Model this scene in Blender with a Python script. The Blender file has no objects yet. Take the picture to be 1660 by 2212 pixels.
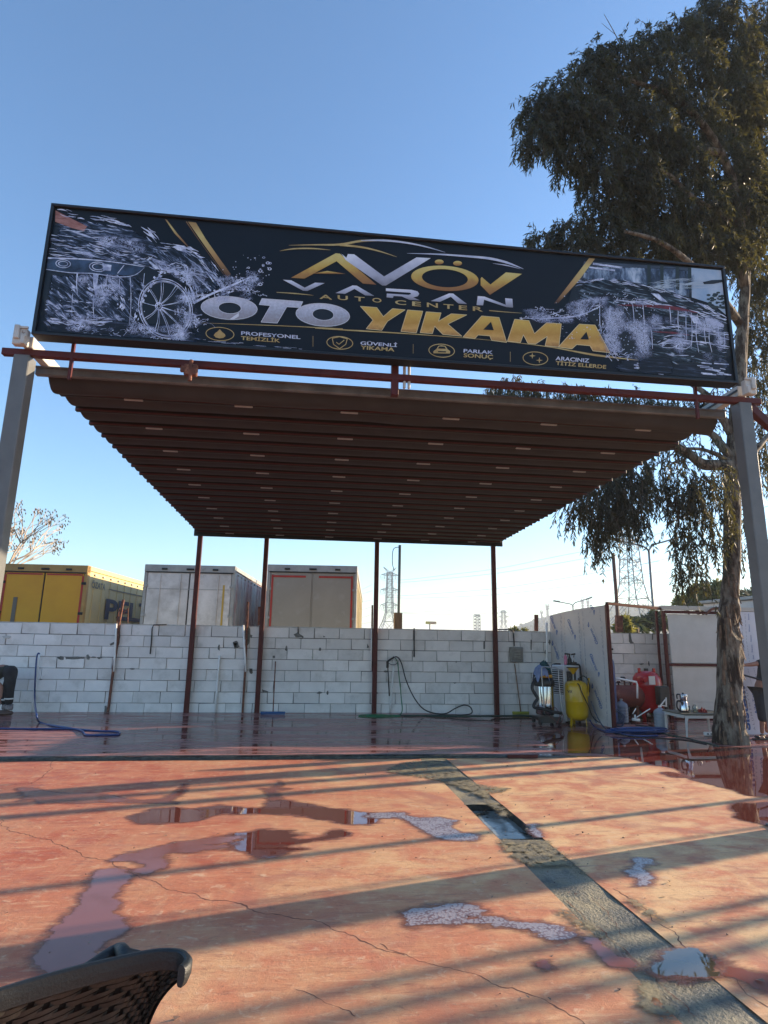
import bpy, bmesh, math, random
import numpy as np
from mathutils import Vector, Matrix, noise
random.seed(7); np.random.seed(7)
sc = bpy.context.scene
rad = math.radians
# ------------------------------------------------------------------ camera, sky, sun, exposure
FOC, PITCH, ROLL, YAW, CAMH = 1280.0, rad(12.1253), rad(0.9373), rad(6.6054), 1.7571
CW, CH = 1660.0, 2212.0
fw = Vector((math.sin(YAW)*math.cos(PITCH), math.cos(YAW)*math.cos(PITCH), math.sin(PITCH)))
rt0 = Vector((math.cos(YAW), -math.sin(YAW), 0)); up0 = rt0.cross(fw)
rt = rt0*math.cos(ROLL) + up0*math.sin(ROLL); up = up0*math.cos(ROLL) - rt0*math.sin(ROLL)
cam = bpy.data.cameras.new('camera'); camo = bpy.data.objects.new('camera', cam)
sc.collection.objects.link(camo)
mt = Matrix((rt, up, -fw)).transposed().to_4x4(); mt.translation = (0, 0, CAMH); camo.matrix_world = mt
cam.sensor_fit = 'VERTICAL'; cam.sensor_height = 36; cam.sensor_width = 27; cam.lens = FOC/CH*36
cam.clip_start = 0.05; cam.clip_end = 20000
sc.camera = camo
SUN_AZ, SUN_EL = rad(74.17), rad(13.2)      # azimuth clockwise from +Y
w = bpy.data.worlds.new("World"); sc.world = w; w.use_nodes = True
nt = w.node_tree; bg = nt.nodes['Background']
sky = nt.nodes.new('ShaderNodeTexSky'); sky.sky_type = 'NISHITA'; sky.sun_disc = False
sky.sun_elevation = SUN_EL; sky.sun_rotation = SUN_AZ
sky.air_density = 1.1; sky.dust_density = 0.3; sky.ozone_density = 3.9
nt.links.new(sky.outputs[0], bg.inputs[0]); bg.inputs[1].default_value = 0.13
sl = bpy.data.lights.new('sun', 'SUN'); so = bpy.data.objects.new('sun', sl); sc.collection.objects.link(so)
sl.energy = 5.0; sl.angle = rad(0.5); sl.color = (1.0, 0.78, 0.54)
sd = Vector((math.sin(SUN_AZ)*math.cos(SUN_EL), math.cos(SUN_AZ)*math.cos(SUN_EL), math.sin(SUN_EL)))
so.rotation_euler = sd.to_track_quat('Z', 'Y').to_euler(); so.location = (40, 12, 20)
sc.view_settings.view_transform = 'Standard'; sc.view_settings.look = 'None'
sc.view_settings.gamma = 1; sc.view_settings.use_curve_mapping = False
sc.view_settings.exposure = 1.42
# ------------------------------------------------------------------ measuring helpers (1660 x 2212 picture -> metres)
def ray(px, py): return fw + rt*((px-CW/2)/FOC) - up*((py-CH/2)/FOC)
def G(px, py, z=0.0):
    d = ray(px, py); return Vector((0, 0, CAMH)) + d*((z-CAMH)/d.z)
def P(px, py, Y):
    d = ray(px, py); return Vector((0, 0, CAMH)) + d*(Y/d.y)
def ppm(Y): return FOC/(Y*1.02)          # picture pixels per metre at depth Y
# ------------------------------------------------------------------ object helpers
COL = sc.collection
def tag(o, label=None, cat=None, group=None, kind=None):
    if label: o['label'] = label
    if cat: o['category'] = cat
    if group: o['group'] = group
    if kind: o['kind'] = kind
    return o
def thing(name, label, cat, loc=(0, 0, 0), rz=0.0, group=None):
    o = bpy.data.objects.new(name, None); COL.objects.link(o); o.location = loc; o.rotation_euler = (0, 0, rz)
    o.empty_display_size = 0.1
    return tag(o, label, cat, group)
def link(name, me, mats=None, parent=None, loc=None, **k):
    o = bpy.data.objects.new(name, me); COL.objects.link(o)
    if mats is not None and not me.materials:
        for m in (mats if isinstance(mats, (list, tuple)) else [mats]): me.materials.append(m)
    if parent: o.parent = parent
    if loc is not None: o.location = loc
    return tag(o, **k)
def copy_tree(o, parent=None):
    c = o.copy(); COL.objects.link(c)
    if parent: c.parent = parent
    for ch in list(o.children): copy_tree(ch, c)
    return c
class MB:
    def __init__(s): s.v = []; s.f = []; s.uv = []; s.mi = []; s.cur = 0
    def add(s, vs, fs, uvs=None):
        b = len(s.v); s.v += [tuple(p) for p in vs]
        for i, f in enumerate(fs):
            s.f.append(tuple(b+j for j in f)); s.mi.append(s.cur)
            s.uv.append([uvs[j] for j in f] if uvs else None)
        return s
    def box(s, c, size, rz=0.0, m=None, ch=0.0):
        x, y, z = size[0]/2, size[1]/2, size[2]/2
        if ch > 0:
            vs = []
            for sx in (-1, 1):
                for sy in (-1, 1):
                    for sz in (-1, 1):
                        vs += [(sx*x, sy*(y-ch), sz*(z-ch)), (sx*(x-ch), sy*y, sz*(z-ch)), (sx*(x-ch), sy*(y-ch), sz*z)]
            bm = bmesh.new()
            for p in vs: bm.verts.new(p)
            bmesh.ops.convex_hull(bm, input=bm.verts[:])
            bmesh.ops.dissolve_limit(bm, angle_limit=.01, verts=bm.verts[:], edges=bm.edges[:])
            bm.verts.ensure_lookup_table(); bm.verts.index_update()
            vs = [v.co.copy() for v in bm.verts]; fs = [tuple(v.index for v in f.verts) for f in bm.faces]; bm.free()
        else:
            vs = [Vector((sx*x, sy*y, sz*z)) for sx in (-1, 1) for sy in (-1, 1) for sz in (-1, 1)]
            fs = [(0, 1, 3, 2), (4, 6, 7, 5), (0, 4, 5, 1), (2, 3, 7, 6), (0, 2, 6, 4), (1, 5, 7, 3)]
        rm = m if m is not None else Matrix.Rotation(rz, 3, 'Z')
        c = Vector(c)
        return s.add([rm @ Vector(v) + c for v in vs], fs)
    def beam(s, p, q, wd, hd, upv=(0, 0, 1), ch=0.0):
        p, q = Vector(p), Vector(q); d = q-p; L = d.length; d.normalize()
        u = Vector(upv)
        if abs(d.dot(u)) > .98: u = Vector((0, 1, 0))
        sx = d.cross(u).normalized(); su = sx.cross(d).normalized()
        m = Matrix((sx, d, su)).transposed()
        return s.box((p+q)/2, (wd, L, hd), m=m, ch=ch)
    def tube(s, pts, r, seg=8, closed=False, cap=True):
        pts = [Vector(p) for p in pts]; n = len(pts)
        rs = r if isinstance(r, (list, tuple)) else [r]*n
        rings = []; nrm = None
        for i in range(n):
            a = pts[(i-1) % n] if (closed or i > 0) else pts[i]
            b = pts[(i+1) % n] if (closed or i < n-1) else pts[i]
            t = (b-a)
            t = t.normalized() if t.length > 1e-9 else Vector((0, 0, 1))
            if nrm is None:
                nrm = t.orthogonal().normalized()
            else:
                nrm = (nrm - t*nrm.dot(t))
                nrm = nrm.normalized() if nrm.length > 1e-6 else t.orthogonal().normalized()
            bn = t.cross(nrm)
            rings.append([pts[i] + (nrm*math.cos(2*math.pi*k/seg) + bn*math.sin(2*math.pi*k/seg))*rs[i] for k in range(seg)])
        vs = [v for rg in rings for v in rg]; fs = []
        m = n if closed else n-1
        for i in range(m):
            j = (i+1) % n
            for k in range(seg):
                fs.append((i*seg+k, i*seg+(k+1) % seg, j*seg+(k+1) % seg, j*seg+k))
        if cap and not closed:
            fs.append(tuple(range(seg))[::-1]); fs.append(tuple((n-1)*seg+k for k in range(seg)))
        return s.add(vs, fs)
    def lathe(s, prof, c=(0, 0, 0), seg=24, m=None):
        c = Vector(c); vs = []; fs = []
        for (r, z) in prof:
            for k in range(seg):
                a = 2*math.pi*k/seg; p = Vector((r*math.cos(a), r*math.sin(a), z))
                vs.append((m @ p if m else p)+c)
        for i in range(len(prof)-1):
            for k in range(seg):
                fs.append((i*seg+k, i*seg+(k+1) % seg, (i+1)*seg+(k+1) % seg, (i+1)*seg+k))
        fs.append(tuple(range(seg))[::-1]); fs.append(tuple((len(prof)-1)*seg+k for k in range(seg)))
        return s.add(vs, fs)
    def prism(s, pts, z0, z1):
        n = len(pts)
        vs = [(p[0], p[1], z0) for p in pts]+[(p[0], p[1], z1) for p in pts]
        fs = [tuple(range(n))[::-1], tuple(range(n, 2*n))]+[(i, (i+1) % n, n+(i+1) % n, n+i) for i in range(n)]
        return s.add(vs, fs)
    def mesh(s, name, mats, smooth=False, off=None):
        me = bpy.data.meshes.new(name)
        v = s.v
        if off is not None: v = [(p[0]-off[0], p[1]-off[1], p[2]-off[2]) for p in v]
        me.from_pydata(v, [], s.f)
        if any(u for u in s.uv):
            l = me.uv_layers.new(name='UVMap'); i = 0
            for u, f in zip(s.uv, s.f):
                for k in range(len(f)):
                    l.data[i].uv = u[k] if u else (0, 0); i += 1
        for m in (mats if isinstance(mats, (list, tuple)) else [mats]): me.materials.append(m)
        if any(s.mi): me.polygons.foreach_set('material_index', s.mi)
        if smooth: 
            me.polygons.foreach_set('use_smooth', [len(f) < 5 for f in s.f])
        me.update(); return me
    def part(s, name, mats, parent=None, smooth=False, world=False, **k):
        off = None
        if world and parent is not None:
            off = Vector(parent.location)
            if parent.parent: off = off + Vector(parent.parent.location)
        return link(name, s.mesh(name, mats, smooth, off), None, parent, **k)
def autosmooth(o, ang=40):
    me = o.data
    me.polygons.foreach_set('use_smooth', [True]*len(me.polygons))
    bm = bmesh.new(); bm.from_mesh(me)
    for e in bm.edges:
        if len(e.link_faces) == 2 and e.calc_face_angle(0) > rad(ang): e.smooth = False
    bm.to_mesh(me); bm.free(); return o
def bez(pts, n=8):
    """smooth Catmull-Rom curve through the points"""
    pts = [Vector(p) for p in pts]; out = []
    for i in range(len(pts)-1):
        p0 = pts[max(i-1, 0)]; p1 = pts[i]; p2 = pts[i+1]; p3 = pts[min(i+2, len(pts)-1)]
        for k in range(n):
            t = k/n
            out.append(0.5*((2*p1)+(p2-p0)*t+(2*p0-5*p1+4*p2-p3)*t*t+(3*p1-p0-3*p2+p3)*t**3))
    out.append(pts[-1]); return out
# ------------------------------------------------------------------ materials
MATS = {}
def mat(name, c, rough=.6, metal=0.0, c2=None, scale=4.0, bump=0.0, bscale=60.0, spec=.5, stretch=(1, 1, 1), rnd=0.0,
        c3=None, s3=1.3, t3=(.55, .65), trans=0.0, alpha=1.0, coat=0.0, ior=1.45, rough2=None, lo=.35, hi=.65, bdist=.01, translucent=None):
    if name in MATS: return MATS[name]
    m = bpy.data.materials.new(name); m.use_nodes = True; t = m.node_tree; N = t.nodes; L = t.links
    b = N['Principled BSDF']; out = N['Material Output']
    b.inputs['Roughness'].default_value = rough; b.inputs['Metallic'].default_value = metal
    b.inputs['IOR'].default_value = ior; b.inputs['Specular IOR Level'].default_value = spec
    b.inputs['Transmission Weight'].default_value = trans; b.inputs['Coat Weight'].default_value = coat
    b.inputs['Base Color'].default_value = (*c, 1); b.inputs['Alpha'].default_value = alpha
    col = None
    tc = N.new('ShaderNodeTexCoord'); mp = N.new('ShaderNodeMapping'); mp.inputs['Scale'].default_value = stretch
    L.new(tc.outputs['Object'], mp.inputs[0])
    vec = mp.outputs[0]
    if rnd:
        oi = N.new('ShaderNodeObjectInfo'); ad = N.new('ShaderNodeVectorMath'); ad.operation = 'MULTIPLY_ADD'
        cx = N.new('ShaderNodeCombineXYZ')
        for q in range(3): L.new(oi.outputs['Random'], cx.inputs[q])
        L.new(cx.outputs[0], ad.inputs[0]); ad.inputs[1].default_value = (37, 53, 71); L.new(vec, ad.inputs[2]); vec = ad.outputs[0]
    def ns(sca, det=6, ro=.6):
        n = N.new('ShaderNodeTexNoise'); n.inputs['Scale'].default_value = sca; n.inputs['Detail'].default_value = det
        n.inputs['Roughness'].default_value = ro; L.new(vec, n.inputs['Vector']); return n.outputs['Fac']
    def mixc(fac, a, bb):
        x = N.new('ShaderNodeMix'); x.data_type = 'RGBA'
        L.new(fac, x.inputs[0])
        for q, s_ in ((a, 6), (bb, 7)):
            if isinstance(q, tuple): x.inputs[s_].default_value = (*q, 1)
            else: L.new(q, x.inputs[s_])
        return x.outputs[2]
    def ramp(fac, a, bb):
        r = N.new('ShaderNodeMapRange'); r.inputs[1].default_value = a; r.inputs[2].default_value = bb; L.new(fac, r.inputs[0]); return r.outputs[0]
    if c2: 
        f1 = ramp(ns(scale), lo, hi); col = mixc(f1, c, c2)
        if rough2 is not None:
            rr = N.new('ShaderNodeMapRange'); rr.inputs[3].default_value = rough; rr.inputs[4].default_value = rough2
            L.new(f1, rr.inputs[0]); L.new(rr.outputs[0], b.inputs['Roughness'])
    if c3: col = mixc(ramp(ns(s3, 8, .65), *t3), col if col else c, c3)
    if rnd:
        hs = N.new('ShaderNodeHueSaturation'); mr = N.new('ShaderNodeMapRange'); mr.inputs[3].default_value = 1-rnd; mr.inputs[4].default_value = 1+rnd
        L.new(oi.outputs['Random'], mr.inputs[0]); L.new(mr.outputs[0], hs.inputs['Value'])
        if col: L.new(col, hs.inputs['Color'])
        else: hs.inputs['Color'].default_value = (*c, 1)
        col = hs.outputs[0]
    if col: L.new(col, b.inputs['Base Color'])
    if bump:
        bp = N.new('ShaderNodeBump'); bp.inputs['Strength'].default_value = bump; bp.inputs['Distance'].default_value = bdist
        L.new(ns(bscale, 5), bp.inputs['Height']); L.new(bp.outputs[0], b.inputs['Normal'])
    if translucent:
        tr = N.new('ShaderNodeBsdfTranslucent'); tr.inputs[0].default_value = (*translucent[1], 1)
        ms = N.new('ShaderNodeMixShader'); ms.inputs[0].default_value = translucent[0]
        L.new(b.outputs[0], ms.inputs[1]); L.new(tr.outputs[0], ms.inputs[2]); L.new(ms.outputs[0], out.inputs[0])
    MATS[name] = m; return m
# ------------------------------------------------------------------ the key measures of the place
YW, YK, YF, YP, YS = 14.68, 9.45, 6.062, 5.80, 5.60
XL, XR, ZR, ZF = -2.8756, 4.6924, 4.1247, 4.4008
XK = 4.08                                  # right end of the kerb
def plat(x): return 0.05 if x < XK-1.5 else max(0.0, 0.05*(XK+.2-x)/1.7)
# ------------------------------------------------------------------ floor materials
def floor_mat(name, wet):
    m = bpy.data.materials.new(name); m.use_nodes = True; t = m.node_tree; N = t.nodes; L = t.links
    b = N['Principled BSDF']
    ge = N.new('ShaderNodeTexCoord').outputs['Object']
    def mp(sx, sy, rz=0, off=0):
        q = N.new('ShaderNodeMapping'); q.inputs['Scale'].default_value = (sx, sy, 1); q.inputs['Rotation'].default_value = (0, 0, rz)
        q.inputs['Location'].default_value = (off, off*.7, 0); L.new(ge, q.inputs[0]); return q.outputs[0]
    def ns(v, s_, d=8, r=.6, dist=0):
        n = N.new('ShaderNodeTexNoise'); n.inputs['Scale'].default_value = s_; n.inputs['Detail'].default_value = d
        n.inputs['Roughness'].default_value = r; n.inputs['Distortion'].default_value = dist; L.new(v, n.inputs['Vector']); return n.outputs['Fac']
    def rg(f, a, bb, c=0, d=1):
        r = N.new('ShaderNodeMapRange'); r.inputs[1].default_value = a; r.inputs[2].default_value = bb
        r.inputs[3].default_value = c; r.inputs[4].default_value = d; L.new(f, r.inputs[0]); return r.outputs[0]
    def mx(f, a, bb):
        x = N.new('ShaderNodeMix'); x.data_type = 'RGBA'; L.new(f, x.inputs[0])
        for q, s_ in ((a, 6), (bb, 7)):
            if isinstance(q, tuple): x.inputs[s_].default_value = (*q, 1)
            else: L.new(q, x.inputs[s_])
        return x.outputs[2]
    def mth(op, a, bb):
        x = N.new('ShaderNodeMath'); x.operation = op
        for i, q in enumerate((a, bb)):
            if isinstance(q, (int, float)): x.inputs[i].default_value = q
            else: L.new(q, x.inputs[i])
        return x.outputs[0]
    sx = N.new('ShaderNodeSeparateXYZ'); L.new(ge, sx.inputs[0])
    big = ns(mp(1, 1), .55, 6, .55, .6); mid = ns(mp(1, 1.4, .3), 2.2, 8, .62, .4)
    strk = ns(mp(.9, 4.5, .25), 2.6, 9, .68, .3); fine = ns(mp(1, 1), 28, 6, .7); 
    grain = ns(mp(1, 1), 160, 3, .6)
    if wet == 0:
        xg = rg(sx.outputs[0], -2.2, 4.2)
        worn = rg(mth('ADD', mth('MULTIPLY', big, 1.0), mth('MULTIPLY', xg, .46)), .52, .82)
        s2 = ns(mp(3.6, .8, .45, 5), 2.2, 9, .7, .5); s3 = ns(mp(1.2, 6, -.5, 9), 3.0, 9, .72, .6); fleck = ns(mp(1, 1.5, .2, 2), 9, 9, .75, .8); sp2 = ns(mp(1, 1, 0, 7), 70, 4, .7)
        c = mx(worn, (.50, .13, .068), (.82, .52, .26))
        c = mx(rg(mid, .42, .60), c, (.62, .23, .12))
        c = mx(rg(s2, .52, .68, 0, .45), c, (.68, .40, .22))
        c = mx(rg(s3, .54, .68, 0, .6), c, (.80, .52, .30))
        c = mx(rg(strk, .30, .45, .75, 0), c, (.33, .105, .065))
        c = mx(rg(s3, .30, .42, .55, 0), c, (.40, .17, .10))
        c = mx(rg(fleck, .56, .66, 0, .75), c, (.76, .52, .33))
        c = mx(rg(fleck, .30, .42, .65, 0), c, (.30, .12, .08))
        c = mx(rg(ns(mp(1, 1.3, .1, 4), .9, 7, .6, 1.2), .54, .66, 0, .6), c, (.42, .15, .11))
        c = mx(rg(fine, .60, .70, 0, .6), c, (.26, .12, .08))
        tyre = ns(mp(.25, 7, 1.15, 6), 1.0, 7, .75, .15); c = mx(rg(tyre, .60, .68, 0, .35), c, (.20, .10, .08))
        c = mx(rg(sp2, .68, .74, 0, .8), c, (.16, .08, .06))
        c = mx(rg(sp2, .26, .31, .8, 0), c, (.80, .62, .46))
        c = mx(rg(grain, .35, .65, 0, .20), c, (.22, .12, .08))
        L.new(c, b.inputs['Base Color'])
        L.new(rg(strk, .3, .7, .50, .80), b.inputs['Roughness'])
        b.inputs['Specular IOR Level'].default_value = .35
        h = mth('ADD', mth('MULTIPLY', fine, .5), mth('MULTIPLY', fleck, 1.2)); bst, bd = .7, .006
        h = mth('ADD', h, mth('MULTIPLY', grain, .35)); h = mth('ADD', h, mth('MULTIPLY', s3, .8))
    else:
        film = ns(mp(.35, 2.6, .02), 1.0, 6, .6, .5); film2 = ns(mp(.6, 5.0, -.03, 3), 1.6, 7, .65, .4)
        yy = rg(sx.outputs[1], 9.4, 14.6)
        dry = rg(mth('ADD', film, mth('MULTIPLY', mth('SUBTRACT', film2, .5), 1.1)), .47, .56)
        c = mx(dry, (.13, .048, .042), (.36, .165, .145))
        c = mx(rg(mid, .4, .7, 0, .5), c, (.20, .075, .06))
        L.new(c, b.inputs['Base Color'])
        L.new(rg(dry, 0, 1, .03, .36), b.inputs['Roughness'])
        b.inputs['Specular IOR Level'].default_value = .5; b.inputs['IOR'].default_value = 1.36
        h = mth('ADD', mth('MULTIPLY', film2, .8), mth('MULTIPLY', mth('MULTIPLY', fine, dry), .5)); bst, bd = .30, .005
    bp = N.new('ShaderNodeBump'); bp.inputs['Strength'].default_value = bst; bp.inputs['Distance'].default_value = bd
    L.new(h, bp.inputs['Height']); L.new(bp.outputs[0], b.inputs['Normal'])
    return m
m_floor = floor_mat('red_painted_concrete', 0); m_plat = floor_mat('wet_red_concrete', 1)
m_dirt = mat('dry_earth', (.22, .18, .13), .95, c2=(.14, .12, .08), scale=.15, bump=.4, bscale=2, c3=(.10, .12, .05), s3=.02, bdist=.1)
# ground sheet out to the horizon, with an opening under the yard
mb = MB()
def frame(x0, x1, y0, y1, X0, X1, Y0, Y1, z):
    mb.add([(X0, Y0, z), (X1, Y0, z), (X1, Y1, z), (X0, Y1, z), (x0, y0, z), (x1, y0, z), (x1, y1, z), (x0, y1, z)],
           [(0, 1, 5, 4), (1, 2, 6, 5), (2, 3, 7, 6), (3, 0, 4, 7)])
frame(-25, 30, -8, YW+.05, -3000, 3000, -400, 3000, -.02)
mb.part('ground', m_dirt, kind='structure')
# yard floor: two sheets either side of the drainage trench
def trL(y): return 1.70+(9.45-y)*.018
def trR(y): return 2.10+(9.45-y)*.020
mb = MB()
def sheet(poly, z=0.0, m=None):
    m = m or mb
    m.add([(x, y, z) for x, y in poly], [tuple(range(len(poly)))])
sheet([(-25, -8), (trL(-8), -8), (trL(YK), YK), (-25, YK)]); sheet([(trR(-8), -8), (30, -8), (30, YK), (trR(YK), YK)])
mb.part('yard_floor', m_floor, kind='structure')
# washing platform, a step higher on the left, running out level on the right
mb = MB(); xs = [-25]+[x*.5 for x in range(-20, 21)]+[30]; ys = [YK, YK+.6, 12, YW+.05]
xs = sorted(set(xs+[XK-1.5, XK+.2]))
vs = [(x, y, plat(x)) for y in ys for x in xs]; n = len(xs)
mb.add(vs, [(j*n+i, j*n+i+1, (j+1)*n+i+1, (j+1)*n+i) for j in range(len(ys)-1) for i in range(n-1)])
mb.part('washing_platform', m_plat, kind='structure')
m_moss = mat('mossy_wet_edge', (.012, .016, .014), .35, c2=(.05, .06, .05), scale=14, bump=.8, bscale=50, c3=(.35, .37, .36), s3=30, t3=(.66, .72), bdist=.02)
mb = MB()
step = .12; x = -12.0; row = []
while x < XK+.15:
    j = random.uniform(-.012, .012)
    row.append((x, YK-.035+j, .002, plat(x)+.004, YK+.03+random.uniform(-.01, .02))); x += step
vs = []; fs = []
for (x, ya, z0, z1, yb) in row: vs += [(x, ya, z0), (x, ya+.012, z1*.7), (x, yb-.02, z1), (x, yb, z1+.002)]
for i in range(len(row)-1):
    for k in range(3): fs.append((i*4+k, (i+1)*4+k, (i+1)*4+k+1, i*4+k+1))
mb.add(vs, fs); mb.part('platform_kerb', m_moss, kind='structure')
mb = MB(); a = G(1095, 1637); b2 = G(1158, 1636)
m_redpaint = mat('oxide_red_paint', (.095, .017, .016), .5, c2=(.065, .013, .012), scale=6, bump=.15, bscale=40, c3=(.07, .03, .024), s3=9, t3=(.60, .70), spec=.3)
mb.box(((a.x+b2.x)/2, YK-.06, .03), (b2.x-a.x, .05, .05), ch=.004)
tag(mb.part('steel_offcut', m_redpaint), 'short red steel offcut lying against the dark platform kerb at the trench head', 'steel bar')
# trench: rough mortar fill, open wet stretch, its walls
m_fill = mat('rough_grey_mortar', (.31, .27, .18), .9, c2=(.17, .16, .125), scale=2.6, bump=1.0, bscale=45, c3=(.10, .105, .095), s3=3.0, t3=(.50, .64), rough2=.4, bdist=.02)
YO0, YO1 = 5.72, 6.85
def strip(y0, y1, z, name, m, n=30, w=0.012, amp=.012):
    mb = MB(); vs = []
    for i in range(n+1):
        y = y0+(y1-y0)*i/n
        for k in range(7):
            u = k/6; x = trL(y)-w+(trR(y)-trL(y)+2*w)*u
            e = noise.noise(Vector((x*4, y*4, 3)))*amp - (0 if 0 < k < 6 else amp*.2)
            vs.append((x, y, z+e))
    mb.add(vs, [(i*7+k, i*7+k+1, (i+1)*7+k+1, (i+1)*7+k) for i in range(n) for k in range(6)])
    return mb.part(name, m, kind='structure', smooth=True)
strip(-1, YO0, -.005, 'trench_fill', m_fill, 70); strip(YO1, 9.40, -.004, 'trench_fill', m_fill, 30)
strip(YO0, YO1, -.07, 'trench_bottom', mat('wet_trench_bed', (.30, .33, .31), .08, c2=(.17, .19, .18), scale=5, bump=.35, bscale=18, c3=(.03, .035, .03), s3=6), 14)
mb = MB()
def wallstrip(fx, sgn):
    n = 22; vs = []
    for i in range(n+1):
        y = YO0+(YO1-YO0)*i/n; j = noise.noise(Vector((0, y*9, sgn)))*.018
        vs += [(fx(y)+j*.6+sgn*.002, y, .001), (fx(y)+j*1.2, y, -.035), (fx(y)-sgn*.015+j, y, -.09)]
    mb.add(vs, [(i*3+k, i*3+k+1, (i+1)*3+k+1, (i+1)*3+k) for i in range(n) for k in range(2)])
wallstrip(trL, -1); wallstrip(trR, 1)
for y, s_ in ((YO0, -1), (YO1, 1)):
    n = 8; vs = []
    for i in range(n+1):
        x = trL(y)-.03+(trR(y)-trL(y)+.06)*i/n; j = random.uniform(-.02, .02)
        vs += [(x, y+s_*.01+j*.4, .0), (x, y+j, -.04), (x, y+j, -.09)]
    mb.add(vs, [(i*3+k, i*3+k+1, (i+1)*3+k+1, (i+1)*3+k) for i in range(n) for k in range(2)])
mb.part('trench_side', mat('dark_broken_concrete', (.05, .045, .035), .8, c2=(.022, .02, .018), scale=9, bump=.9, bscale=40, bdist=.02), kind='structure')
# ---- water, foam and mortar lying on the floor: fine grids that carry the distance to their outline
def wet_mat(name, core, kind='water'):
    m = bpy.data.materials.new(name); m.use_nodes = True; t = m.node_tree; N = t.nodes; L = t.links; b = N['Principled BSDF']; out = N['Material Output']
    at = N.new('ShaderNodeAttribute'); at.attribute_name = 'shore'; ob = N.new('ShaderNodeTexCoord').outputs['Object']
    def ns(sc_, d=6, st=(1, 1, 1)):
        q = N.new('ShaderNodeMapping'); q.inputs['Scale'].default_value = st; L.new(ob, q.inputs[0])
        n = N.new('ShaderNodeTexNoise'); n.inputs['Scale'].default_value = sc_; n.inputs['Detail'].default_value = d; n.inputs['Roughness'].default_value = .65; L.new(q.outputs[0], n.inputs['Vector']); return n.outputs['Fac']
    def ma(op, a, b_):
        x = N.new('ShaderNodeMath'); x.operation = op
        for i_, q in enumerate((a, b_)):
            if isinstance(q, (int, float)): x.inputs[i_].default_value = q
            else: L.new(q, x.inputs[i_])
        return x.outputs[0]
    def rg(f, a, bb, c=0, d=1):
        r = N.new('ShaderNodeMapRange'); r.interpolation_type = 'SMOOTHSTEP'; r.inputs[1].default_value = a; r.inputs[2].default_value = bb; r.inputs[3].default_value = c; r.inputs[4].default_value = d; L.new(f, r.inputs[0]); return r.outputs[0]
    s_ = ma('ADD', at.outputs['Fac'], ma('MULTIPLY', ma('SUBTRACT', ns(5, 8, (1, 2.2, 1)), .5), .22)); s_ = ma('ADD', s_, ma('MULTIPLY', ma('SUBTRACT', ns(45, 4), .5), .016))
    tr = N.new('ShaderNodeBsdfTransparent'); mx1 = N.new('ShaderNodeMixShader'); mx2 = N.new('ShaderNodeMixShader')
    b.inputs['Base Color'].default_value = (*core, 1)
    if kind == 'water':
        b.inputs['Roughness'].default_value = .012; b.inputs['IOR'].default_value = 1.38; b.inputs['Coat Weight'].default_value = .4; b.inputs['Coat Roughness'].default_value = .01
        bp = N.new('ShaderNodeBump'); bp.inputs['Strength'].default_value = .03; bp.inputs['Distance'].default_value = .01; L.new(ns(5, 3), bp.inputs['Height']); L.new(bp.outputs[0], b.inputs['Normal'])
    elif kind == 'damp':
        b.inputs['Roughness'].default_value = .10; b.inputs['IOR'].default_value = 1.36
        bp = N.new('ShaderNodeBump'); bp.inputs['Strength'].default_value = .15; bp.inputs['Distance'].default_value = .003; L.new(ns(60, 3), bp.inputs['Height']); L.new(bp.outputs[0], b.inputs['Normal'])
    elif kind == 'foam':
        b.inputs['Roughness'].default_value = .25
        v = N.new('ShaderNodeTexVoronoi'); v.inputs['Scale'].default_value = 55; L.new(ob, v.inputs['Vector'])
        c = N.new('ShaderNodeMix'); c.data_type = 'RGBA'; c.inputs[6].default_value = (*core, 1); c.inputs[7].default_value = (.17, .10, .10, 1)
        L.new(rg(ma('ADD', v.outputs['Distance'], ma('MULTIPLY', ma('SUBTRACT', ns(7), .5), 1.6)), .45, .75), c.inputs[0]); L.new(c.outputs[2], b.inputs['Base Color'])
        bp = N.new('ShaderNodeBump'); bp.inputs['Strength'].default_value = .5; bp.inputs['Distance'].default_value = .003; L.new(v.outputs['Distance'], bp.inputs['Height']); L.new(bp.outputs[0], b.inputs['Normal'])
    else:
        b.inputs['Roughness'].default_value = .85
        c = N.new('ShaderNodeMix'); c.data_type = 'RGBA'; c.inputs[6].default_value = (*core, 1); c.inputs[7].default_value = (.13, .12, .09, 1); L.new(rg(ns(7, 8), .4, .6), c.inputs[0]); L.new(c.outputs[2], b.inputs['Base Color'])
        bp = N.new('ShaderNodeBump'); bp.inputs['Strength'].default_value = .9; bp.inputs['Distance'].default_value = .008; L.new(ns(40, 6), bp.inputs['Height']); L.new(bp.outputs[0], b.inputs['Normal'])
    al = rg(s_, -.004, .008)
    if kind == 'damp': al = ma('MULTIPLY', al, rg(ns(2.6, 7), .30, .50, .62, 1))
    if kind == 'smear': al = ma('MULTIPLY', rg(s_, -.03, .05), rg(ns(16, 8), .38, .50))
    if kind == 'foam': al = ma('MULTIPLY', al, rg(ns(9, 6), .28, .40, .45, 1))
    dm = N.new('ShaderNodeBsdfPrincipled'); dm.inputs['Base Color'].default_value = (.20, .075, .05, 1); dm.inputs['Roughness'].default_value = .35
    L.new(ma('MULTIPLY', rg(s_, -.07, -.002), .58 if kind in ('water', 'damp', 'foam') else 0.0), mx1.inputs[0]); L.new(tr.outputs[0], mx1.inputs[1]); L.new(dm.outputs[0], mx1.inputs[2])
    L.new(al, mx2.inputs[0]); L.new(mx1.outputs[0], mx2.inputs[1]); L.new(b.outputs[0], mx2.inputs[2]); L.new(mx2.outputs[0], out.inputs[0]); return m
PZ = [0]
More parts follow.
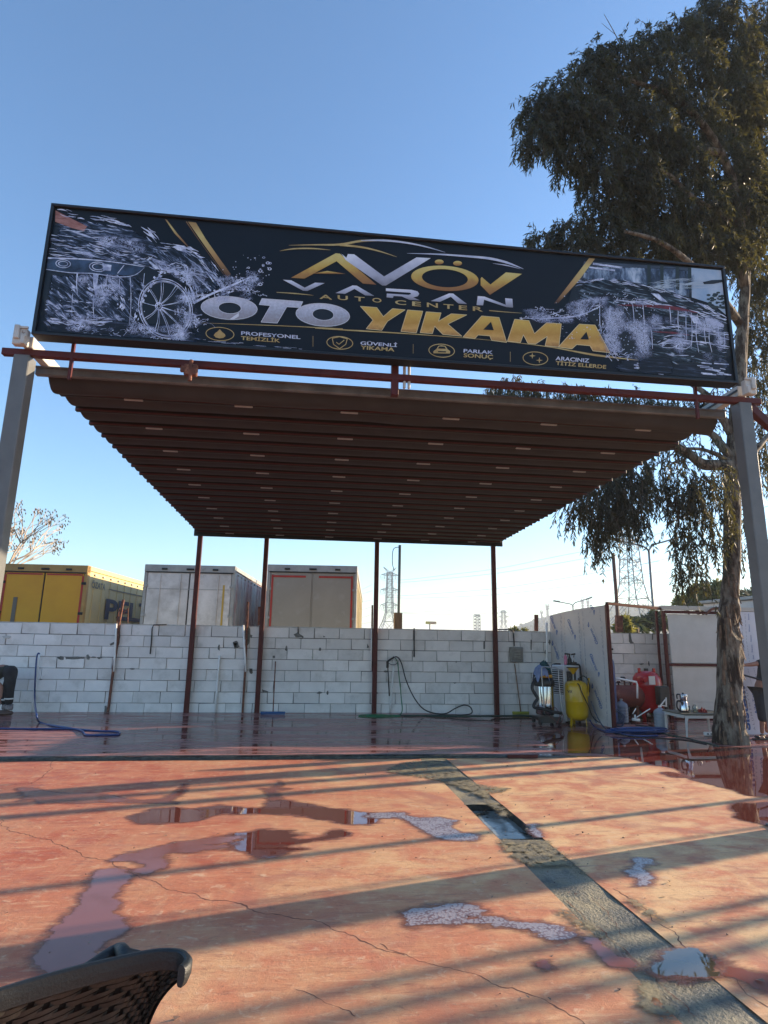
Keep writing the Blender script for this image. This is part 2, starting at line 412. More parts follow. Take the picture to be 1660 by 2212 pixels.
def patch(name, pts, m, z=.0015, res=.03, **k):
    PZ[0] += 1; z += PZ[0]*.00015
    k.pop('jit', None); k.pop('sub', None)
    W = [G(*p_) for p_ in pts]; n = len(W); poly = []
    for i in range(n):
        p0, p1, p2, p3 = W[i-1], W[i], W[(i+1) % n], W[(i+2) % n]
        for q in range(4):
            t = q/4; r_ = p1.lerp(p2, t)*.45+.55*(0.5*((2*p1)+(p2-p0)*t+(2*p0-5*p1+4*p2-p3)*t*t+(3*p1-p0-3*p2+p3)*t**3)); poly.append((r_.x, r_.y))
    A = np.array(poly); B = np.roll(A, -1, 0); lo = A.min(0)-.12; hi = A.max(0)+.12
    if (hi-lo).max() > 5: res = .05
    nx, ny = int((hi[0]-lo[0])/res)+2, int((hi[1]-lo[1])/res)+2
    X, Y = np.meshgrid(lo[0]+np.arange(nx)*res, lo[1]+np.arange(ny)*res); Q = np.stack([X.ravel(), Y.ravel()], 1)
    d2 = np.full(len(Q), 1e9); ins = np.zeros(len(Q), bool)
    for a, b in zip(A, B):
        e = b-a; w_ = Q-a; tt = np.clip((w_@e)/max(e@e, 1e-12), 0, 1); dd = w_-tt[:, None]*e; d2 = np.minimum(d2, (dd**2).sum(1))
        c_ = (a[1] > Q[:, 1]) != (b[1] > Q[:, 1])
        if abs(b[1]-a[1]) > 1e-9: ins ^= c_ & (Q[:, 0] < (b[0]-a[0])*(Q[:, 1]-a[1])/(b[1]-a[1])+a[0])
    sd_ = np.sqrt(d2)*np.where(ins, 1, -1); keep = (sd_ > -.15).reshape(ny, nx)
    kf = keep[:-1, :-1] & keep[1:, :-1] & keep[:-1, 1:] & keep[1:, 1:]
    if 'ylim' in k: yl = k.pop('ylim'); kf &= (Y[1:, 1:] < yl)
    jj, ii = np.nonzero(kf); F_ = np.stack([jj*nx+ii, jj*nx+ii+1, (jj+1)*nx+ii+1, (jj+1)*nx+ii], 1)
    u, inv = np.unique(F_, return_inverse=True); inv = inv.reshape(F_.shape)
    me = bpy.data.meshes.new(name); me.from_pydata([(x, y, z) for x, y in Q[u]], [], [tuple(int(v) for v in f) for f in inv]); me.materials.append(m)
    at = me.attributes.new('shore', 'FLOAT', 'POINT'); at.data.foreach_set('value', sd_[u].astype(np.float32))
    return link(name, me, kind='structure', **k)
m_pud = wet_mat('puddle_water', (.13, .036, .026)); m_damp = wet_mat('damp_red_concrete', (.25, .085, .06), 'damp')
m_foam = wet_mat('soap_foam', (.33, .28, .285), 'foam'); m_smear = wet_mat('mortar_smear', (.26, .215, .125), 'smear')
ca = lambda x, y: ((0+x/1.1067)*.54894, (2900+y/1.1067)*.54894)        # left floor crop
cb = lambda x, y: ((1500+x/1.0892)*.54894, (2900+y/1.0892)*.54894)     # right floor crop
cc = lambda x, y: ((850+x/2.2133)*.54894, (3050+y/2.2133)*.54894)      # puddle crop
cd = lambda x, y: ((2300+x/2.2928)*.54894, (2850+y/2.2928)*.54894)     # right water crop
ce = lambda x, y: ((0+x/2.3714)*.54894, (2850+y/2.3714)*.54894)        # left kerb crop
def PT(f, l): return [f(*p) for p in l]
patch('puddle', PT(cc, [(-430, 372), (-330, 345), (-230, 318), (-150, 292), (0, 268), (150, 275), (270, 290), (400, 292), (440, 262), (470, 222), (560, 215), (700, 232), (860, 262), (1000, 290), (1180, 310), (1300, 330), (1400, 350), (1395, 425), (1270, 432), (1180, 430), (1090, 420), (1000, 392), (880, 385), (800, 360), (700, 350), (560, 342), (300, 338), (60, 340), (-60, 362), (-130, 392), (-330, 392)]), m_pud)
patch('puddle', PT(cc, [(400, 120), (470, 125), (530, 95), (560, 50), (575, 85), (540, 112), (635, 120), (600, 128), (520, 130), (530, 170), (560, 215), (480, 222), (460, 170)]), m_damp)
patch('puddle', PT(cc, [(150, 520), (290, 500), (360, 486), (420, 478), (520, 482), (680, 482), (570, 500), (760, 515), (660, 550), (800, 562), (900, 540), (975, 525), (985, 488), (1080, 480), (1150, 500), (1160, 530), (1050, 545), (900, 570), (780, 590), (600, 630), (770, 645), (640, 668), (560, 705), (440, 720), (360, 722), (280, 680), (160, 635), (130, 600), (250, 570), (170, 545)]), m_pud, jit=.3)
patch('puddle', PT(ce, [(170, 600), (330, 600), (480, 635), (640, 650), (800, 645), (960, 655), (1130, 690), (1300, 712), (1480, 700), (1600, 660), (1700, 600), (1730, 560), (1740, 590), (1700, 650), (1600, 715), (1650, 740), (1400, 735), (1150, 725), (900, 728), (700, 738), (520, 735), (380, 735), (320, 705), (180, 715), (260, 680), (200, 640)]), m_damp, jit=.35)
patch('puddle', PT(ce, [(1220, 860), (1330, 830), (1450, 790), (1620, 780), (1800, 800), (1900, 830), (1850, 900), (1650, 915), (1450, 930), (1280, 920)]), m_pud, jit=.4)
patch('puddle', PT(ca, [(530, 640), (600, 625), (700, 625), (640, 560), (560, 535), (480, 545), (520, 520), (620, 495), (760, 465), (920, 440), (1060, 432), (1010, 455), (860, 480), (1020, 470), (960, 490), (760, 505), (700, 525), (740, 545), (700, 575), (640, 598), (560, 590)][3:]), m_damp, jit=.3)
patch('puddle', PT(ca, [(390, 620), (430, 585), (500, 572), (575, 600), (545, 640), (500, 690), (520, 730), (490, 775), (560, 800), (540, 840), (470, 890), (420, 960), (400, 1010), (330, 1080), (160, 1100), (190, 1020), (130, 970), (190, 900), (270, 800), (340, 730), (375, 670)]), m_damp, jit=.25)
patch('puddle', PT(cb, [(110, 790), (90, 760), (170, 735), (300, 715), (400, 722), (450, 745), (420, 762), (370, 780), (470, 775), (560, 790), (700, 800), (790, 825), (850, 850), (760, 880), (700, 860), (640, 830), (540, 812), (400, 805), (250, 800), (130, 812)]), m_foam, jit=.3)
patch('puddle', PT(cb, [(120, 345), (260, 348), (320, 360), (300, 385), (340, 410), (420, 425), (400, 442), (300, 442), (220, 425), (170, 395), (90, 350), (-60, 345), (-40, 330), (100, 325)]), m_foam, jit=.4)
patch('puddle', PT(cb, [(1085, 520), (1150, 525), (1180, 545), (1130, 550), (1120, 575), (1165, 590), (1150, 630), (1090, 640), (1110, 610), (1045, 580), (1080, 565)]), m_foam, jit=.4)
patch('puddle', PT(cb, [(640, 380), (670, 375), (665, 395), (690, 415), (680, 428), (655, 415)]), m_foam, jit=.3)
patch('puddle', PT(cb, [(670, 965), (700, 962), (722, 980), (700, 992), (672, 985)]), m_damp)
patch('puddle', PT(cb, [(1430, 960), (1520, 985), (1600, 1010), (1700, 1040), (1700, 1110), (1600, 1070), (1500, 1030)]), m_damp, jit=.3)
patch('puddle', PT(cb, [(870, 860), (940, 880), (1000, 930), (1080, 960), (1110, 1000), (1000, 980), (920, 930)]), m_damp, jit=.3)
# the wide dark water on the right, in front of the tree
patch('puddle', PT(cd, [(-220, 60), (60, 95), (250, 115), (480, 125), (760, 130), (960, 150), (1100, 175), (1230, 200), (1500, 215), (1760, 215), (1900, 260), (1900, 700), (1760, 660), (1480, 645), (1350, 600), (1200, 560), (1050, 520), (950, 490), (860, 420), (760, 385), (640, 375), (560, 350), (420, 310), (300, 290), (100, 262), (-200, 262), (-420, 240), (-420, 110)]), m_pud, jit=.22)
patch('puddle', PT(cd, [(1325, 725), (1480, 715), (1600, 705), (1800, 690), (1800, 930), (1600, 905), (1480, 880), (1380, 850), (1380, 800), (1330, 770)]), m_pud, jit=.3)
patch('puddle', PT(cd, [(700, 440), (760, 432), (960, 470), (940, 482), (800, 478)]), m_damp, jit=.3)
# clear puddle in the trench, bottom right
pz = .012
patch('puddle', PT(cb, [(1225, 930), (1330, 920), (1400, 950), (1445, 1000), (1400, 1040), (1290, 1050), (1200, 1040), (1150, 1020), (1190, 970)]), wet_mat('clear_water', (.085, .07, .045)), z=pz)
for pts in ([(500, 445), (600, 450), (720, 445), (740, 470), (830, 540), (880, 590), (800, 560), (640, 560), (560, 520)],
            [(100, 110), (240, 100), (320, 140), (400, 200), (560, 225), (480, 245), (450, 265), (330, 215), (200, 180), (20, 150)],
            [(440, 270), (520, 300), (560, 340), (520, 345), (470, 300)],
            [(760, 735), (900, 800), (960, 860), (900, 845), (800, 790)],
            [(1090, 1060), (1150, 1050), (1200, 1100), (1300, 1200), (1240, 1231), (1150, 1200), (1100, 1150)],
            [(1060, 690), (1140, 730), (1250, 810), (1200, 800), (1100, 740)]):
    patch('mortar_smear', PT(cb, pts), m_smear, z=.0055, res=.02)
# cracks: narrow grooves meandering over the slab
m_crack = mat('crack_dirt', (.15, .065, .045), .9)
def crack(pts, wd=.012):
    W = [G(*p) for p in pts]; pl = bez(W, 26); mb = MB(); vs = []
    for i, p in enumerate(pl):
        t = (pl[min(i+1, len(pl)-1)]-pl[max(i-1, 0)]).normalized(); nn = Vector((-t.y, t.x, 0))
        q = p+nn*(noise.noise(p*6)*.05+noise.noise(p*25)*.014); ww = wd*(.25+1.0*abs(noise.noise(p*9)))
        vs += [(q+nn*ww*.5+Vector((0, 0, .0008))), (q-nn*ww*.5+Vector((0, 0, .0008)))]
    mb.add(vs, [(2*i, 2*i+1, 2*i+3, 2*i+2) for i in range(len(pl)-1)])
    mb.part('crack', m_crack, kind='structure')
crack(PT(ca, [(0, 360), (40, 400), (130, 430), (250, 465), (340, 510), (480, 545), (600, 600), (720, 660), (900, 705), (1000, 720), (1120, 760), (1300, 790), (1400, 815), (1500, 850), (1660, 920), (1750, 960)]), .013)
crack(PT(cb, [(0, 885), (100, 945), (250, 985), (400, 1020), (520, 1070), (640, 1100), (740, 1140), (840, 1210), (900, 1250)]), .010)
crack(PT(ce, [(530, 300), (500, 340), (460, 430), (380, 500), (300, 560)]), .014)
crack(PT(ca, [(1290, 1100), (1340, 1120), (1440, 1165), (1520, 1230)]), .008)
crack(PT(cb, [(790, 700), (870, 770), (980, 860), (1080, 960), (1140, 1010), (1240, 1100), (1340, 1200)]), .012)
crack(PT(cb, [(890, 690), (960, 740), (1000, 800), (1060, 860)]), .01)
crack(PT(cb, [(1000, 650), (1130, 740), (1250, 850), (1400, 960), (1560, 1090), (1660, 1160)]), .012)
# pebbles and flakes scattered on the slab: uncountable
mb = MB(); rr = random.Random(3)
for i in range(420):
    x = rr.uniform(-4, 5) if i < 260 else rr.uniform(1.2, 2.9); y = rr.uniform(2.6, 9.2); s_ = rr.uniform(.004, .014)*(1 if rr.random() < .93 else 2)
    c = Vector((x, y, s_*.4))
    mb.add([c+Vector((rr.uniform(-1, 1), rr.uniform(-1, 1), rr.uniform(-.5, .7)))*s_ for _ in range(4)], [(0, 1, 2), (0, 2, 3), (0, 3, 1), (1, 3, 2)])
mb.part('grit', mat('grit', (.35, .27, .2), .9, c2=(.10, .06, .05), scale=3), kind='stuff', label='loose grit and mortar crumbs scattered over the red floor')
# ------------------------------------------------------------------ block wall
m_block = mat('aerated_block', (.82, .785, .75), .9, c2=(.72, .69, .66), scale=2.5, bump=.5, bscale=60, c3=(.48, .46, .42), s3=1.8, t3=(.53, .80), rnd=.10, bdist=.004, spec=.2)
m_mort = mat('grey_mortar', (.20, .20, .185), .95, c2=(.12, .12, .11), scale=12, bump=.8, bscale=40, bdist=.01)
m_joint = mat('dark_joint', (.22, .21, .195), .95, c2=(.08, .08, .075), scale=3)
wall = thing('block_wall', 'long white wall of aerated concrete blocks, eight courses high, behind the red poles', 'wall', (0, YW, 0))
WX0, WX1 = -8.4, 10.6; BL, BH, BT = .604, .25, .2
mb = MB(); mb.box(((WX0+WX1)/2, BT/2, 1.0), (WX1-WX0, BT-.03, 1.985)); mb.part('joint_mortar', m_joint, wall)
def block_mesh(seed, L=BL-.010):
    r = random.Random(seed); bm = bmesh.new()
    bmesh.ops.create_cube(bm, size=1)
    for v in bm.verts: v.co = Vector((v.co.x*L, v.co.y*BT, v.co.z*(BH-.009)))
    bmesh.ops.bevel(bm, geom=[e for e in bm.edges if all(v.co.y < 0 for v in e.verts)], offset=.004, segments=1, affect='EDGES')
    # chipped corners
    for v in bm.verts:
        if v.co.y < 0 and r.random() < .38:
            k = r.uniform(.003, .020); v.co.y += k; v.co.x -= math.copysign(k*.6, v.co.x); v.co.z -= math.copysign(k*.5, v.co.z)
    me = bpy.data.meshes.new('block'); bm.to_mesh(me); bm.free(); me.materials.append(m_block); return me
protos = [block_mesh(i) for i in range(9)]; halfs = {}
rr = random.Random(11)
offs = [.0, .31, .02, .36, .05, .30, .43, .16]
cnt = 0
for c in range(8):
    z = (7-c)*BH+BH/2
    x = WX0-offs[c]
    while x < WX1-.05:
        L = BL
        if x+L > WX0+.08:
            x0, x1 = max(x, WX0), min(x+L, WX1)
            if x1-x0 < BL-.02:
                key = round(x1-x0, 2); me = halfs.setdefault(key, block_mesh(100+int(key*100), key-.010))
            else: me = protos[rr.randrange(9)]
            o = bpy.data.objects.new('block', me); COL.objects.link(o); o.parent = wall
            o.location = ((x0+x1)/2+rr.uniform(-.002, .002), BT/2-.012+rr.uniform(-.003, .003), z+rr.uniform(-.0015, .0015))
            o.rotation_euler = (rr.uniform(-.004, .004), rr.uniform(-.003, .003), rr.uniform(-.004, .004)); cnt += 1
        x += L
def wpt(px, py, d=0.0): p = P(px, py, YW-.012-d); return p
def wallpatch(pts, jit=.9, sub=5, th=.006, m=None):
    W = [wpt(*p) for p in pts]; n = len(W); o_ = []
    for i in range(n):
        a, b = W[i], W[(i+1) % n]
        for k in range(sub):
            q = a+(b-a)*(k/sub); q = q+Vector((noise.noise(q*14), 0, noise.noise(q*14+Vector((5, 5, 5)))))*.035*jit
            o_.append(q)
    N_ = len(o_); cen = sum(o_, Vector())/N_
    mb = MB(); vs = [Vector((q.x, q.y-.001, q.z)) for q in o_]+[Vector((q.x*.93+cen.x*.07, q.y-th, q.z*.93+cen.z*.07)) for q in o_]
    mb.add(vs, [(i, N_+i, N_+(i+1) % N_, (i+1) % N_) for i in range(N_)]+[tuple(range(N_, 2*N_))])
    me = mb.mesh('mortar_patch', m or m_mort, off=(0, YW, 0)); bm = bmesh.new(); bm.from_mesh(me)
    bmesh.ops.triangulate(bm, faces=bm.faces[:]); bmesh.ops.recalc_face_normals(bm, faces=bm.faces[:]); bm.to_mesh(me); bm.free()
    link('mortar_patch', me, None, wall)
w0 = lambda x, y: ((0+x/1.66)*.54894, (1950+y/1.66)*.54894)
w1 = lambda x, y: ((900+x/1.66)*.54894, (2050+y/1.66)*.54894)
w2 = lambda x, y: ((1900+x/1.4769)*.54894, (2050+y/1.4769)*.54894)
wz = lambda x, y: ((0+x/3.32)*.54894, (2450+y/3.32)*.54894)
for pl in ([(755, 450), (800, 435), (840, 445), (835, 480), (800, 490), (765, 480)], [(855, 445), (900, 452), (1000, 440), (1100, 450), (1110, 470), (1000, 478), (900, 478), (860, 480)],
           [(1125, 430), (1150, 420), (1180, 445), (1170, 480), (1130, 475)], [(1270, 460), (1300, 448), (1340, 460), (1300, 476)], [(1370, 1090), (1400, 1080), (1410, 1200), (1368, 1200)],
           [(25, 175), (90, 165), (150, 180), (120, 210), (50, 205)]):
    wallpatch(PT(wz, pl), .5 if pl[0][0] != 25 else .3, m=m_mort if pl[0][0] != 25 else mat('pale_mortar', (.5, .5, .48), .95))
for pl in ([(765, 850), (788, 850), (784, 930), (772, 1000), (762, 1040), (754, 1030), (760, 940)], [(1595, 855), (1625, 850), (1640, 900), (1630, 960), (1612, 990), (1596, 930)], [(1525, 960), (1550, 950), (1565, 990), (1530, 1000)],
           [(1630, 1130), (1650, 1135), (1648, 1165), (1632, 1160)], [(715, 965), (745, 955), (748, 975), (725, 982)]):
    wallpatch(PT(w0, pl), .7)
for pl in ([(425, 740), (450, 730), (490, 750), (490, 762), (440, 758)], [(135, 965), (158, 965), (160, 990), (142, 1000)], [(30, 800), (55, 795), (60, 830), (35, 825)], [(140, 740), (158, 745), (150, 765), (138, 760)], [(220, 1100), (260, 1112), (262, 1120), (225, 1118)],
           [(905, 800), (918, 825), (906, 832)], [(290, 880), (305, 878), (305, 895), (290, 893)], [(620, 745), (635, 758), (620, 760)]):
    wallpatch(PT(w1, pl), .5, sub=3)
for pl in ([(850, 650), (860, 650), (868, 700), (880, 710), (858, 712), (850, 700)], [(985, 655), (990, 655), (990, 690), (984, 690)], [(1080, 700), (1160, 703), (1120, 709)], [(5, 700), (14, 700), (14, 745), (5, 745)], [(278, 690), (286, 690), (285, 750), (279, 750)]):
    wallpatch(PT(w2, pl), .25, sub=3)
rgm = random.Random(21)
for _ in range(34):
    c_ = rgm.randrange(1, 8); x = rgm.uniform(-6.6, 10.2); z = c_*BH; p_ = Vector((x, YW-.012, z)); n_ = 7; r0 = rgm.uniform(.012, .035); vert = rgm.random() < .35
    vs = [(x+r0*rgm.uniform(.6, 1.3)*math.cos(a)*(1 if vert else 2.2), YW-.014, z+r0*rgm.uniform(.5, 1.2)*math.sin(a)*(2.4 if vert else .8)) for a in [2*math.pi*i/n_ for i in range(n_)]]
    cv = (x, YW-.022, z); mb = MB(); mb.add(vs+[cv], [(i, (i+1) % n_, n_) for i in range(n_)]); mb.part('mortar_patch', m_mort, wall, world=True)
# ---- things fixed to or leaning on the wall
m_pvc = mat('white_pvc', (.86, .85, .83), .35, c2=(.74, .73, .70), scale=5)
m_rust = mat('rusty_steel', (.20, .075, .045), .8, c2=(.09, .035, .025), scale=9, bump=.4, bscale=60, c3=(.28, .13, .08), s3=11)
m_black = mat('black_rubber', (.012, .012, .013), .45)
m_blackp = mat('black_plastic', (.016, .016, .018), .35)
m_steel = mat('galvanised_steel', (.42, .43, .44), .42, metal=.7, c2=(.30, .31, .31), scale=6)
def rod(name, pts, r, m, label, cat, group=None, seg=8, flat=None, d=0.0):
    W = [P(x, y, YW-.04-d) for x, y in pts]
    W[-1].z = max(W[-1].z, plat(W[-1].x)+r*.2)
    mb = MB()
    if flat: 
        for a, b in zip(W, W[1:]): mb.beam(a, b, flat[0], flat[1], upv=(0, 1, 0))
    else: mb.tube(W, r, seg)
    o = mb.part(name, m, smooth=not flat); return tag(o, label, cat, group)
gp = 'old rusty posts standing at the block wall'
rod('rusty_post', PT(w0, [(808, 680), (780, 830), (770, 950), (742, 1130), (705, 1430)]), .02, m_rust, 'bent rusty post with a wire tangle on top at the left part of the wall', 'post', gp, flat=(.045, .05))
rod('rusty_post', PT(w0, [(1622, 695), (1615, 840), (1605, 1100), (1585, 1430)]), .02, m_rust, 'thin rusty post just left of the second pergola pole', 'post', gp, flat=(.045, .05))
rod('rusty_post', PT(w1, [(203, 560), (203, 680)]), .02, m_rust, 'short rusty post stub rising over the wall touching the second pergola pole', 'post', gp, flat=(.07, .05), d=-.3)
rod('rusty_post', PT(w1, [(940, 550), (938, 690), (934, 980)]), .02, m_rust, 'narrow rusty post directly left of the third pergola pole', 'post', gp, flat=(.04, .04))
rod('rusty_post', PT(w2, [(312, 545), (312, 640)]), .02, m_rust, 'rusty post stub above the wall just left of the printed board', 'post', gp, flat=(.09, .06), d=-.28)
rod('rusty_post', PT(w2, [(792, 550), (794, 645)]), .02, m_rust, 'thick brown post stub above the wall inside the booth opening', 'post', gp, flat=(.17, .1), d=-.3)
mb = MB(); q = lambda x, y: P(*w0(x, y), YW+.05)
for a in ([(785, 735), (770, 790), (765, 830)], [(790, 775), (838, 770), (836, 830)], [(838, 735), (838, 800)], [(780, 740), (815, 760), (840, 735)], [(760, 800), (775, 780), (785, 810), (765, 830)]):
    mb.tube([q(*p) for p in a], .012, 6)
tag(mb.part('wire_tangle', m_rust), 'rusty bent wire and rebar tangle on top of the bent post', 'wire')
gw = 'white plastic pipes on the wall'
rod('white_pipe', PT(wz, [(515, 415), (505, 540), (470, 780), (435, 1000), (410, 1205)]), .022, m_pvc, 'white water pipe with a blue hose over its head at the far left', 'pipe', gw, d=.07)
rod('white_pipe', PT(wz, [(1522, 15), (1515, 200), (1500, 500), (1490, 640)]), .022, m_pvc, 'white conduit hanging from the wall top beside the bent post', 'pipe', gw, d=.07)
rod('white_pipe', PT(w0, [(1437, 1045), (1432, 1100), (1420, 1250), (1410, 1425)]), .024, m_pvc, 'slim white riser pipe between the first pole and the thin post', 'pipe', gw)
rod('white_pipe', PT(w1, [(97, 680), (102, 800), (110, 900), (112, 985)]), .022, m_pvc, 'curved white conduit from the wall top at the thin rusty post', 'pipe', gw, d=.07)
rod('white_pipe', PT(w1, [(935, 690), (934, 800), (932, 980)]), .015, m_pvc, 'thin white pipe clipped beside the third pole', 'pipe', gw, d=.05)
rod('white_pipe', PT(w1, [(1082, 895), (1075, 1000), (1065, 1120), (1055, 1255)]), .024, m_pvc, 'white riser pipe carrying the pressure gun and green hose', 'pipe', gw)
rod('white_pipe', PT(w2, [(372, 590), (374, 700), (372, 840), (362, 950), (350, 1040)]), .028, m_pvc, 'long white pipe leaning at the left edge of the printed board', 'pipe', gw, d=.1)
rod('white_pipe', PT(w2, [(725, 640), (738, 730), (740, 800)]), .03, m_pvc, 'thick cream pipe on the wall right of the printed board frame', 'pipe', gw)
mb = MB(); q = lambda x, y: P((2400+x/5.533)*.54894, (2600+y/5.533)*.54894, YW-.1)
mb.tube([q(1040, -400), (q(1080, -410)), q(1110, 0), q(1140, 250), q(1175, 520)], .028, 8)
tag(mb.part('white_pipe', m_pvc, smooth=True), 'white downpipe with an elbow behind the red pressure tank', 'pipe', gw)
gc = 'black cables hanging down the wall'
rod('black_cable', PT(w0, [(1090, 843), (1005, 845), (995, 870), (990, 960), (982, 1035)]), .014, m_black, 'black cable end hanging left of the first pole', 'cable', gc)
rod('black_cable', PT(w1, [(1213, 700), (1213, 800), (1213, 890)]), .016, m_black, 'black cable end hanging right of the third pole', 'cable', gc)
rod('black_cable', PT(w1, [(455, 690), (455, 732)]), .014, m_black, 'very short black cable end at the wall top', 'cable', gc)
rod('black_cable', PT(w2, [(60, 632), (150, 630), (178, 640), (182, 690), (184, 728)]), .015, m_black, 'black cable running down into the grey switch box', 'cable', gc)
# coping strip: thin pale mortar bed along the wall top, wavy
mb = MB(); vs = []; n = 150
for i in range(n+1):
    x = WX0+(WX1-WX0)*i/n; j = noise.noise(Vector((x*3, 0, 0)))*.006
    vs += [(x, .005+j, 2.0-.004), (x, .0+j, 2.016+j), (x, BT, 2.016), (x, BT, 1.99)]
mb.add(vs, [(i*4+k, (i+1)*4+k, (i+1)*4+k+1, i*4+k+1) for i in range(n) for k in range(3)])
mb.part('top_bed', mat('pale_mortar_bed', (.58, .57, .54), .95, c2=(.4, .4, .37), scale=8), wall)
# switch box
a, b = P(*w2(152, 732), YW), P(*w2(228, 820), YW)
bx = thing('switch_box', 'weathered grey electrical box on the wall beside the fourth pole', 'electrical box', ((a.x+b.x)/2, YW-.07, b.z))
W_, H_ = b.x-a.x, a.z-b.z
m_box = mat('grey_box_plastic', (.24, .235, .215), .5, c2=(.17, .165, .15), scale=8)
MB().box((0, 0, H_/2), (W_, .11, H_), ch=.012).part('case', m_box, bx)
MB().box((0, -.066, H_*.52), (W_*.78, .02, H_*.70), ch=.006).part('lid', mat('box_lid', (.11, .11, .105), .25, c2=(.20, .20, .19), scale=12), bx)
for k in range(3): MB().box((0, -.079, H_*(.35+.18*k)), (W_*.5, .008, .02)).part('breaker_row', m_box, bx)
# squeegee with a blue head, broom with yellow head
def stick(name, top, foot, head, label, m_h, m_head, cat='broom', z=.05):
    A, B = P(*top, YW-.05), G(*foot, z); t = thing(name, label, cat, (B.x, B.y, z))
    MB().tube([A-B+Vector((0, 0, 0)), Vector((0, 0, .06))], .013, 8).part('handle', m_h, t, smooth=True)
    mb = MB(); mb.box((0, 0, .045), (head, .05, .05), ch=.01); mb.part('head', m_head, t)
    mb = MB()
    for i in range(int(head/.018)): mb.box((-head/2+.012+i*.018, 0, .012), (.01, .035, .03))
    mb.part('bristles', m_head, t); return t
stick('push_broom', w1(307, 918), w1(290, 1266), .55, 'push broom with a blue head leaning by the second pole', m_rust, mat('blue_plastic', (.02, .09, .24), .4))
stick('push_broom', w2(186, 830), w2(222, 1125), .42, 'wooden-handled broom with yellowish head under the switch box', mat('worn_wood', (.24, .14, .09), .7), mat('yellowgreen_plastic', (.35, .36, .06), .5), z=.02)
# ------------------------------------------------------------------ hoses
def hose(name, pts, r, m, label, group=None, n=8, seg=7, cat='hose'):
    return tag(MB().tube(bez(pts, n), r, seg).part(name, m, smooth=True), label, cat, group)
m_bhose = mat('blue_hose', (.015, .045, .17), .3); m_ghose = mat('green_hose', (.02, .16, .07), .35); m_dhose = mat('dark_green_hose', (.012, .045, .035), .3)
f = lambda x, y, z=.065: G(*wz(x, y), z)
hose('blue_hose', [P(*wz(520, 410), YW-.1), P(*wz(500, 405), YW-.12), P(*wz(480, 480), YW-.14), P(*wz(462, 760), YW-.2), P(*wz(458, 1000), YW-.28), f(480, 1200, .25), f(520, 1300), f(700, 1345), f(900, 1375), f(1080, 1400), f(1300, 1415), f(1500, 1420), f(1570, 1440), f(1520, 1465), f(1300, 1470), f(1130, 1465), f(1080, 1420), f(980, 1390), f(700, 1388), f(400, 1388), f(100, 1385), f(-300, 1378)], .017, m_bhose, 'blue hose hanging on the far left pipe and looped on the wet floor')
g = lambda x, y, z=.06: G(*w1(x, y), z)
hose('black_hose', [P(*w1(1040, 925), YW-.12), P(*w1(1060, 905), YW-.1), P(*w1(1100, 888), YW-.1), P(*w1(1130, 930), YW-.12), P(*w1(1160, 1040), YW-.15), P(*w1(1210, 1150), YW-.2), g(1270, 1225, .16), g(1340, 1255, .07), g(1420, 1258, .07), P(*w1(1480, 1225), YW-.2), P(*w1(1540, 1203), YW-.15), P(*w1(1583, 1220), YW-.2), g(1575, 1262), g(1400, 1268), g(1250, 1270), g(1100, 1270)], .014, m_black, 'black pressure hose arching from the riser pipe down to the floor')
hose('green_hose', [P(*w1(1090, 895), YW-.1), P(*w1(1105, 930), YW-.12), P(*w1(1115, 1020), YW-.12), P(*w1(1128, 1150), YW-.14), g(1125, 1262), g(1000, 1266), g(870, 1268), g(865, 1277), g(1000, 1280), g(1120, 1276), g(1080, 1270), g(950, 1274), g(900, 1272)], .012, m_ghose, 'thin green hose coiled at the foot of the third pole')
hose('dark_hose', [g(1130, 1272), g(1400, 1276), g(1700, 1275), G(*w2(60, 1134), .04), G(*w2(200, 1133), .03), G(*w2(300, 1135), .03)], .022, m_dhose, 'dark green hose lying straight along the wall foot')
# pressure gun hanging on the riser
gun = thing('pressure_gun', 'black pressure washer gun and lance hanging from the white riser pipe', 'spray gun', tuple(P(*w1(1040, 930), YW-.14)))
MB().tube(bez([(-.02, 0, .03), (.06, 0, .09), (.16, 0, .15)], 5), .022, 8).part('grip', m_blackp, gun, smooth=True)
MB().tube([(0, 0, -.02), (.05, 0, -.75)], .015, 8).part('lance', m_blackp, gun, smooth=True)
MB().box((-.005, 0, -.03), (.06, .05, .16), ch=.01).part('body', m_blackp, gun)
MB().tube(bez([(.03, 0, .0), (.10, 0, -.03), (.2, 0, -.02), (.24, 0, .07)], 5), .007, 6).part('trigger_guard', m_blackp, gun, smooth=True)
# ------------------------------------------------------------------ pergola
perg = thing('pergola', 'steel pergola with dark ribbed awning, grey front pillars and red rear poles', 'pergola', (0, 0, 0))
m_pillar = mat('grey_painted_steel', (.145, .15, .15), .45, c2=(.12, .125, .125), scale=5, bump=.1, bscale=30)
m_pillar2 = m_pillar
for x, lb in ((-2.927, None), (4.7301, None)):
    mb = MB(); mb.box((x, YP, (ZF+.025)/2), (.15, .15, ZF+.025), ch=.008); mb.part('pillar', m_pillar, perg)
    mb = MB(); mb.box((x, YP, .012), (.30, .30, .02), ch=.003); mb.part('base_plate', m_pillar, perg)
for x, wd in ((-2.7753, .11), (-1.1911, .11), (1.5286, .11), (4.5171, .11)):
    mb = MB(); mb.box((x, YW-.09, (ZR+.12)/2), (wd, .09, ZR+.12), ch=.006); mb.part('pole', m_redpaint, perg)
# red front beam above the gutter, overhanging at the left; brace at the right
zb = ZF+.06
MB().beam((-3.13, YP-.02, zb), (4.95, YP-.02, zb), .065, .07, ch=.005).part('front_beam', m_redpaint, perg)
br_a = Vector((4.78, YP, zb-.02)); br_b = P(1690, 945, YP+.02)
MB().beam(br_a, br_b+(br_b-br_a)*2, .08, .09, ch=.004).part('brace', m_redpaint, perg)
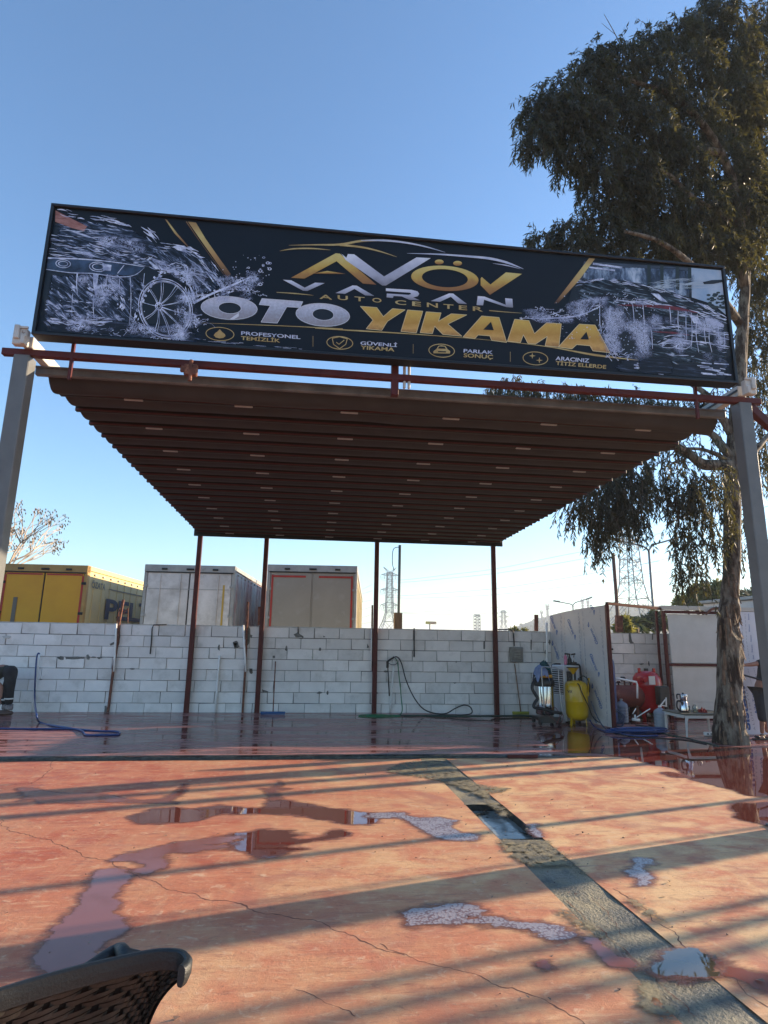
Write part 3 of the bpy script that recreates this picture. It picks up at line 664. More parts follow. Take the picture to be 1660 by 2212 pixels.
# rear beam with dark valance
MB().box(((XL+XR)/2, YW-.16, ZR+.12), (XR-XL, .08, .14), ch=.004).part('rear_beam', m_redpaint, perg)
m_can = mat('dark_awning_fabric', (.038, .036, .040), .8, c2=(.028, .027, .030), scale=3, bump=.12, bscale=90, stretch=(1, 1, 1), bdist=.002)
m_can_d = mat('dark_awning_rib', (.012, .011, .011), .6)
m_gut = mat('anthracite_gutter', (.15, .155, .165), .35, c2=(.085, .09, .095), scale=4)
NR = 19
def cz(y): return ZF+(ZR+.16-ZF)*(y-YF)/(YW-.2-YF)
ys = [YF+.40+(YW-.28-YF-.40)*i/(NR-1) for i in range(NR)]
# fabric: shallow bellies between the ribs
bays = [YF+.02]+ys
mbf = MB(); nx = 28
prof = []
for i in range(len(bays)-1):
    y0, y1 = bays[i], bays[i+1]; K = 7; sag = .07 if i else .13
    for k in range(K+(1 if i == len(bays)-2 else 0)):
        t = k/K; prof.append((y0+(y1-y0)*t, cz(y0+(y1-y0)*t)-.015-sag*math.sin(math.pi*t)**.8*(1-.25*t), i))
vs = []
for j, (y, z, i) in enumerate(prof):
    for k in range(nx+1):
        u = k/nx; x = XL+.05+(XR-XL-.10)*u
        e = min(u, 1-u); curl = -.05*math.exp(-e*26)*(.9 if i == 0 and u > .5 else .12)
        wz_ = noise.noise(Vector((x*1.3, y*2.2, 1)))*(.022 if i < 2 else .007)
        if i == 0: wz_ += noise.noise(Vector((x*.7, y*6, 4)))*.03
        vs.append((x, y, z+curl+wz_))
m_ = len(prof)
mbf.add(vs, [(j*(nx+1)+k, j*(nx+1)+k+1, (j+1)*(nx+1)+k+1, (j+1)*(nx+1)+k) for j in range(m_-1) for k in range(nx)])
fo = mbf.part('awning_fabric', m_can, perg, smooth=True)
for y in ys:
    z = cz(y)
    mb = MB(); mb.box(((XL+XR)/2, y, z-.045), (XR-XL-.06, .05, .085), ch=.006); mb.part('rib', m_can_d, perg)
    mb = MB(); mb.box(((XL+XR)/2, y-.028, z-.07), (XR-XL-.08, .006, .02)); mb.part('rib_channel', mat('rib_channel_red', (.10, .028, .028), .5), perg)
# light strips: on every other rib, six to a rib
m_lamp = mat('unlit_led_strip', (.42, .42, .42), .35, c2=(.36, .36, .36), scale=20)
lm = MB().box((0, 0, 0), (.20, .028, .016), ch=.004).mesh('light_strip', m_lamp)
for i in range(0, NR, 2):
    for k in range(6):
        x = XL+.82+k*(XR-XL-1.62)/5
        link('light_strip', lm, None, perg, loc=(x, ys[i]-.05, cz(ys[i])-.105))
# front gutter and edge track, rear valance
MB().box(((XL+XR)/2-.02, YF-.02, ZF-.005), (XR-XL+.06, .06, .10), ch=.012).part('gutter', m_gut, perg)
MB().box(((XL+XR)/2-.02, YF-.056, ZF+.03), (XR-XL+.06, .014, .02), ch=.003).part('gutter_lip', m_gut, perg)
MB().box(((XL+XR)/2, YW-.225, ZR+.095), (XR-XL+.06, .05, .22), ch=.008).part('rear_valance', m_can_d, perg)
m_wht = mat('chalky_white_paint', (.55, .54, .51), .6, c2=(.42, .40, .37), scale=5, bump=.2, bscale=30, c3=(.22, .12, .08), s3=10, t3=(.60, .68))
for sx in (-1, 1):
    xr = XL-.02 if sx < 0 else XR+.02
    MB().beam((xr, YP-.05, ZF+.17), (xr, YW-.15, ZR+.26), .09, .12, ch=.006).part('side_track', m_wht, perg)
    mb = MB(); mb.beam((xr-.055, YP-.055, ZF+.17), (xr-.055, YW-.15, ZR+.26), .012, .02)
    mb.part('track_groove', m_blackp, perg)
    mb = MB(); mb.box((xr-sx*.0+sx*.03, YP-.13, ZF+.17), (.13, .07, .17), ch=.008); mb.box((xr+sx*.055, YP-.175, ZF+.21), (.05, .03, .14), ch=.006); mb.box((xr-sx*.01, YP-.175, ZF+.13), (.04, .03, .09), ch=.006); mb.box((xr+sx*.02, YP-.17, ZF+.26), (.12, .02, .02))
    mb.part('track_head', m_wht, perg)
# clamp, pulley
p = P(413, 800, YP-.08)
mb = MB(); mb.box(p, (.13, .06, .12), ch=.01); mb.box(p+Vector((-.06, -.02, 0)), (.08, .03, .07), ch=.01); mb.tube([p+Vector((0, -.02, .10)), p+Vector((0, -.02, -.12))], .02, 8)
mb.part('cable_clamp', m_rust, perg)
p = P(880, 815, YP-.02)
mb = MB()
for dx in (-.03, .02): mb.box(p+Vector((dx, 0, 0)), (.028, .04, .26), ch=.008)
mb.part('bracket', m_wht, perg)
# ------------------------------------------------------------------ sign
sgn = thing('billboard_sign', 'wide black and gold car wash signboard mounted above the front of the pergola', 'sign', (0, 0, 0))
SX0, SX1, SZ0, SZ1 = -2.8016, 4.559, 4.5755, 6.0307
m_navy = mat('navy_print', (.007, .011, .018), .45, c2=(.009, .014, .022), scale=2, spec=.22)
m_frame = mat('black_sign_frame', (.010, .011, .014), .35)
MB().box(((SX0+SX1)/2, YS+.07, (SZ0+SZ1)/2), (SX1-SX0-.02, .12, SZ1-SZ0-.02), ch=.004).part('box_panel', m_navy, sgn)
mb = MB()
for z in (SZ0+.016, SZ1-.016): mb.box(((SX0+SX1)/2, YS+.06, z), (SX1-SX0, .155, .032), ch=.005)
for x in (SX0+.018, SX1-.018): mb.box((x, YS+.06, (SZ0+SZ1)/2), (.030, .154, SZ1-SZ0-.066))
mb.part('frame', m_frame, sgn)
a = P(857, 790, YS+.06)
MB().box((a.x, YS+.19, (SZ0+.2+zb)/2), (.075, .08, SZ0+.2-zb+.4), ch=.004).part('support_post', m_redpaint, sgn)
for px in (152, 1510):
    a = P(px, 760 if px < 800 else 845, YS+.1); MB().box((a.x, YS+.16, SZ0-.12), (.03, .03, .5)).part('support_bar', m_redpaint, sgn)
FY = YS+.008
def s4(x, y): return ((0+x/1.5091)*.54894, (700+y/1.5091)*.54894)
def s5(x, y): return ((1000+x/1.66)*.54894, (850+y/1.66)*.54894)
def s6(x, y): return ((1900+x/1.4769)*.54894, (900+y/1.4769)*.54894)
def s7(x, y): return ((650+x/2.3714)*.54894, (850+y/2.3714)*.54894)
LAY = [0]
def SP(f, x, y, k=0): q = P(*f(x, y), FY); return Vector((min(max(q.x, SX0+.04), SX1-.04), FY-.0014*k-LAY[0]*4e-6, min(max(q.z, SZ0+.048), SZ1-.048)))
class Print(MB):
    """flat print: polygons on the sign face, uv.y running down each shape"""
    def part(s, name, mats, parent=None, **k):
        SPLIT = {'word_oto': 'letter', 'word_yikama': 'letter', 'logo_gold_letters': 'letter', 'word_varan': 'letter', 'logo_swoosh': 'logo_swoosh', 'gold_bar': 'gold_bar', 'letter_shadow': 'letter_shadow', 'letter_hole': 'letter_hole'}
        if name not in SPLIT: return MB.part(s, name, mats, parent, kind='stuff', **k)
        for i, (v0, f0) in enumerate(s.marks):
            v1, f1 = s.marks[i+1] if i+1 < len(s.marks) else (len(s.v), len(s.f))
            q = MB(); q.v = s.v[v0:v1]; q.f = [tuple(j-v0 for j in f) for f in s.f[f0:f1]]; q.uv = s.uv[f0:f1]; q.mi = s.mi[f0:f1]
            MB.part(q, SPLIT[name], mats, parent)
    def add(s, *a):
        if not hasattr(s, 'marks'): s.marks = []
        s.marks.append((len(s.v), len(s.f))); return MB.add(s, *a)
    def poly(s, f, pts, k=1, ring=None, vr=None):
        LAY[0] = (LAY[0]+1) % 300
        W = [SP(f, x, y, k) for x, y in pts]
        ys_ = [p[1] for p in pts]; lo, hi = (min(ys_), max(ys_)) if vr is None else vr
        uv = [(0.5, 1-(y-lo)/max(hi-lo, 1e-6)) for y in ys_]
        if ring:
            W2 = [SP(f, x, y, k) for x, y in ring]; uv2 = [(0.5, 1-(y-lo)/max(hi-lo, 1e-6)) for x, y in ring]; n = len(W)
            s.add(W+W2, [(i, (i+1) % n, n+(i+1) % n, n+i) for i in range(n)], uv+uv2)
        else:
            from mathutils.geometry import tessellate_polygon
            tri = tessellate_polygon([[Vector((p.x, p.z, 0)) for p in W]])
            s.add(W, [tuple(t) for t in tri], uv)
    def stroke(s, f, pts, wd, k=2, n=4):
        """tapering brush line, wd in crop pixels at each point (list) or constant"""
        LAY[0] = (LAY[0]+1) % 300
        if n > 1 and len(pts) > 2: pl = bez([Vector((x, y, 0)) for x, y in pts], n)
        else: pl = [Vector((x, y, 0)) for x, y in pts]
        m = len(pl); vs = []; uv = []
        for i, p in enumerate(pl):
            t = pl[min(i+1, m-1)]-pl[max(i-1, 0)]
            t = t.normalized() if t.length > 1e-6 else Vector((1, 0, 0)); nn = Vector((-t.y, t.x, 0)); u = i/(m-1)
            if isinstance(wd, (list, tuple)):
                q = u*(len(wd)-1); a = int(min(q, len(wd)-2)); w_ = wd[a]+(wd[a+1]-wd[a])*(q-a)
            else: w_ = wd
            vs += [SP(f, *(p+nn*w_/2)[:2], k), SP(f, *(p-nn*w_/2)[:2], k)]; uv += [(u, 1), (u, 0)]
        s.add(vs, [(2*i, 2*i+1, 2*i+3, 2*i+2) for i in range(m-1)], uv)
def ell(cx, cy, rx, ry, sh=0.0, n=36, a0=0, a1=2*math.pi):
    return [(cx+rx*math.cos(a0+(a1-a0)*i/n), cy+ry*math.sin(a0+(a1-a0)*i/n)+sh*rx*math.cos(a0+(a1-a0)*i/n)) for i in range(n)]
def pmat(name, stops, noise_amt=.0, ns_=14, rough=.4):
    m = bpy.data.materials.new(name); m.use_nodes = True; N = m.node_tree.nodes; L = m.node_tree.links; b = N['Principled BSDF']
    uv = N.new('ShaderNodeTexCoord'); sp = N.new('ShaderNodeSeparateXYZ'); L.new(uv.outputs['UV'], sp.inputs[0])
    r = N.new('ShaderNodeValToRGB'); r.color_ramp.elements[0].position = stops[0][0]; r.color_ramp.elements[0].color = (*stops[0][1], 1)
    r.color_ramp.elements[1].position = stops[-1][0]; r.color_ramp.elements[1].color = (*stops[-1][1], 1)
    for p_, c in stops[1:-1]: e = r.color_ramp.elements.new(p_); e.color = (*c, 1)
    src = sp.outputs[1]
    if noise_amt:
        n = N.new('ShaderNodeTexNoise'); n.inputs['Scale'].default_value = ns_; n.inputs['Detail'].default_value = 6; L.new(uv.outputs['Object'], n.inputs['Vector'])
        ma = N.new('ShaderNodeMath'); ma.operation = 'MULTIPLY_ADD'; ma.inputs[1].default_value = noise_amt; L.new(n.outputs['Fac'], ma.inputs[0])
        ad = N.new('ShaderNodeMath'); ad.operation = 'SUBTRACT'; ad.inputs[1].default_value = noise_amt/2; L.new(sp.outputs[1], ad.inputs[0]); L.new(ad.outputs[0], ma.inputs[2]); src = ma.outputs[0]
    L.new(src, r.inputs[0]); L.new(r.outputs[0], b.inputs['Base Color']); b.inputs['Roughness'].default_value = rough; b.inputs['Specular IOR Level'].default_value = .35
    return m
m_gold = pmat('gold_print', [(0, (.27, .12, .045)), (.35, (.42, .22, .06)), (.55, (.55, .36, .08)), (1, (.66, .55, .20))], .35, 16)
m_gold2 = pmat('orange_gold_print', [(0, (.36, .17, .05)), (.22, (.62, .36, .10)), (.45, (.50, .27, .05)), (1, (.66, .44, .09))], .35, 24)
m_gbar = pmat('gold_bar_print', [(0, (.10, .045, .02)), (.4, (.42, .24, .09)), (.75, (.58, .46, .17)), (1, (.36, .2, .07))], .5, 3)
m_silv = pmat('silver_print', [(0, (.22, .22, .27)), (.3, (.38, .39, .48)), (.6, (.50, .52, .64)), (1, (.74, .76, .86))], .5, 12)
m_silvd = pmat('water_drop_silver_print', [(0, (.30, .28, .30)), (.3, (.34, .34, .40)), (.55, (.42, .44, .54)), (1, (.62, .64, .76))], .9, 38)
m_wt = mat('white_print', (.62, .64, .76), .4, c2=(.42, .46, .62), scale=9, spec=.35); m_gt = mat('gold_line_print', (.56, .44, .20), .4, c2=(.42, .28, .10), scale=7, spec=.35)
m_sp = mat('splash_print', (.70, .74, .90), .4, c2=(.30, .34, .50), scale=16, spec=.35, lo=.42, hi=.60)
m_outl = mat('dark_edge_print', (.006, .008, .013), .4)
def tone(name, kind, cols, st=(1, 1, 1), rot=0, scale=6, dist=1.5, lo=.4, hi=.7):
    """printed picture tones: streaks of light on wet paint, webs of splashing water; fades to nothing at the rim of its patch"""
    m = bpy.data.materials.new(name); m.use_nodes = True; N = m.node_tree.nodes; L = m.node_tree.links; b = N['Principled BSDF']; out = N['Material Output']
    tc = N.new('ShaderNodeTexCoord'); r_ = N.new('ShaderNodeMapping'); r_.inputs['Rotation'].default_value = (0, rot, 0); L.new(tc.outputs['Object'], r_.inputs[0])
    q = N.new('ShaderNodeMapping'); q.inputs['Scale'].default_value = st; L.new(r_.outputs[0], q.inputs[0])
    sp = N.new('ShaderNodeSeparateXYZ'); L.new(tc.outputs['UV'], sp.inputs[0])
    n = N.new('ShaderNodeTexNoise'); n.inputs['Scale'].default_value = scale; n.inputs['Detail'].default_value = 9; n.inputs['Roughness'].default_value = .68; n.inputs['Distortion'].default_value = dist; L.new(q.outputs[0], n.inputs['Vector'])
    def rg(f, a, bb, c=0, d=1):
        r = N.new('ShaderNodeMapRange'); r.interpolation_type = 'SMOOTHSTEP'; r.inputs[1].default_value = a; r.inputs[2].default_value = bb; r.inputs[3].default_value = c; r.inputs[4].default_value = d; L.new(f, r.inputs[0]); return r.outputs[0]
    def ma(op, a, b_):
        x = N.new('ShaderNodeMath'); x.operation = op
        for i_, v in enumerate((a, b_)):
            if isinstance(v, (int, float)): x.inputs[i_].default_value = v
            else: L.new(v, x.inputs[i_])
        return x.outputs[0]
    cr = N.new('ShaderNodeValToRGB'); e = cr.color_ramp; e.elements[0].position = 0; e.elements[0].color = (*cols[0], 1); e.elements[1].position = 1; e.elements[1].color = (*cols[-1], 1)
    for i_, c in enumerate(cols[1:-1]): e.elements.new((i_+1)/(len(cols)-1)).color = (*c, 1)
    fade = rg(sp.outputs[1], .0, .45)
    tr = N.new('ShaderNodeBsdfTransparent'); mx = N.new('ShaderNodeMixShader')
    if kind == 'streak':
        f_ = rg(n.outputs['Fac'], lo, hi); L.new(f_, cr.inputs[0]); al = rg(ma('ADD', fade, ma('MULTIPLY', ma('SUBTRACT', n.outputs['Fac'], .5), 1.2)), .15, .55)
    else:
        v = N.new('ShaderNodeTexVoronoi'); v.feature = 'DISTANCE_TO_EDGE'; v.inputs['Scale'].default_value = scale*1.0
        dq = N.new('ShaderNodeVectorMath'); dq.operation = 'MULTIPLY_ADD'; L.new(n.outputs['Color'], dq.inputs[0]); dq.inputs[1].default_value = (.30, .30, .30); L.new(q.outputs[0], dq.inputs[2]); L.new(dq.outputs[0], v.inputs['Vector'])
        n2 = N.new('ShaderNodeTexNoise'); n2.inputs['Scale'].default_value = 4.5; n2.inputs['Detail'].default_value = 5; L.new(tc.outputs['Object'], n2.inputs['Vector'])
        wd = ma('MULTIPLY', ma('MULTIPLY', rg(n2.outputs['Fac'], .38, .66, .0, 1), fade), .19)
        web = ma('SUBTRACT', wd, v.outputs['Distance']); al = rg(web, .0, .05); L.new(rg(web, .0, .22), cr.inputs[0])
    L.new(cr.outputs[0], b.inputs['Base Color']); b.inputs['Roughness'].default_value = .45; b.inputs['Specular IOR Level'].default_value = .25
    L.new(al, mx.inputs[0]); L.new(tr.outputs[0], mx.inputs[1]); L.new(b.outputs[0], mx.inputs[2]); L.new(mx.outputs[0], out.inputs[0]); return m
def softpatch(pr, f, pts, k=2):
    LAY[0] = (LAY[0]+1) % 300
    pl = bez([Vector((x, y, 0)) for x, y in pts]+[Vector((*pts[0], 0))], 5)[:-1]; n_ = len(pl); cx = sum(p.x for p in pl)/n_; cy = sum(p.y for p in pl)/n_
    W = [SP(f, p.x, p.y, k) for p in pl]; mid = [SP(f, cx+(p.x-cx)*.5, cy+(p.y-cy)*.5, k) for p in pl]; c = SP(f, cx, cy, k)
    pr.add(W+mid+[c], [(i, (i+1) % n_, n_+(i+1) % n_, n_+i) for i in range(n_)]+[(n_+i, n_+(i+1) % n_, 2*n_) for i in range(n_)], [(.5, 0)]*n_+[(.5, .6)]*n_+[(.5, 1)])
DK, MD, LT, WH = (.006, .009, .015), (.05, .07, .12), (.26, .31, .45), (.72, .76, .92)
t_hood = tone('wet_hood_tones', 'streak', [DK, (.02, .03, .05), MD, LT, WH], (1.2, 1, 7), rad(-12), 3.2, .8, .38, .68)
t_hood2 = tone('wet_fender_tones', 'streak', [DK, (.02, .03, .05), MD, LT, WH], (1.4, 1, 7), rad(-40), 3.4, 1.0, .40, .68)
t_floor = tone('wet_floor_tones', 'streak', [DK, (.014, .02, .035), (.06, .08, .14), LT], (1.0, 1, 9), 0, 3.0, .4, .42, .75)
t_web = tone('splash_web_tones', 'web', [(.30, .35, .55), (.62, .68, .88), WH], (1, 1, 1), 0, 19, 1.0)
t_web2 = tone('fine_splash_tones', 'web', [(.26, .30, .48), (.50, .56, .76), (.66, .7, .86)], (1, 1, .8), 0, 26, 1.0)
t_tail = tone('wet_tail_tones', 'streak', [DK, (.012, .02, .03), (.05, .075, .10), (.22, .28, .36), WH], (1.3, 1, 8), rad(-9), 3.0, .9, .42, .72)
t_bay = tone('wash_bay_tones', 'streak', [(.02, .03, .05), (.06, .09, .15), (.20, .28, .40), (.5, .58, .7)], (2.2, 1, .8), 0, 3.5, .3, .35, .70)
# OTO
pr = Print()
def oring(f, c, ro, ci, ri, sh, k=3): pr.poly(f, ell(*c, *ro, sh), k, ring=ell(*ci, *ri, sh), vr=(c[1]-ro[1], c[1]+ro[1]))
oring(s7, (600, 862), (262, 107), (606, 862), (106, 53), .045); oring(s5, (450, 648), (175, 74), (452, 646), (70, 38), .06)
pr.poly(s7, [(906, 774), (1287, 803), (1260, 858), (1137, 851), (1048, 1003), (898, 993), (985, 840), (880, 830)], 3)
pr.part('word_oto', m_silvd, sgn)
pr = Print()
for c, ro, f in (((600, 864), (272, 116), s7), ((450, 649), (182, 80), s5)): pr.poly(f, ell(*c, *ro, .05), 1)
pr.part('letter_shadow', m_outl, sgn)
pr = Print()
pr.poly(s5, [(695, 592), (802, 600), (845, 660), (905, 607), (988, 615), (872, 690), (835, 749), (733, 739), (778, 682)], 3)
pr.poly(s5, [(1003, 616), (1103, 624), (1060, 766), (960, 756)], 3)
pr.poly(s5, [(1125, 628), (1222, 635), (1205, 690), (1288, 641), (1390, 648), (1266, 708), (1357, 787), (1234, 776), (1180, 722), (1166, 770), (1085, 765)], 3)
A1 = [(1365, 793), (1487, 655), (1600, 665), (1650, 828), (1552, 815), (1540, 785), (1463, 779), (1442, 803)]
pr.poly(s5, A1, 3); 
pr.poly(s6, [(143, 656), (185, 528), (268, 536), (300, 612), (372, 547), (456, 555), (442, 690), (362, 682), (374, 628), (306, 672), (262, 668), (236, 618), (218, 664)], 3)
pr.poly(s6, [(438, 690), (560, 556), (652, 562), (738, 722), (640, 712), (622, 682), (545, 675), (518, 700)], 3)
pr.part('word_yikama', m_gold2, sgn)
pr = Print(); pr.poly(s5, [(1497, 744), (1548, 692), (1566, 748)], 4); pr.poly(s6, [(566, 644), (602, 600), (617, 646)], 4); pr.part('letter_hole', m_navy, sgn)
# letter outlines in pale gold
pr = Print()
def outl(f, pts, w_=4, k=5):
    P_ = pts+[pts[0]]
    for a, b in zip(P_, P_[1:]): pr.stroke(f, [a, b], w_, k, 1)
for pts in ([(695, 592), (802, 600), (845, 660), (905, 607), (988, 615), (872, 690), (835, 749), (733, 739), (778, 682)], [(1003, 616), (1103, 624), (1060, 766), (960, 756)], [(1125, 628), (1222, 635), (1205, 690), (1288, 641), (1390, 648), (1266, 708), (1357, 787), (1234, 776), (1180, 722), (1166, 770), (1085, 765)], A1): outl(s5, pts, 3.2)
for pts in ([(143, 656), (185, 528), (268, 536), (300, 612), (372, 547), (456, 555), (442, 690), (362, 682), (374, 628), (306, 672), (262, 668), (236, 618), (218, 664)], [(438, 690), (560, 556), (652, 562), (738, 722), (640, 712), (622, 682), (545, 675), (518, 700)]): outl(s6, pts, 3)
pr.part('letter_edge', mat('pale_gold_print', (.72, .60, .34), .4), sgn)
pr = Print()
outl(s7, ell(600, 862, 262, 107, .045, 30), 5); outl(s7, ell(606, 862, 106, 53, .045, 24), 5); outl(s5, ell(450, 648, 175, 74, .06, 30), 3.5); outl(s5, ell(452, 646, 70, 38, .06, 24), 3.5)
outl(s7, [(906, 774), (1287, 803), (1260, 858), (1137, 851), (1048, 1003), (898, 993), (985, 840), (880, 830)], 5)
pr.poly(s7, [(600, 970), (690, 905), (690, 940), (640, 972)], 5)
pr.part('letter_edge', mat('pale_silver_print', (.66, .68, .76), .4), sgn)
# AVOV logo
pr = Print()
pr.poly(s5, [(243, 405), (535, 245), (562, 248), (800, 450), (712, 443), (540, 297), (330, 411)], 3)
pr.poly(s5, [(385, 378), (480, 361), (600, 380), (480, 379)], 4)
pr.poly(s5, ell(1247, 409, 220, 82, .06), 3, ring=ell(1247, 408, 150, 59, .06), vr=(327, 491))
pr.poly(s5, ell(1210, 302, 29, 16, 0, 18), 3); pr.poly(s5, ell(1330, 311, 29, 16, 0, 18), 3)
pr.poly(s6, [(-12, 292), (-12, 330), (42, 386), (228, 264), (135, 255), (45, 326), (-6, 282)], 3)
pr.part('logo_gold_letters', m_gold, sgn)
pr = Print()
pr.poly(s5, [(572, 248), (604, 275), (614, 250), (655, 252), (850, 397), (1062, 272), (1155, 277), (862, 456), (838, 456), (600, 290)], 3)
for pts in ([(190, 418), (245, 422), (332, 470), (400, 437), (462, 440), (350, 491), (322, 490)], [(533, 505), (645, 455), (672, 457), (787, 524), (727, 520), (657, 478), (595, 510)], [(1155, 557), (1275, 507), (1300, 508), (1392, 577), (1335, 573), (1286, 529), (1215, 562)]): pr.poly(s5, pts, 3)
pr.poly(s5, [(862, 474), (1030, 484), (1068, 494), (1080, 510), (1070, 526), (1040, 533), (1084, 553), (1018, 550), (965, 527), (912, 524), (908, 537), (866, 533), (868, 508), (1010, 517), (1028, 511), (1020, 503), (862, 492)], 3)
pr.poly(s6, [(-36, 445), (-29, 393), (10, 396), (134, 444), (130, 405), (172, 409), (176, 460), (138, 457), (8, 414), (2, 447)], 3)
pr.part('word_varan', m_silv, sgn)
# swooshes
pr = Print()
pr.stroke(s5, [(228, 193), (400, 190), (560, 188), (700, 165), (830, 160)], [1, 8, 14, 14, 10], 3); pr.stroke(s5, [(560, 190), (700, 205), (820, 232), (935, 270)], [14, 12, 8, 1], 3)
pr.stroke(s5, [(168, 230), (260, 216), (380, 214), (500, 224)], [1, 9, 9, 1], 3); pr.stroke(s5, [(148, 500), (270, 508), (390, 520)], [3, 7, 1], 3); pr.stroke(s6, [(38, 477), (130, 485), (228, 492)], [5, 4, 1], 3)
pr.part('logo_swoosh', m_gt, sgn)
pr = Print()
pr.stroke(s5, [(700, 163), (850, 162), (1000, 178), (1130, 205), (1250, 240)], [4, 13, 11, 8, 1], 4); pr.stroke(s5, [(1000, 246), (1200, 252), (1400, 266), (1540, 280), (1650, 306), (1760, 348)], [1, 9, 13, 16, 14, 2], 4)
pr.stroke(s5, [(1560, 312), (1650, 325), (1740, 348)], [1, 7, 1], 4)
pr.part('logo_swoosh', m_wt, sgn)
# ---- typed words
def textquad(s_, f, TL, TR, BL_, m, name, k=4, bold=.0, kern=1.0):
    cu = bpy.data.curves.new('t', 'FONT'); cu.body = s_; cu.offset = bold; cu.space_character = kern; cu.resolution_u = 4
    ob = bpy.data.objects.new('t', cu); COL.objects.link(ob)
    dg = bpy.context.evaluated_depsgraph_get(); me = bpy.data.meshes.new_from_object(ob.evaluated_get(dg)); bpy.data.objects.remove(ob); bpy.data.curves.remove(cu)
    vs = np.array([v.co[:] for v in me.vertices]); lo = vs.min(0); hi = vs.max(0)
    out = []
    for x, y, _ in vs:
        u = (x-lo[0])/(hi[0]-lo[0]); v = (hi[1]-y)/(hi[1]-lo[1])
        px = TL[0]+(TR[0]-TL[0])*u+(BL_[0]-TL[0])*v; py = TL[1]+(TR[1]-TL[1])*u+(BL_[1]-TL[1])*v
        out.append(f(px, py, k))
    fs = [tuple(p.vertices) for p in me.polygons]; bpy.data.meshes.remove(me)
    return out, fs
def stext(s_, f, TL, TR, BL_, m, name='lettering', bold=.02, kern=1.0):
    v, fs = textquad(s_, None if False else (lambda x, y, k: SP(f, x, y, k)), TL, TR, BL_, m, name, 4, bold, kern)
    MB().add(v, fs).part(name, m, sgn)
stext('PROFESYONEL', s7, (712, 1078), (1264, 1118), (712, 1112), m_wt); stext('TEMİZLİK', s7, (712, 1112), (1078, 1138), (709, 1158), m_gt)
stext('GÜVENLİ', s5, (697, 813), (936, 828), (695, 843), m_wt); stext('YIKAMA', s5, (697, 847), (919, 862), (695, 872), m_gt)
stext('PARLAK', s5, (1370, 870), (1562, 882), (1368, 893), m_wt); stext('SONUÇ', s5, (1370, 898), (1562, 910), (1368, 930), m_gt)
stext('ARACINIZ', s6, (424, 743), (620, 757), (422, 766), m_wt); stext('TİTİZ ELLERDE', s6, (426, 764), (718, 787), (424, 793), m_gt)
for ch, x, y, w_ in (('A', 470, 532, 84), ('U', 580, 537, 66), ('T', 690, 545, 66), ('O', 803, 553, 60), ('C', 958, 568, 72), ('E', 1062, 577, 58), ('N', 1165, 585, 72), ('T', 1270, 594, 66), ('E', 1365, 602, 54), ('R', 1462, 610, 66)):
    stext(ch, s5, (x-w_/2, y-15-w_*.04), (x+w_/2, y-15+w_*.04), (x-w_/2, y+14-w_*.04), m_gt, bold=.015)
# dividing line, icons, lights along the foot
pr = Print()
pr.stroke(s7, [(330, 1000), (700, 1012), (1200, 1032), (1660, 1056)], [1, 5, 6, 8], 3); pr.stroke(s5, [(400, 735), (700, 752), (1000, 770), (1400, 800), (1640, 822)], [3, 9, 6, 3, 2], 3)
pr.stroke(s6, [(100, 652), (400, 690), (650, 735), (900, 765)], [2, 5, 12, 2], 3)
for f, a, b in ((s7, (1382, 1122), (1382, 1222)), (s5, (386, 785), (386, 852)), (s5, (1040, 838), (1040, 900)), (s6, (160, 716), (160, 774))): pr.stroke(f, [a, b], 2.2, 3, 1)
pr.part('gold_rule', m_gt, sgn)
pr = Print()
def ring(f, cx, cy, rx, ry, w_, k=3): pr.poly(f, ell(cx, cy, rx, ry, .05), k, ring=ell(cx, cy, rx-w_, ry-w_, .05))
ring(s7, 514, 1103, 134, 65, 7); ring(s5, 561, 830, 87, 44, 5); ring(s5, 1226, 881, 86, 45, 5); ring(s6, 306, 755, 74, 40, 4.5)
drop = [(512, 1058), (535, 1085), (560, 1105), (566, 1122), (545, 1140), (510, 1144), (475, 1136), (456, 1115), (470, 1094), (492, 1080)]
pr.poly(s7, drop, 3)
for p1, p2 in (((512, 800), (560, 790)), ((560, 790), (610, 804)), ((610, 804), (600, 840)), ((600, 840), (560, 868)), ((560, 868), (520, 840)), ((520, 840), (512, 800)), ((538, 826), (556, 840)), ((556, 840), (590, 812))): pr.stroke(s5, [p1, p2], 5, 3, 1)
pr.poly(s5, [(1172, 885), (1192, 870), (1205, 850), (1225, 846), (1250, 850), (1265, 872), (1282, 885), (1280, 900), (1172, 898)], 3)
for cx, cy, r_ in ((288, 740, 20), (329, 766, 20)): pr.poly(s6, [(cx+(r_ if i % 2 == 0 else r_*.28)*math.cos(i*math.pi/4), cy+(r_*.9 if i % 2 == 0 else r_*.25)*math.sin(i*math.pi/4)) for i in range(8)], 3)
pr.part('icon', m_gt, sgn)
pr = Print(); pr.poly(s5, [(1200, 868), (1210, 854), (1244, 855), (1254, 870)], 5); pr.poly(s5, [(1200, 884), (1256, 886), (1252, 894), (1204, 892)], 5); pr.part('icon_detail', m_navy, sgn)
pr = Print(); rr = random.Random(5)
for x, y, w_, f in ((460, 1210, 70, s7), (552, 1214, 80, s7), (815, 1232, 100, s7), (1418, 1276, 130, s7), (410, 892, 90, s5), (697, 914, 90, s5), (1405, 970, 90, s5), (505, 832, 80, s6), (940, 860, 60, s6), (1420, 890, 36, s6)):
    for _ in range(7): yy = y+rr.uniform(-14, 14)*(1 if f is s7 else .6); xx = x+rr.uniform(-.2, .2)*w_; pr.stroke(f, [(xx-w_*rr.uniform(.2, .6), yy), (xx+w_*rr.uniform(.2, .6), yy+2)], rr.uniform(6, 14)*(1 if f is s7 else .6), 3, 1)
pr.part('amber_reflection', mat('amber_print', (.60, .42, .14), .4, c2=(.35, .20, .05), scale=22), sgn)
pr = Print()
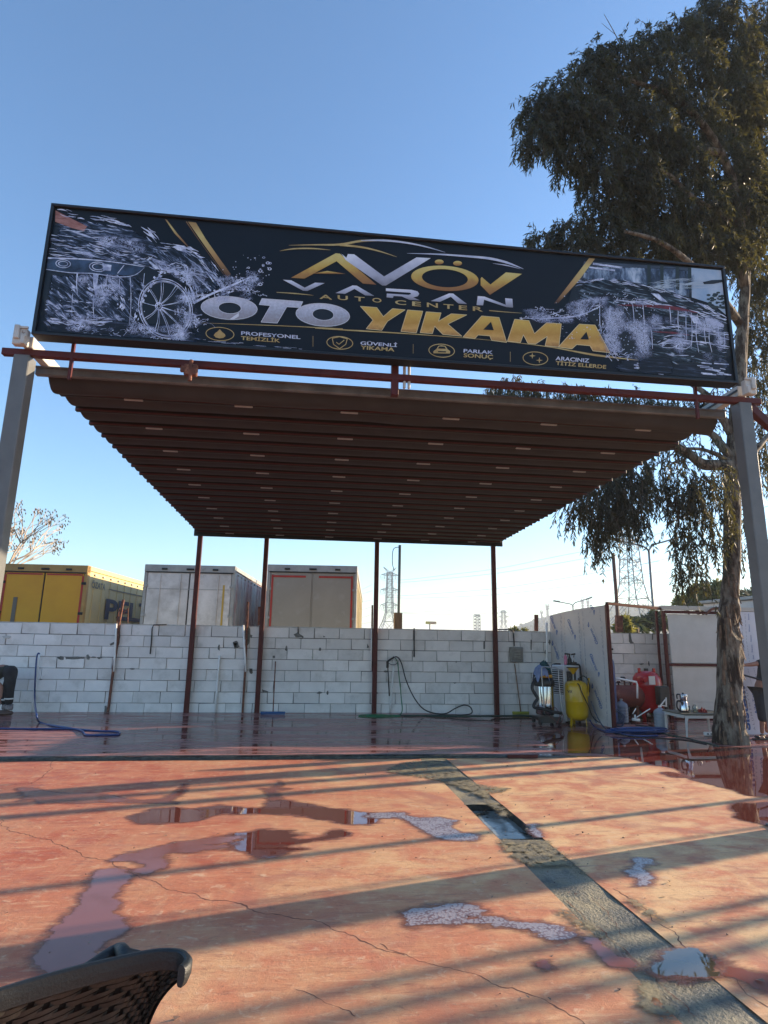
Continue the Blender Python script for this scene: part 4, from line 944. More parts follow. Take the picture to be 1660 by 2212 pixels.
for x0, x1, y0, y1, f, n in ((330, 1640, 1165, 1290, s7, 26), (0, 1640, 870, 985, s5, 40), (0, 1440, 800, 905, s6, 46), (240, 1100, 950, 1010, s4, 30)):
    for _ in range(n):
        t = rr.random(); x = x0+(x1-x0)*t; y = y0+(y1-y0)*t-rr.uniform(0, 18); L_ = rr.uniform(20, 150)
        pr.stroke(f, [(x-L_/2, y-L_*.035), (x+L_/2, y+L_*.04)], rr.uniform(1, 3.5), 2, 1)
for _ in range(46):
    x = rr.choice((rr.uniform(905, 1040), rr.uniform(1280, 1430), rr.uniform(900, 1000))); y = rr.uniform(768, 870) if x < 1100 else rr.uniform(780, 850); L_ = rr.uniform(20, 90)
    pr.stroke(s6, [(x-L_/2, y), (x+L_/2, y+6)], rr.uniform(3, 9), 3, 1)
pr.stroke(s7, [(600, 1218), (685, 1222)], 26, 3, 1); pr.stroke(s7, [(780, 1226), (850, 1230)], 16, 3, 1)
pr.part('floor_reflection', m_sp, sgn)
# gold bars
pr = Print()
pr.poly(s7, [(215, 55), (290, 65), (380, 215), (510, 400), (615, 545), (585, 580), (450, 390), (330, 220)], 3)
pr.poly(s7, [(0, 30), (20, 40), (120, 170), (225, 290), (205, 285), (90, 165)], 3)
pr.poly(s6, [(618, 172), (652, 176), (560, 300), (440, 432), (414, 436), (520, 300)], 3)
pr.part('gold_bar', m_gbar, sgn)
pr = Print(); pr.stroke(s7, [(200, 55), (330, 245), (500, 480), (580, 590)], [10, 3, 3, 1], 4); pr.part('gold_bar_edge', mat('bronze_print', (.24, .12, .04), .4), sgn)
# ---- left picture: soapy car front, arm with brush, wheel
m_dk = mat('car_black_print', (.004, .005, .008), .4)
pr = Print(); pr.poly(s4, [(275, 500), (330, 290), (560, 290), (900, 380), (1180, 480), (1270, 600), (1150, 690), (1130, 620), (1050, 560), (960, 590), (880, 720), (820, 860), (700, 880), (300, 860), (245, 700)], 1); pr.poly(s4, ell(985, 780, 165, 180, .1), 1); pr.part('car_picture', m_dk, sgn)
pr = Print(); softpatch(pr, s4, [(240, 330), (330, 230), (560, 250), (800, 300), (960, 400), (1000, 520), (880, 540), (600, 500), (260, 480)]); softpatch(pr, s4, [(560, 300), (720, 290), (900, 360), (960, 440), (860, 500), (640, 450)], 3); pr.part('hood_picture', t_hood, sgn)
pr = Print(); softpatch(pr, s4, [(860, 380), (1060, 400), (1260, 480), (1340, 640), (1220, 720), (1120, 620), (1000, 560), (860, 520)]); softpatch(pr, s4, [(220, 560), (560, 560), (880, 580), (830, 880), (500, 900), (230, 880)]); pr.part('fender_picture', t_hood2, sgn)
pr = Print(); softpatch(pr, s4, [(200, 860), (500, 820), (900, 860), (1200, 880), (1200, 1010), (800, 1010), (200, 960)]); softpatch(pr, s6, [(760, 730), (1100, 740), (1500, 740), (1500, 930), (1100, 930), (740, 860)]); softpatch(pr, s6, [(900, 740), (1100, 750), (1100, 860), (900, 850)], 3); pr.part('wet_floor_picture', t_floor, sgn)
pr = Print(); softpatch(pr, s4, [(420, 400), (640, 320), (900, 390), (930, 500), (700, 520), (480, 470)], 4); softpatch(pr, s4, [(1000, 700), (1150, 640), (1350, 560), (1560, 540), (1640, 700), (1450, 740), (1250, 760), (1180, 900), (1030, 900)], 4); softpatch(pr, s4, [(760, 820), (900, 880), (1100, 860), (1160, 1000), (900, 1010), (720, 960)], 4); softpatch(pr, s4, [(240, 780), (500, 800), (720, 820), (700, 920), (380, 920), (240, 890)], 4); softpatch(pr, s4, [(430, 560), (700, 570), (780, 760), (620, 800), (480, 720)], 4)
softpatch(pr, s4, [(860, 480), (1120, 460), (1300, 600), (1240, 720), (1100, 640), (960, 560)], 4); pr.part('splash_picture', t_web, sgn)
pr = Print(); pr.poly(s4, [(332, 195), (420, 240), (520, 290), (500, 318), (430, 300), (330, 262)], 3); pr.part('arm_picture', mat('arm_print', (.42, .20, .16), .4, c2=(.24, .08, .06), scale=14, stretch=(1, 1, 4)), sgn)
pr = Print(); pr.poly(s4, [(285, 478), (520, 488), (860, 530), (820, 580), (560, 575), (278, 545)], 2); pr.part('headlight_picture', mat('headlight_print', (.05, .09, .17), .4, c2=(.01, .015, .03), scale=8), sgn)
pr = Print(); rr = random.Random(8)
def streaks(f, path, n, spread, L_, w_, seed=1, k=3):
    r = random.Random(seed); pl = bez([Vector((x, y, 0)) for x, y in path], 12)
    for _ in range(n):
        i = r.randrange(1, len(pl)-1); t = (pl[i+1]-pl[i-1]).normalized(); nn = Vector((-t.y, t.x, 0))
        c = pl[i]+nn*r.gauss(0, spread); l_ = r.uniform(*L_); bend = nn*r.uniform(-.12, .12)*l_
        w1_ = r.uniform(*w_)*1.35; a, b = c-t*l_/2, c+t*l_/2
        pr.stroke(f, [a[:2], (c+bend)[:2], b[:2]], [w1_*.2, w1_, w1_*.2], k, 3)
for y in (300, 330, 365, 395, 425, 450): streaks(s4, [(300, y), (450, y+18), (620, y+30)], 5, 6, (40, 130), (1.5, 5), y)
streaks(s4, [(340, 200), (520, 230), (720, 270), (880, 330), (930, 380)], 40, 14, (30, 90), (2, 6), 3)
streaks(s4, [(560, 400), (700, 440), (850, 470), (1000, 520), (1150, 560), (1290, 610)], 34, 16, (30, 110), (2, 7), 4)
streaks(s4, [(640, 340), (760, 370), (850, 410), (880, 460), (800, 480), (680, 450), (580, 410)], 60, 16, (14, 44), (2, 6), 5)
streaks(s4, [(900, 400), (1050, 420), (1200, 500), (1290, 610)], 24, 22, (30, 90), (1.5, 5), 6)
streaks(s4, [(880, 510), (980, 545), (1090, 520), (1120, 600), (1150, 690)], 50, 12, (20, 60), (2, 6), 7)
streaks(s4, [(1050, 410), (1120, 425), (1220, 465)], 20, 8, (30, 80), (3, 7), 8)
# headlight outline, lamp rings, drips
for pts, w_ in (([(285, 478), (480, 484), (660, 500), (860, 530)], [9, 7, 6, 3]), ([(276, 545), (420, 565), (560, 570), (700, 590), (800, 580), (860, 535)], [4, 5, 5, 5, 4, 2]), ([(740, 520), (700, 570)], [4, 4])): pr.stroke(s4, pts, w_, 4)
for cx, cy, rx, ry in ((378, 512, 46, 26), (378, 512, 30, 16), (585, 530, 54, 30), (585, 530, 36, 20)): pr.poly(s4, ell(cx, cy, rx, ry, .05, 20), 4, ring=ell(cx, cy, rx-5, ry-4, .05, 20))
pr.poly(s4, [(610, 510), (665, 520), (660, 555), (615, 550)], 4)
for x, y0, y1, w_ in ((572, 570, 700, 34), (462, 570, 690, 8), (640, 575, 650, 6), (775, 590, 880, 4), (655, 600, 640, 5), (712, 600, 700, 4), (560, 700, 840, 6), (435, 690, 830, 4), (860, 570, 700, 4), (780, 700, 860, 3)): pr.stroke(s4, [(x, y0), (x+rr.uniform(-6, 6), (y0+y1)/2), (x+rr.uniform(-8, 4), y1)], [w_, w_*.7, w_*.4], 4)
streaks(s4, [(520, 660), (600, 690), (690, 690), (730, 760), (700, 790)], 40, 12, (10, 40), (3, 8), 9)
streaks(s4, [(290, 845), (420, 860), (540, 850), (655, 850)], 44, 10, (20, 70), (2, 8), 10)
for x, y in ((275, 755), (335, 760), (270, 785), (330, 790)): pr.stroke(s4, [(x, y), (x+14, y)], 5, 4, 1)
for yy in (735, 765, 790): streaks(s4, [(390, yy), (470, yy+3), (560, yy+8)], 8, 3, (16, 50), (2, 4), yy)
# wheel: tyre arc, rims, spokes
for rx, ry, w_ in ((162, 178, 5), (150, 166, 6), (142, 158, 2)): pr.poly(s4, ell(985, 778, rx, ry, .12, 48), 4, ring=ell(985, 778, rx-w_, ry-w_, .12, 48))
streaks(s4, [(800, 860), (850, 730), (910, 620), (980, 560), (1060, 570)], 46, 8, (8, 26), (4, 10), 12)
for a in range(0, 360, 36):
    c_, s__ = math.cos(rad(a+8)), math.sin(rad(a+8)); X = lambda r1: 946+(985-946)*r1+145*c_*r1; Y = lambda r1: 765+(778-765)*r1+160*s__*r1+.12*145*c_*r1
    pr.stroke(s4, [(X(.10), Y(.10)), (X(.5)+6, Y(.5)+4), (X(.97), Y(.97))], [7, 3, 4], 4); pr.stroke(s4, [(X(.12)+8, Y(.12)), (X(.55)+16, Y(.55)+6), (X(.97)+14, Y(.97)+6)], [2, 2, 2], 4)
ring(s4, 945, 765, 22, 24, 5, 5); ring(s4, 945, 765, 12, 13, 4, 5)
# splash from wheel towards the word OTO
def splash(f, path, n, seed, sc_=1.0, k=4, sp_=18):
    r = random.Random(seed); pl = bez([Vector((x, y, 0)) for x, y in path], 10)
    for _ in range(n):
        i = r.randrange(1, len(pl)-1); c = pl[i]+Vector((r.gauss(0, sp_), r.gauss(0, sp_*.7), 0))*sc_; a = r.uniform(0, 6.28); l_ = r.uniform(8, 40)*sc_
        t = (pl[i+1]-pl[i-1]).normalized(); d = (Vector((math.cos(a), math.sin(a), 0))*.7+t*.8)
        m_ = c+d*l_*.5+Vector((r.gauss(0, 4), r.gauss(0, 4), 0))*sc_; e = c+d*l_; w_ = r.uniform(2, 6)*sc_
        pr.stroke(f, [c[:2], m_[:2], e[:2]], [w_, w_*.5, w_*.8], k, 3)
        if r.random() < .35: q_ = r.uniform(3, 7)*sc_; pr.poly(f, ell(e.x, e.y, q_, q_*.7, 0, 8), k, ring=ell(e.x, e.y, q_*.5, q_*.3, 0, 8))
def drops(f, box, n, seed, r0=2, r1=9, k=4):
    r = random.Random(seed)
    for _ in range(n):
        x, y = r.uniform(box[0], box[1]), r.uniform(box[2], box[3]); q_ = r.uniform(r0, r1)*r.random()
        if q_ > 3: pr.poly(f, ell(x, y, q_, q_*.7, 0, 10), k, ring=ell(x, y, q_*.55, q_*.35, 0, 10))
        else: pr.poly(f, ell(x, y, q_+1, q_+1, 0, 6), k)
splash(s4, [(1150, 720), (1260, 690), (1380, 650), (1480, 600)], 70, 1); splash(s4, [(1400, 640), (1480, 670), (1570, 700)], 24, 2, .8, sp_=10); splash(s4, [(1060, 780), (1130, 830), (1180, 860)], 60, 3)
for q_ in (8, 9): pr.stroke(s4, [(1150, 745), (1260, 690), (1380, 640), (1500, 585)], [16, 12, 12, 3], 4)
splash(s4, [(830, 880), (900, 935), (980, 960), (1060, 940), (1130, 880)], 70, 4, .8); splash(s4, [(450, 900), (620, 920), (800, 900)], 26, 5, .7, sp_=22)
streaks(s4, [(300, 955), (600, 965), (850, 985), (1080, 990)], 50, 6, (20, 80), (1.5, 5), 14)
drops(s4, (1380, 1610, 460, 660), 40, 6, 2, 11); drops(s4, (1180, 1330, 540, 700), 26, 7, 2, 8); drops(s4, (300, 880, 590, 860), 60, 8, 1, 4)
for x, y, q_ in ((1568, 476, 9), (1592, 508, 12), (1603, 543, 12), (1548, 555, 13), (1565, 520, 8), (1548, 634, 13), (1478, 536, 8), (1520, 590, 5)): pr.poly(s4, ell(x, y, q_, q_*.7, 0, 12), 5, ring=ell(x, y, q_*.55, q_*.4, 0, 12))
pr.part('soap_and_water_picture', m_sp, sgn)
# ---- right picture: car tail in a wash bay
pr = Print()
pr.poly(s6, [(590, 190), (1200, 226), (1200, 400), (1000, 340), (560, 290)], 1); pr.part('wash_bay_picture', mat('bay_dark_print', (.02, .028, .045), .4, c2=(.05, .07, .11), scale=5), sgn)
pr = Print()
pr.poly(s6, [(1212, 228), (1388, 238), (1412, 500), (1340, 440), (1215, 400)], 2); pr.poly(s6, [(808, 268), (930, 250), (935, 310), (810, 300)], 2); pr.poly(s6, [(590, 256), (760, 268), (765, 300), (585, 285)], 2)
pr.part('sky_and_windows_picture', mat('sky_print', (.26, .38, .55), .4, c2=(.45, .52, .62), scale=3.2), sgn)
pr = Print()
for x in (955, 1030, 1120, 1190): pr.poly(s6, [(x, 210), (x+20, 212), (x+22, 360), (x+2, 350)], 3)
for _ in range(40): x, y = rr.uniform(1310, 1405), rr.uniform(370, 490); pr.poly(s6, ell(x, y, rr.uniform(8, 20), rr.uniform(4, 9), 0, 7), 3)
pr.part('column_and_leaves_picture', mat('dark_bluegreen_print', (.012, .022, .022), .4), sgn)
pr = Print(); pr.poly(s6, [(520, 330), (620, 295), (800, 305), (1000, 345), (1200, 420), (1330, 470), (1420, 530), (1440, 740), (1300, 790), (1000, 780), (860, 750), (740, 690), (660, 560), (500, 430)], 3)
pr.poly(s6, [(1278, 312), (1330, 300), (1395, 298), (1395, 312), (1340, 322), (1285, 324)], 4); pr.part('car_tail_picture', m_dk, sgn)
pr = Print(); softpatch(pr, s6, [(480, 330), (620, 280), (850, 290), (1050, 340), (1250, 410), (1440, 520), (1450, 640), (1200, 560), (900, 480), (560, 460)], 3); softpatch(pr, s6, [(900, 480), (1200, 520), (1460, 560), (1470, 760), (1200, 800), (960, 760)], 3); pr.part('tail_body_picture', t_tail, sgn)
pr = Print(); softpatch(pr, s6, [(560, 210), (900, 220), (1240, 240), (1230, 400), (1000, 350), (700, 310), (560, 300)], 2); pr.part('bay_light_picture', t_bay, sgn)
pr = Print(); softpatch(pr, s6, [(180, 470), (400, 440), (700, 380), (860, 420), (800, 520), (600, 560), (300, 560)], 5); softpatch(pr, s6, [(600, 420), (860, 380), (1060, 450), (1080, 700), (900, 800), (700, 740), (640, 560)], 5); softpatch(pr, s6, [(1020, 440), (1300, 480), (1450, 540), (1460, 780), (1180, 780), (1040, 640)], 5); pr.part('splash_picture', t_web2, sgn)
pr = Print(); pr.stroke(s6, [(780, 445), (950, 450), (1100, 462), (1250, 490)], [3, 14, 22, 3], 4); pr.stroke(s6, [(990, 600), (1100, 606), (1200, 620)], [3, 12, 3], 4); pr.part('tail_light_picture', mat('tail_red_print', (.20, .012, .02), .4, c2=(.08, .01, .015), scale=12), sgn)
pr = Print()
pr.stroke(s6, [(640, 205), (810, 228)], 11, 4, 1); pr.stroke(s6, [(618, 226), (768, 244)], 9, 4, 1)
pr.poly(s6, [(975, 375), (1020, 380), (1075, 430), (1030, 420)], 4); pr.poly(s6, [(1200, 505), (1250, 515), (1275, 560), (1225, 550)], 4); pr.poly(s6, [(1290, 520), (1350, 528), (1400, 560), (1400, 575), (1300, 560)], 4)
for pts, n, s_, sd_ in (([(540, 320), (700, 300), (900, 330), (1100, 380), (1300, 460), (1420, 520)], 60, 7, 21), ([(760, 420), (950, 430), (1120, 460), (1300, 500), (1430, 540)], 70, 10, 22), ([(1000, 570), (1150, 580), (1300, 600), (1430, 620)], 50, 12, 23), ([(1020, 680), (1100, 650), (1250, 660), (1430, 690)], 44, 10, 24), ([(1000, 730), (1200, 740), (1430, 720)], 30, 8, 25)): streaks(s6, pts, n, s_, (20, 80), (1.5, 5), sd_)
for x, y0, y1 in ((870, 440, 540), (930, 445, 640), (1085, 460, 560), (1135, 480, 600), (1180, 480, 660), (1210, 490, 700), (1245, 500, 720), (1290, 530, 660), (1320, 560, 720), (1370, 560, 640), (1400, 600, 700), (740, 450, 560), (680, 430, 600), (975, 570, 700)):
    pr.stroke(s6, [(x, y0), (x+rr.uniform(-8, 8), (y0+y1)/2), (x+rr.uniform(-4, 14), y1)], [3, 5, 2], 5)
splash(s6, [(225, 518), (350, 520), (480, 515), (580, 490), (670, 450)], 90, 31, .9, sp_=12); splash(s6, [(300, 460), (420, 490), (560, 500)], 30, 32, .8); splash(s6, [(690, 545), (720, 620), (750, 690), (760, 730), (860, 745)], 80, 33, .9, sp_=14)
splash(s6, [(700, 420), (820, 400), (860, 560), (960, 600)], 44, 34, .8, sp_=34); drops(s6, (420, 760, 380, 640), 90, 35, 2, 7); drops(s6, (760, 1000, 400, 740), 90, 36, 2, 6)
pr.stroke(s6, [(230, 522), (400, 522), (560, 505), (680, 455)], [2, 8, 10, 3], 4)
for a, b in (((1040, 690), (1060, 668)), ((1120, 696), (1140, 670))): pr.stroke(s6, [a, b, (b[0]+70, b[1]+2), (a[0]+60, a[1]+4), a], 4, 5, 2)
pr.part('soap_and_water_picture', m_sp, sgn)
pr = Print(); streaks(s6, [(1000, 340), (1100, 325), (1280, 318)], 70, 14, (40, 120), (1, 3), 41); pr.part('spray_jet_picture', mat('spray_print', (.42, .50, .60), .4), sgn)
# ------------------------------------------------------------------ trailers parked beyond the wall
m_alu = mat('trailer_aluminium', (.36, .36, .34), .5, c2=(.26, .26, .25), scale=3, c3=(.22, .2, .17), s3=3.5, t3=(.58, .75))
m_door_y = mat('yellow_door_paint', (.62, .30, .012), .5, c2=(.55, .25, .01), scale=1.2, c3=(.42, .20, .02), s3=2, t3=(.6, .8), bump=.05, bscale=20)
m_tred = mat('trailer_red', (.42, .03, .02), .5, c2=(.30, .02, .015), scale=4)
m_door_w = mat('dirty_white_door', (.68, .65, .62), .55, c2=(.46, .44, .42), scale=1.6, c3=(.36, .33, .30), s3=2.5, t3=(.5, .75))
m_door_g = mat('grey_beige_door', (.30, .27, .225), .6, c2=(.26, .235, .195), scale=1.5, c3=(.35, .32, .28), s3=3, t3=(.55, .8))
m_curt_y = mat('beige_curtain', (.60, .47, .22), .6, c2=(.50, .40, .22), scale=1.5, bump=.3, bscale=2.5, bdist=.05)
m_curt_w = mat('grey_white_curtain', (.50, .49, .50), .6, c2=(.40, .38, .40), scale=2.0, c3=(.36, .12, .12), s3=.5, t3=(.45, .7), bump=.3, bscale=2.5, bdist=.05)
m_curt_c = mat('cream_curtain', (.60, .52, .34), .6, c2=(.5, .44, .3), scale=2)
m_dkrub = mat('trailer_rubber', (.02, .02, .02), .7)
m_letter = mat('navy_lettering', (.02, .03, .07), .5); m_letter2 = mat('grey_lettering', (.14, .13, .10), .5)
def trailer(lab, xl, xr, topy, heading, m_door, m_curt, m_frame_, band, gap_dark=False, width=None):
    a, b = P(xl, topy[0], 17.0), P(xr, topy[1], 17.0); Wd = (b-a).length; H = (a.z+b.z)/2; L = 13.4
    t = thing('semi_trailer', lab, 'trailer', ((a.x+b.x)/2, 17.0, 0), -heading, 'semi trailers parked behind the wall')
    zb_ = 1.15
    MB().box((0, L/2+.03, (zb_+H)/2-.03), (Wd-.07, L-.06, H-zb_-.14)).part('cargo_box', m_curt, t)
    mb = MB()
    for x in (-1, 1): mb.box((x*(Wd/2-.045), .02, (zb_+H)/2), (.09, .16, H-zb_-.02), ch=.01)
    mb.box((0, .02, zb_+.06), (Wd-.19, .15, .12)); mb.part('rear_frame', m_frame_, t)
    mb = MB(); mb.box((0, .02, H-.10), (Wd-.0, .20, .20), ch=.012); mb.part('rear_header', m_alu if not gap_dark else m_frame_, t)
    mb = MB()
    for x in (-1, 1): mb.box((x*(Wd/2-.035), L/2, H-.07), (.07, L-.25, .12), ch=.01)
    mb.part('roof_rail', m_curt if m_curt is m_curt_y else m_alu, t)
    MB().box((0, L/2, H-.005), (Wd-.05, L-.1, .03), ch=.01).part('roof', m_alu, t)
    dw = (Wd-.22)/2
    for s_ in (-1, 1):
        d = MB().box((s_*(dw/2+.012), -.03, (zb_+.14+H-.22)/2), (dw-.006, .05, H-.22-zb_-.14), ch=.008).part('door', m_door, t)
        if band:
            mb = MB(); hh = H-.24
            if band == 'inner': mb.box((s_*(dw-.04), -.062, (zb_+hh)/2), (.055, .012, hh-zb_-.1)); mb.box((s_*(dw/2+.06), -.0625, hh-.09), (dw-.25, .012, .055))
            else: mb.box((s_*(dw+.0), -.062, (zb_+hh)/2), (.05, .012, hh-zb_-.1)); mb.box((s_*(dw/2+.02), -.0625, hh-.02), (dw-.08, .012, .04))
            mb.part('red_band', m_tred, t)
        mb = MB()
        for k in range(2): xx = s_*(.24+k*.55); mb.tube([(xx, -.075, zb_+.2), (xx, -.075, H-.26)], .013, 6)
        if m_door is m_door_w:
            mb.part('lock_rod', m_door_w, t)
        mb = MB()
        for z in (1.5, 2.3, 3.1): mb.box((s_*(Wd/2-.07), -.075, z), (.12, .03, .07), ch=.005)
        mb.part('hinge', m_dkrub if gap_dark else m_alu, t, kind='stuff')
    MB().box((0, -.045, (zb_+H)/2-.06), (.022, .03, H-zb_-.35)).part('door_seal', m_dkrub if m_door is not m_door_g else m_door_g, t)
    mb = MB()
    for x in (-Wd*.28, -.02, .04, Wd*.28): mb.box((x, -.095, H-.12), (.15, .03, .05), ch=.005)
    mb.part('header_lamp', m_dkrub, t, kind='stuff')
    MB().box((0, -.07, H-.205), (Wd-.1, .03, .025)).part('header_seal', m_dkrub, t)
    # curtain side detail on the right: rail rollers and buckle straps
    mb = MB()
    for k in range(22): mb.box((Wd/2-.012, .5+k*.6, H-.21), (.03, .12, .05), ch=.004)
    mb.part('rail_roller', m_alu, t, kind='stuff')
    mb = MB()
    for k in range(22): mb.box((Wd/2-.028, .5+k*.6, (zb_+H)/2-.1), (.02, .05, H-zb_-.4))
    mb.part('curtain_strap', m_curt, t, kind='stuff')
    for y in (9.6, 10.9, 12.2):
        for x in (-1, 1):
            w_ = MB().lathe([(.2, -.18), (.49, -.17), (.51, -.1), (.51, .1), (.49, .17), (.2, .18)], (0, 0, 0), 20, Matrix.Rotation(rad(90), 3, 'Y')).part('wheel', m_dkrub, t, smooth=False, loc=(x*(Wd/2-.28), L-y, .51) if True else None)
    mb = MB(); mb.box((-.5, L/2, zb_-.12), (.14, L-.6, .25)); mb.box((.5, L/2, zb_-.12), (.14, L-.6, .25)); mb.part('chassis_rail', m_dkrub, t, kind='stuff')
    mb = MB(); mb.box((0, -.02, .75), (Wd-.3, .1, .14), ch=.01); mb.part('rear_bumper', m_tred, t)
    return t, Wd, H
t1, w1_, h1_ = trailer('yellow-doored trailer with beige lettered side, leftmost of the three', 8, 196, (1218, 1222), rad(2.6), m_door_y, m_curt_y, mat('tan_frame', (.40, .24, .07), .5, c2=(.3, .17, .05), scale=3), 'edge', True)
t2, w2_, h2_ = trailer('dirty white trailer standing behind the first pergola pole', 314, 512, (1221, 1222), rad(3.7), m_door_w, m_curt_w, m_alu, None)
t3, w3_, h3_ = trailer('beige-grey trailer with a red line round its doors, rightmost of the three', 579, 773, (1221, 1222), rad(5.4), m_door_g, m_curt_c, m_alu, 'inner')
MB().box((-w1_*.30, -.062, 2.05), (.10, .015, 1.3)).part('grey_tape', mat('grey_tape', (.13, .11, .09), .6), t1)
def side_text(s_, t, x, y0, y1, z0, z1, m):
    def f(u, v, k): return Vector((x, u, v))
    v, fs = textquad(s_, f, (y0, z1), (y1, z1), (y0, z0), m, 'lettering', 0, .03)
    MB().add(v, fs).part('lettering', m, t)
side_text('ÖZATA', t1, w1_/2-.010, .30, 1.28, 3.02, 3.24, m_letter2)
side_text('PELİN', t1, w1_/2-.010, 1.45, 6.7, 2.20, 3.00, m_letter)
MB().box((w1_/2-.010, 3.9, 3.08), (.006, 4.6, .03)).part('printed_line', m_letter2, t1)
MB().box((.95, -.061, 2.2), (.05, .01, 1.9)).part('yellow_tape', mat('yellow_tape', (.45, .30, .05), .6), t2)
MB().box((0, -.058, 3.02), (2.2, .01, .02)).part('door_seam', m_alu, t2)
# ------------------------------------------------------------------ hill and far things
m_hill = mat('scrub_hillside', (.055, .07, .035), .95, c2=(.13, .115, .07), scale=.02, c3=(.025, .04, .018), s3=.05, t3=(.45, .6))
HY = 900.0
prof = [(1080, 1368), (1100, 1360), (1130, 1349), (1160, 1338), (1190, 1331), (1215, 1326), (1245, 1319), (1280, 1316), (1315, 1318), (1345, 1324), (1385, 1328), (1430, 1337), (1500, 1343), (1600, 1350), (1700, 1356), (1800, 1366)]
pp = [P(x, y, HY) for x, y in prof]
mb = MB(); xs_ = np.linspace(pp[0].x, pp[-1].x, 150); zz = np.interp(xs_, [p.x for p in pp], [p.z for p in pp]); vs = []
for j in range(26):
    t_ = j/25; 
    for x, z in zip(xs_, zz):
        hgt = max(z, 0)*math.sin(min(t_*1.15, 1)*math.pi/2)*(1+.10*noise.noise(Vector((x*.006, j*.35, 2))))+noise.noise(Vector((x*.03, j*.9, 7)))*2.2*(t_ > .1)
        vs.append((x, HY-450*(1-t_), hgt-1))
n = 150; mb.add(vs, [(j*n+i, j*n+i+1, (j+1)*n+i+1, (j+1)*n+i) for j in range(25) for i in range(n-1)])
mb.part('hill', m_hill, kind='structure', smooth=True)
mb = MB(); rr = random.Random(2)
for i in range(1500):
    x = rr.uniform(pp[0].x, pp[-1].x); t_ = rr.uniform(.2, 1)**.6; z = np.interp(x, [p.x for p in pp], [p.z for p in pp])*math.sin(min(t_*1.15, 1)*math.pi/2)
    s_ = rr.uniform(1., 2.8); y = HY-450*(1-t_)-2
    mb.lathe([(s_*.3, -1), (s_, s_*.5), (s_*.7, s_*1.2), (s_*.1, s_*1.5)], (x, y, z-.5), 5)
mb.part('hill_scrub', mat('dark_scrub', (.03, .05, .02), .95, c2=(.06, .08, .03), scale=.05), kind='stuff', label='dark scrub and small pines dotted over the far hill')
m_lat = mat('pylon_steel', (.20, .205, .20), .6, c2=(.14, .14, .135), scale=.5)
def pylon(label, base, H, w_, arms, Hs=1.0, yaw=0.0, r=.12, waist=.42, small=False, ears=True):
    t = thing('power_pylon', label, 'pylon', base, yaw, 'electricity pylons')
    def hw(z):
        u = z/H
        return w_/2*(1-u/waist)+w_*.13*(u/waist) if u < waist else w_*.13*(1-(u-waist)/(1-waist)*.35)
    mb = MB(); nz = 14 if not small else 7; zs = []; z = 0
    q_ = .80 if not small else .72
    zs = [H*(1-q_**i)/(1-q_**nz)*.0+0 for i in range(0)]
    zs = [0]; 
    while zs[-1] < H*.93: zs.append(zs[-1]+max(hw(zs[-1])*(1.5 if not small else 2.4), H*.028))
    zs[-1] = H*.93
    def cr(z): h = hw(z); return [Vector((-h, -h, z)), Vector((h, -h, z)), Vector((h, h, z)), Vector((-h, h, z))]
    def ln(a, b, rr_=r): mb.tube([a, b], rr_, 3, cap=False)
    for za, zb2 in zip(zs, zs[1:]):
        A, B = cr(za), cr(zb2)
        for i in range(4):
            ln(A[i], B[i], r*1.4); ln(A[i], B[(i+1) % 4], r*.7); ln(A[(i+1) % 4], B[i], r*.7); ln(B[i], B[(i+1) % 4], r*.7)
    mb.part('lattice_tower', m_lat, t, kind='stuff')
    tips = []
    for (za, L_) in arms:
        mb = MB(); h = hw(za)
        for s_ in (-1, 1):
            tip = Vector((s_*L_, 0, za+.2)); tips.append(tip)
            for yy in (-h, h): ln(Vector((s_*h, yy, za)), tip, r*.9); ln(Vector((s_*h, yy, za+H*.035)), tip, r*.9)
            for k in range(1, 5): u = k/5; a = Vector((s_*h, 0, za)).lerp(tip, u); b = Vector((s_*h, 0, za+H*.035)).lerp(tip, u); ln(a, b, r*.6)
            for k in (.0, .5): e = tip.lerp(Vector((s_*h, 0, za)), k); ln(e, e+Vector((s_*.6 if k == 0 else 0, 0, -H*.05)), r*.9); ln(e+Vector((0, 0, -H*.05)), e.lerp(Vector((0, 0, za)), .35)+Vector((0, 0, 0)), r*.5)
        mb.part('cross_arm', m_lat, t, kind='stuff')
    if ears:
        mb = MB(); h = hw(H*.9)
        for s_ in (-1, 1):
            tip = Vector((s_*arms[-1][1]*.75, 0, H)); 
            for yy in (-h, h): ln(Vector((s_*h, yy, H*.93)), tip, r*.8); ln(Vector((0, yy, H*.93)), tip, r*.8); ln(Vector((s_*h, yy, H*.88)), Vector((0, yy, H*.93)), r*.8)
        mb.part('earth_wire_peak', m_lat, t, kind='stuff')
    else:
        mb = MB(); ln(Vector((0, 0, H*.9)), Vector((0, 0, H)), r); mb.part('peak', m_lat, t)
    return t
def on(px, py, Y): p = P(px, py, Y); return p
def pyl_at(label, px, ytop, Y, w_, arms_px, half, **k):
    top = P(px, ytop, Y); H = top.z; base = P(px, 1365, Y)
    arms = []
    for (yy, hp) in arms_px: z = P(px, yy, Y).z; arms.append((z, hp/ppm(Y)))
    return pylon(label, (base.x, Y, 0), H, w_, arms, **k)
s8 = lambda x, y: ((1400+x/1.66)*.54894, (2050+y/1.66)*.54894)
pyl_at('tall three-armed pylon just right of the third pole', 841, 1225, 300, 14, [(1308, 19), (1275, 19), (1243, 19)], 0, r=.16, yaw=.1, waist=.35)
pyl_at('nearest and largest pylon, behind the booths and street lamp', 1372, 1128, 190, 22, [(1253, 34), (1213, 34), (1170, 34)], 0, r=.15, yaw=.5, waist=.42)
pyl_at('small distant pylon at the right of the fourth pole', 1089, 1313, 700, 18, [(1342, 9), (1332, 11), (1322, 7)], 0, r=.3, small=True, ears=False)
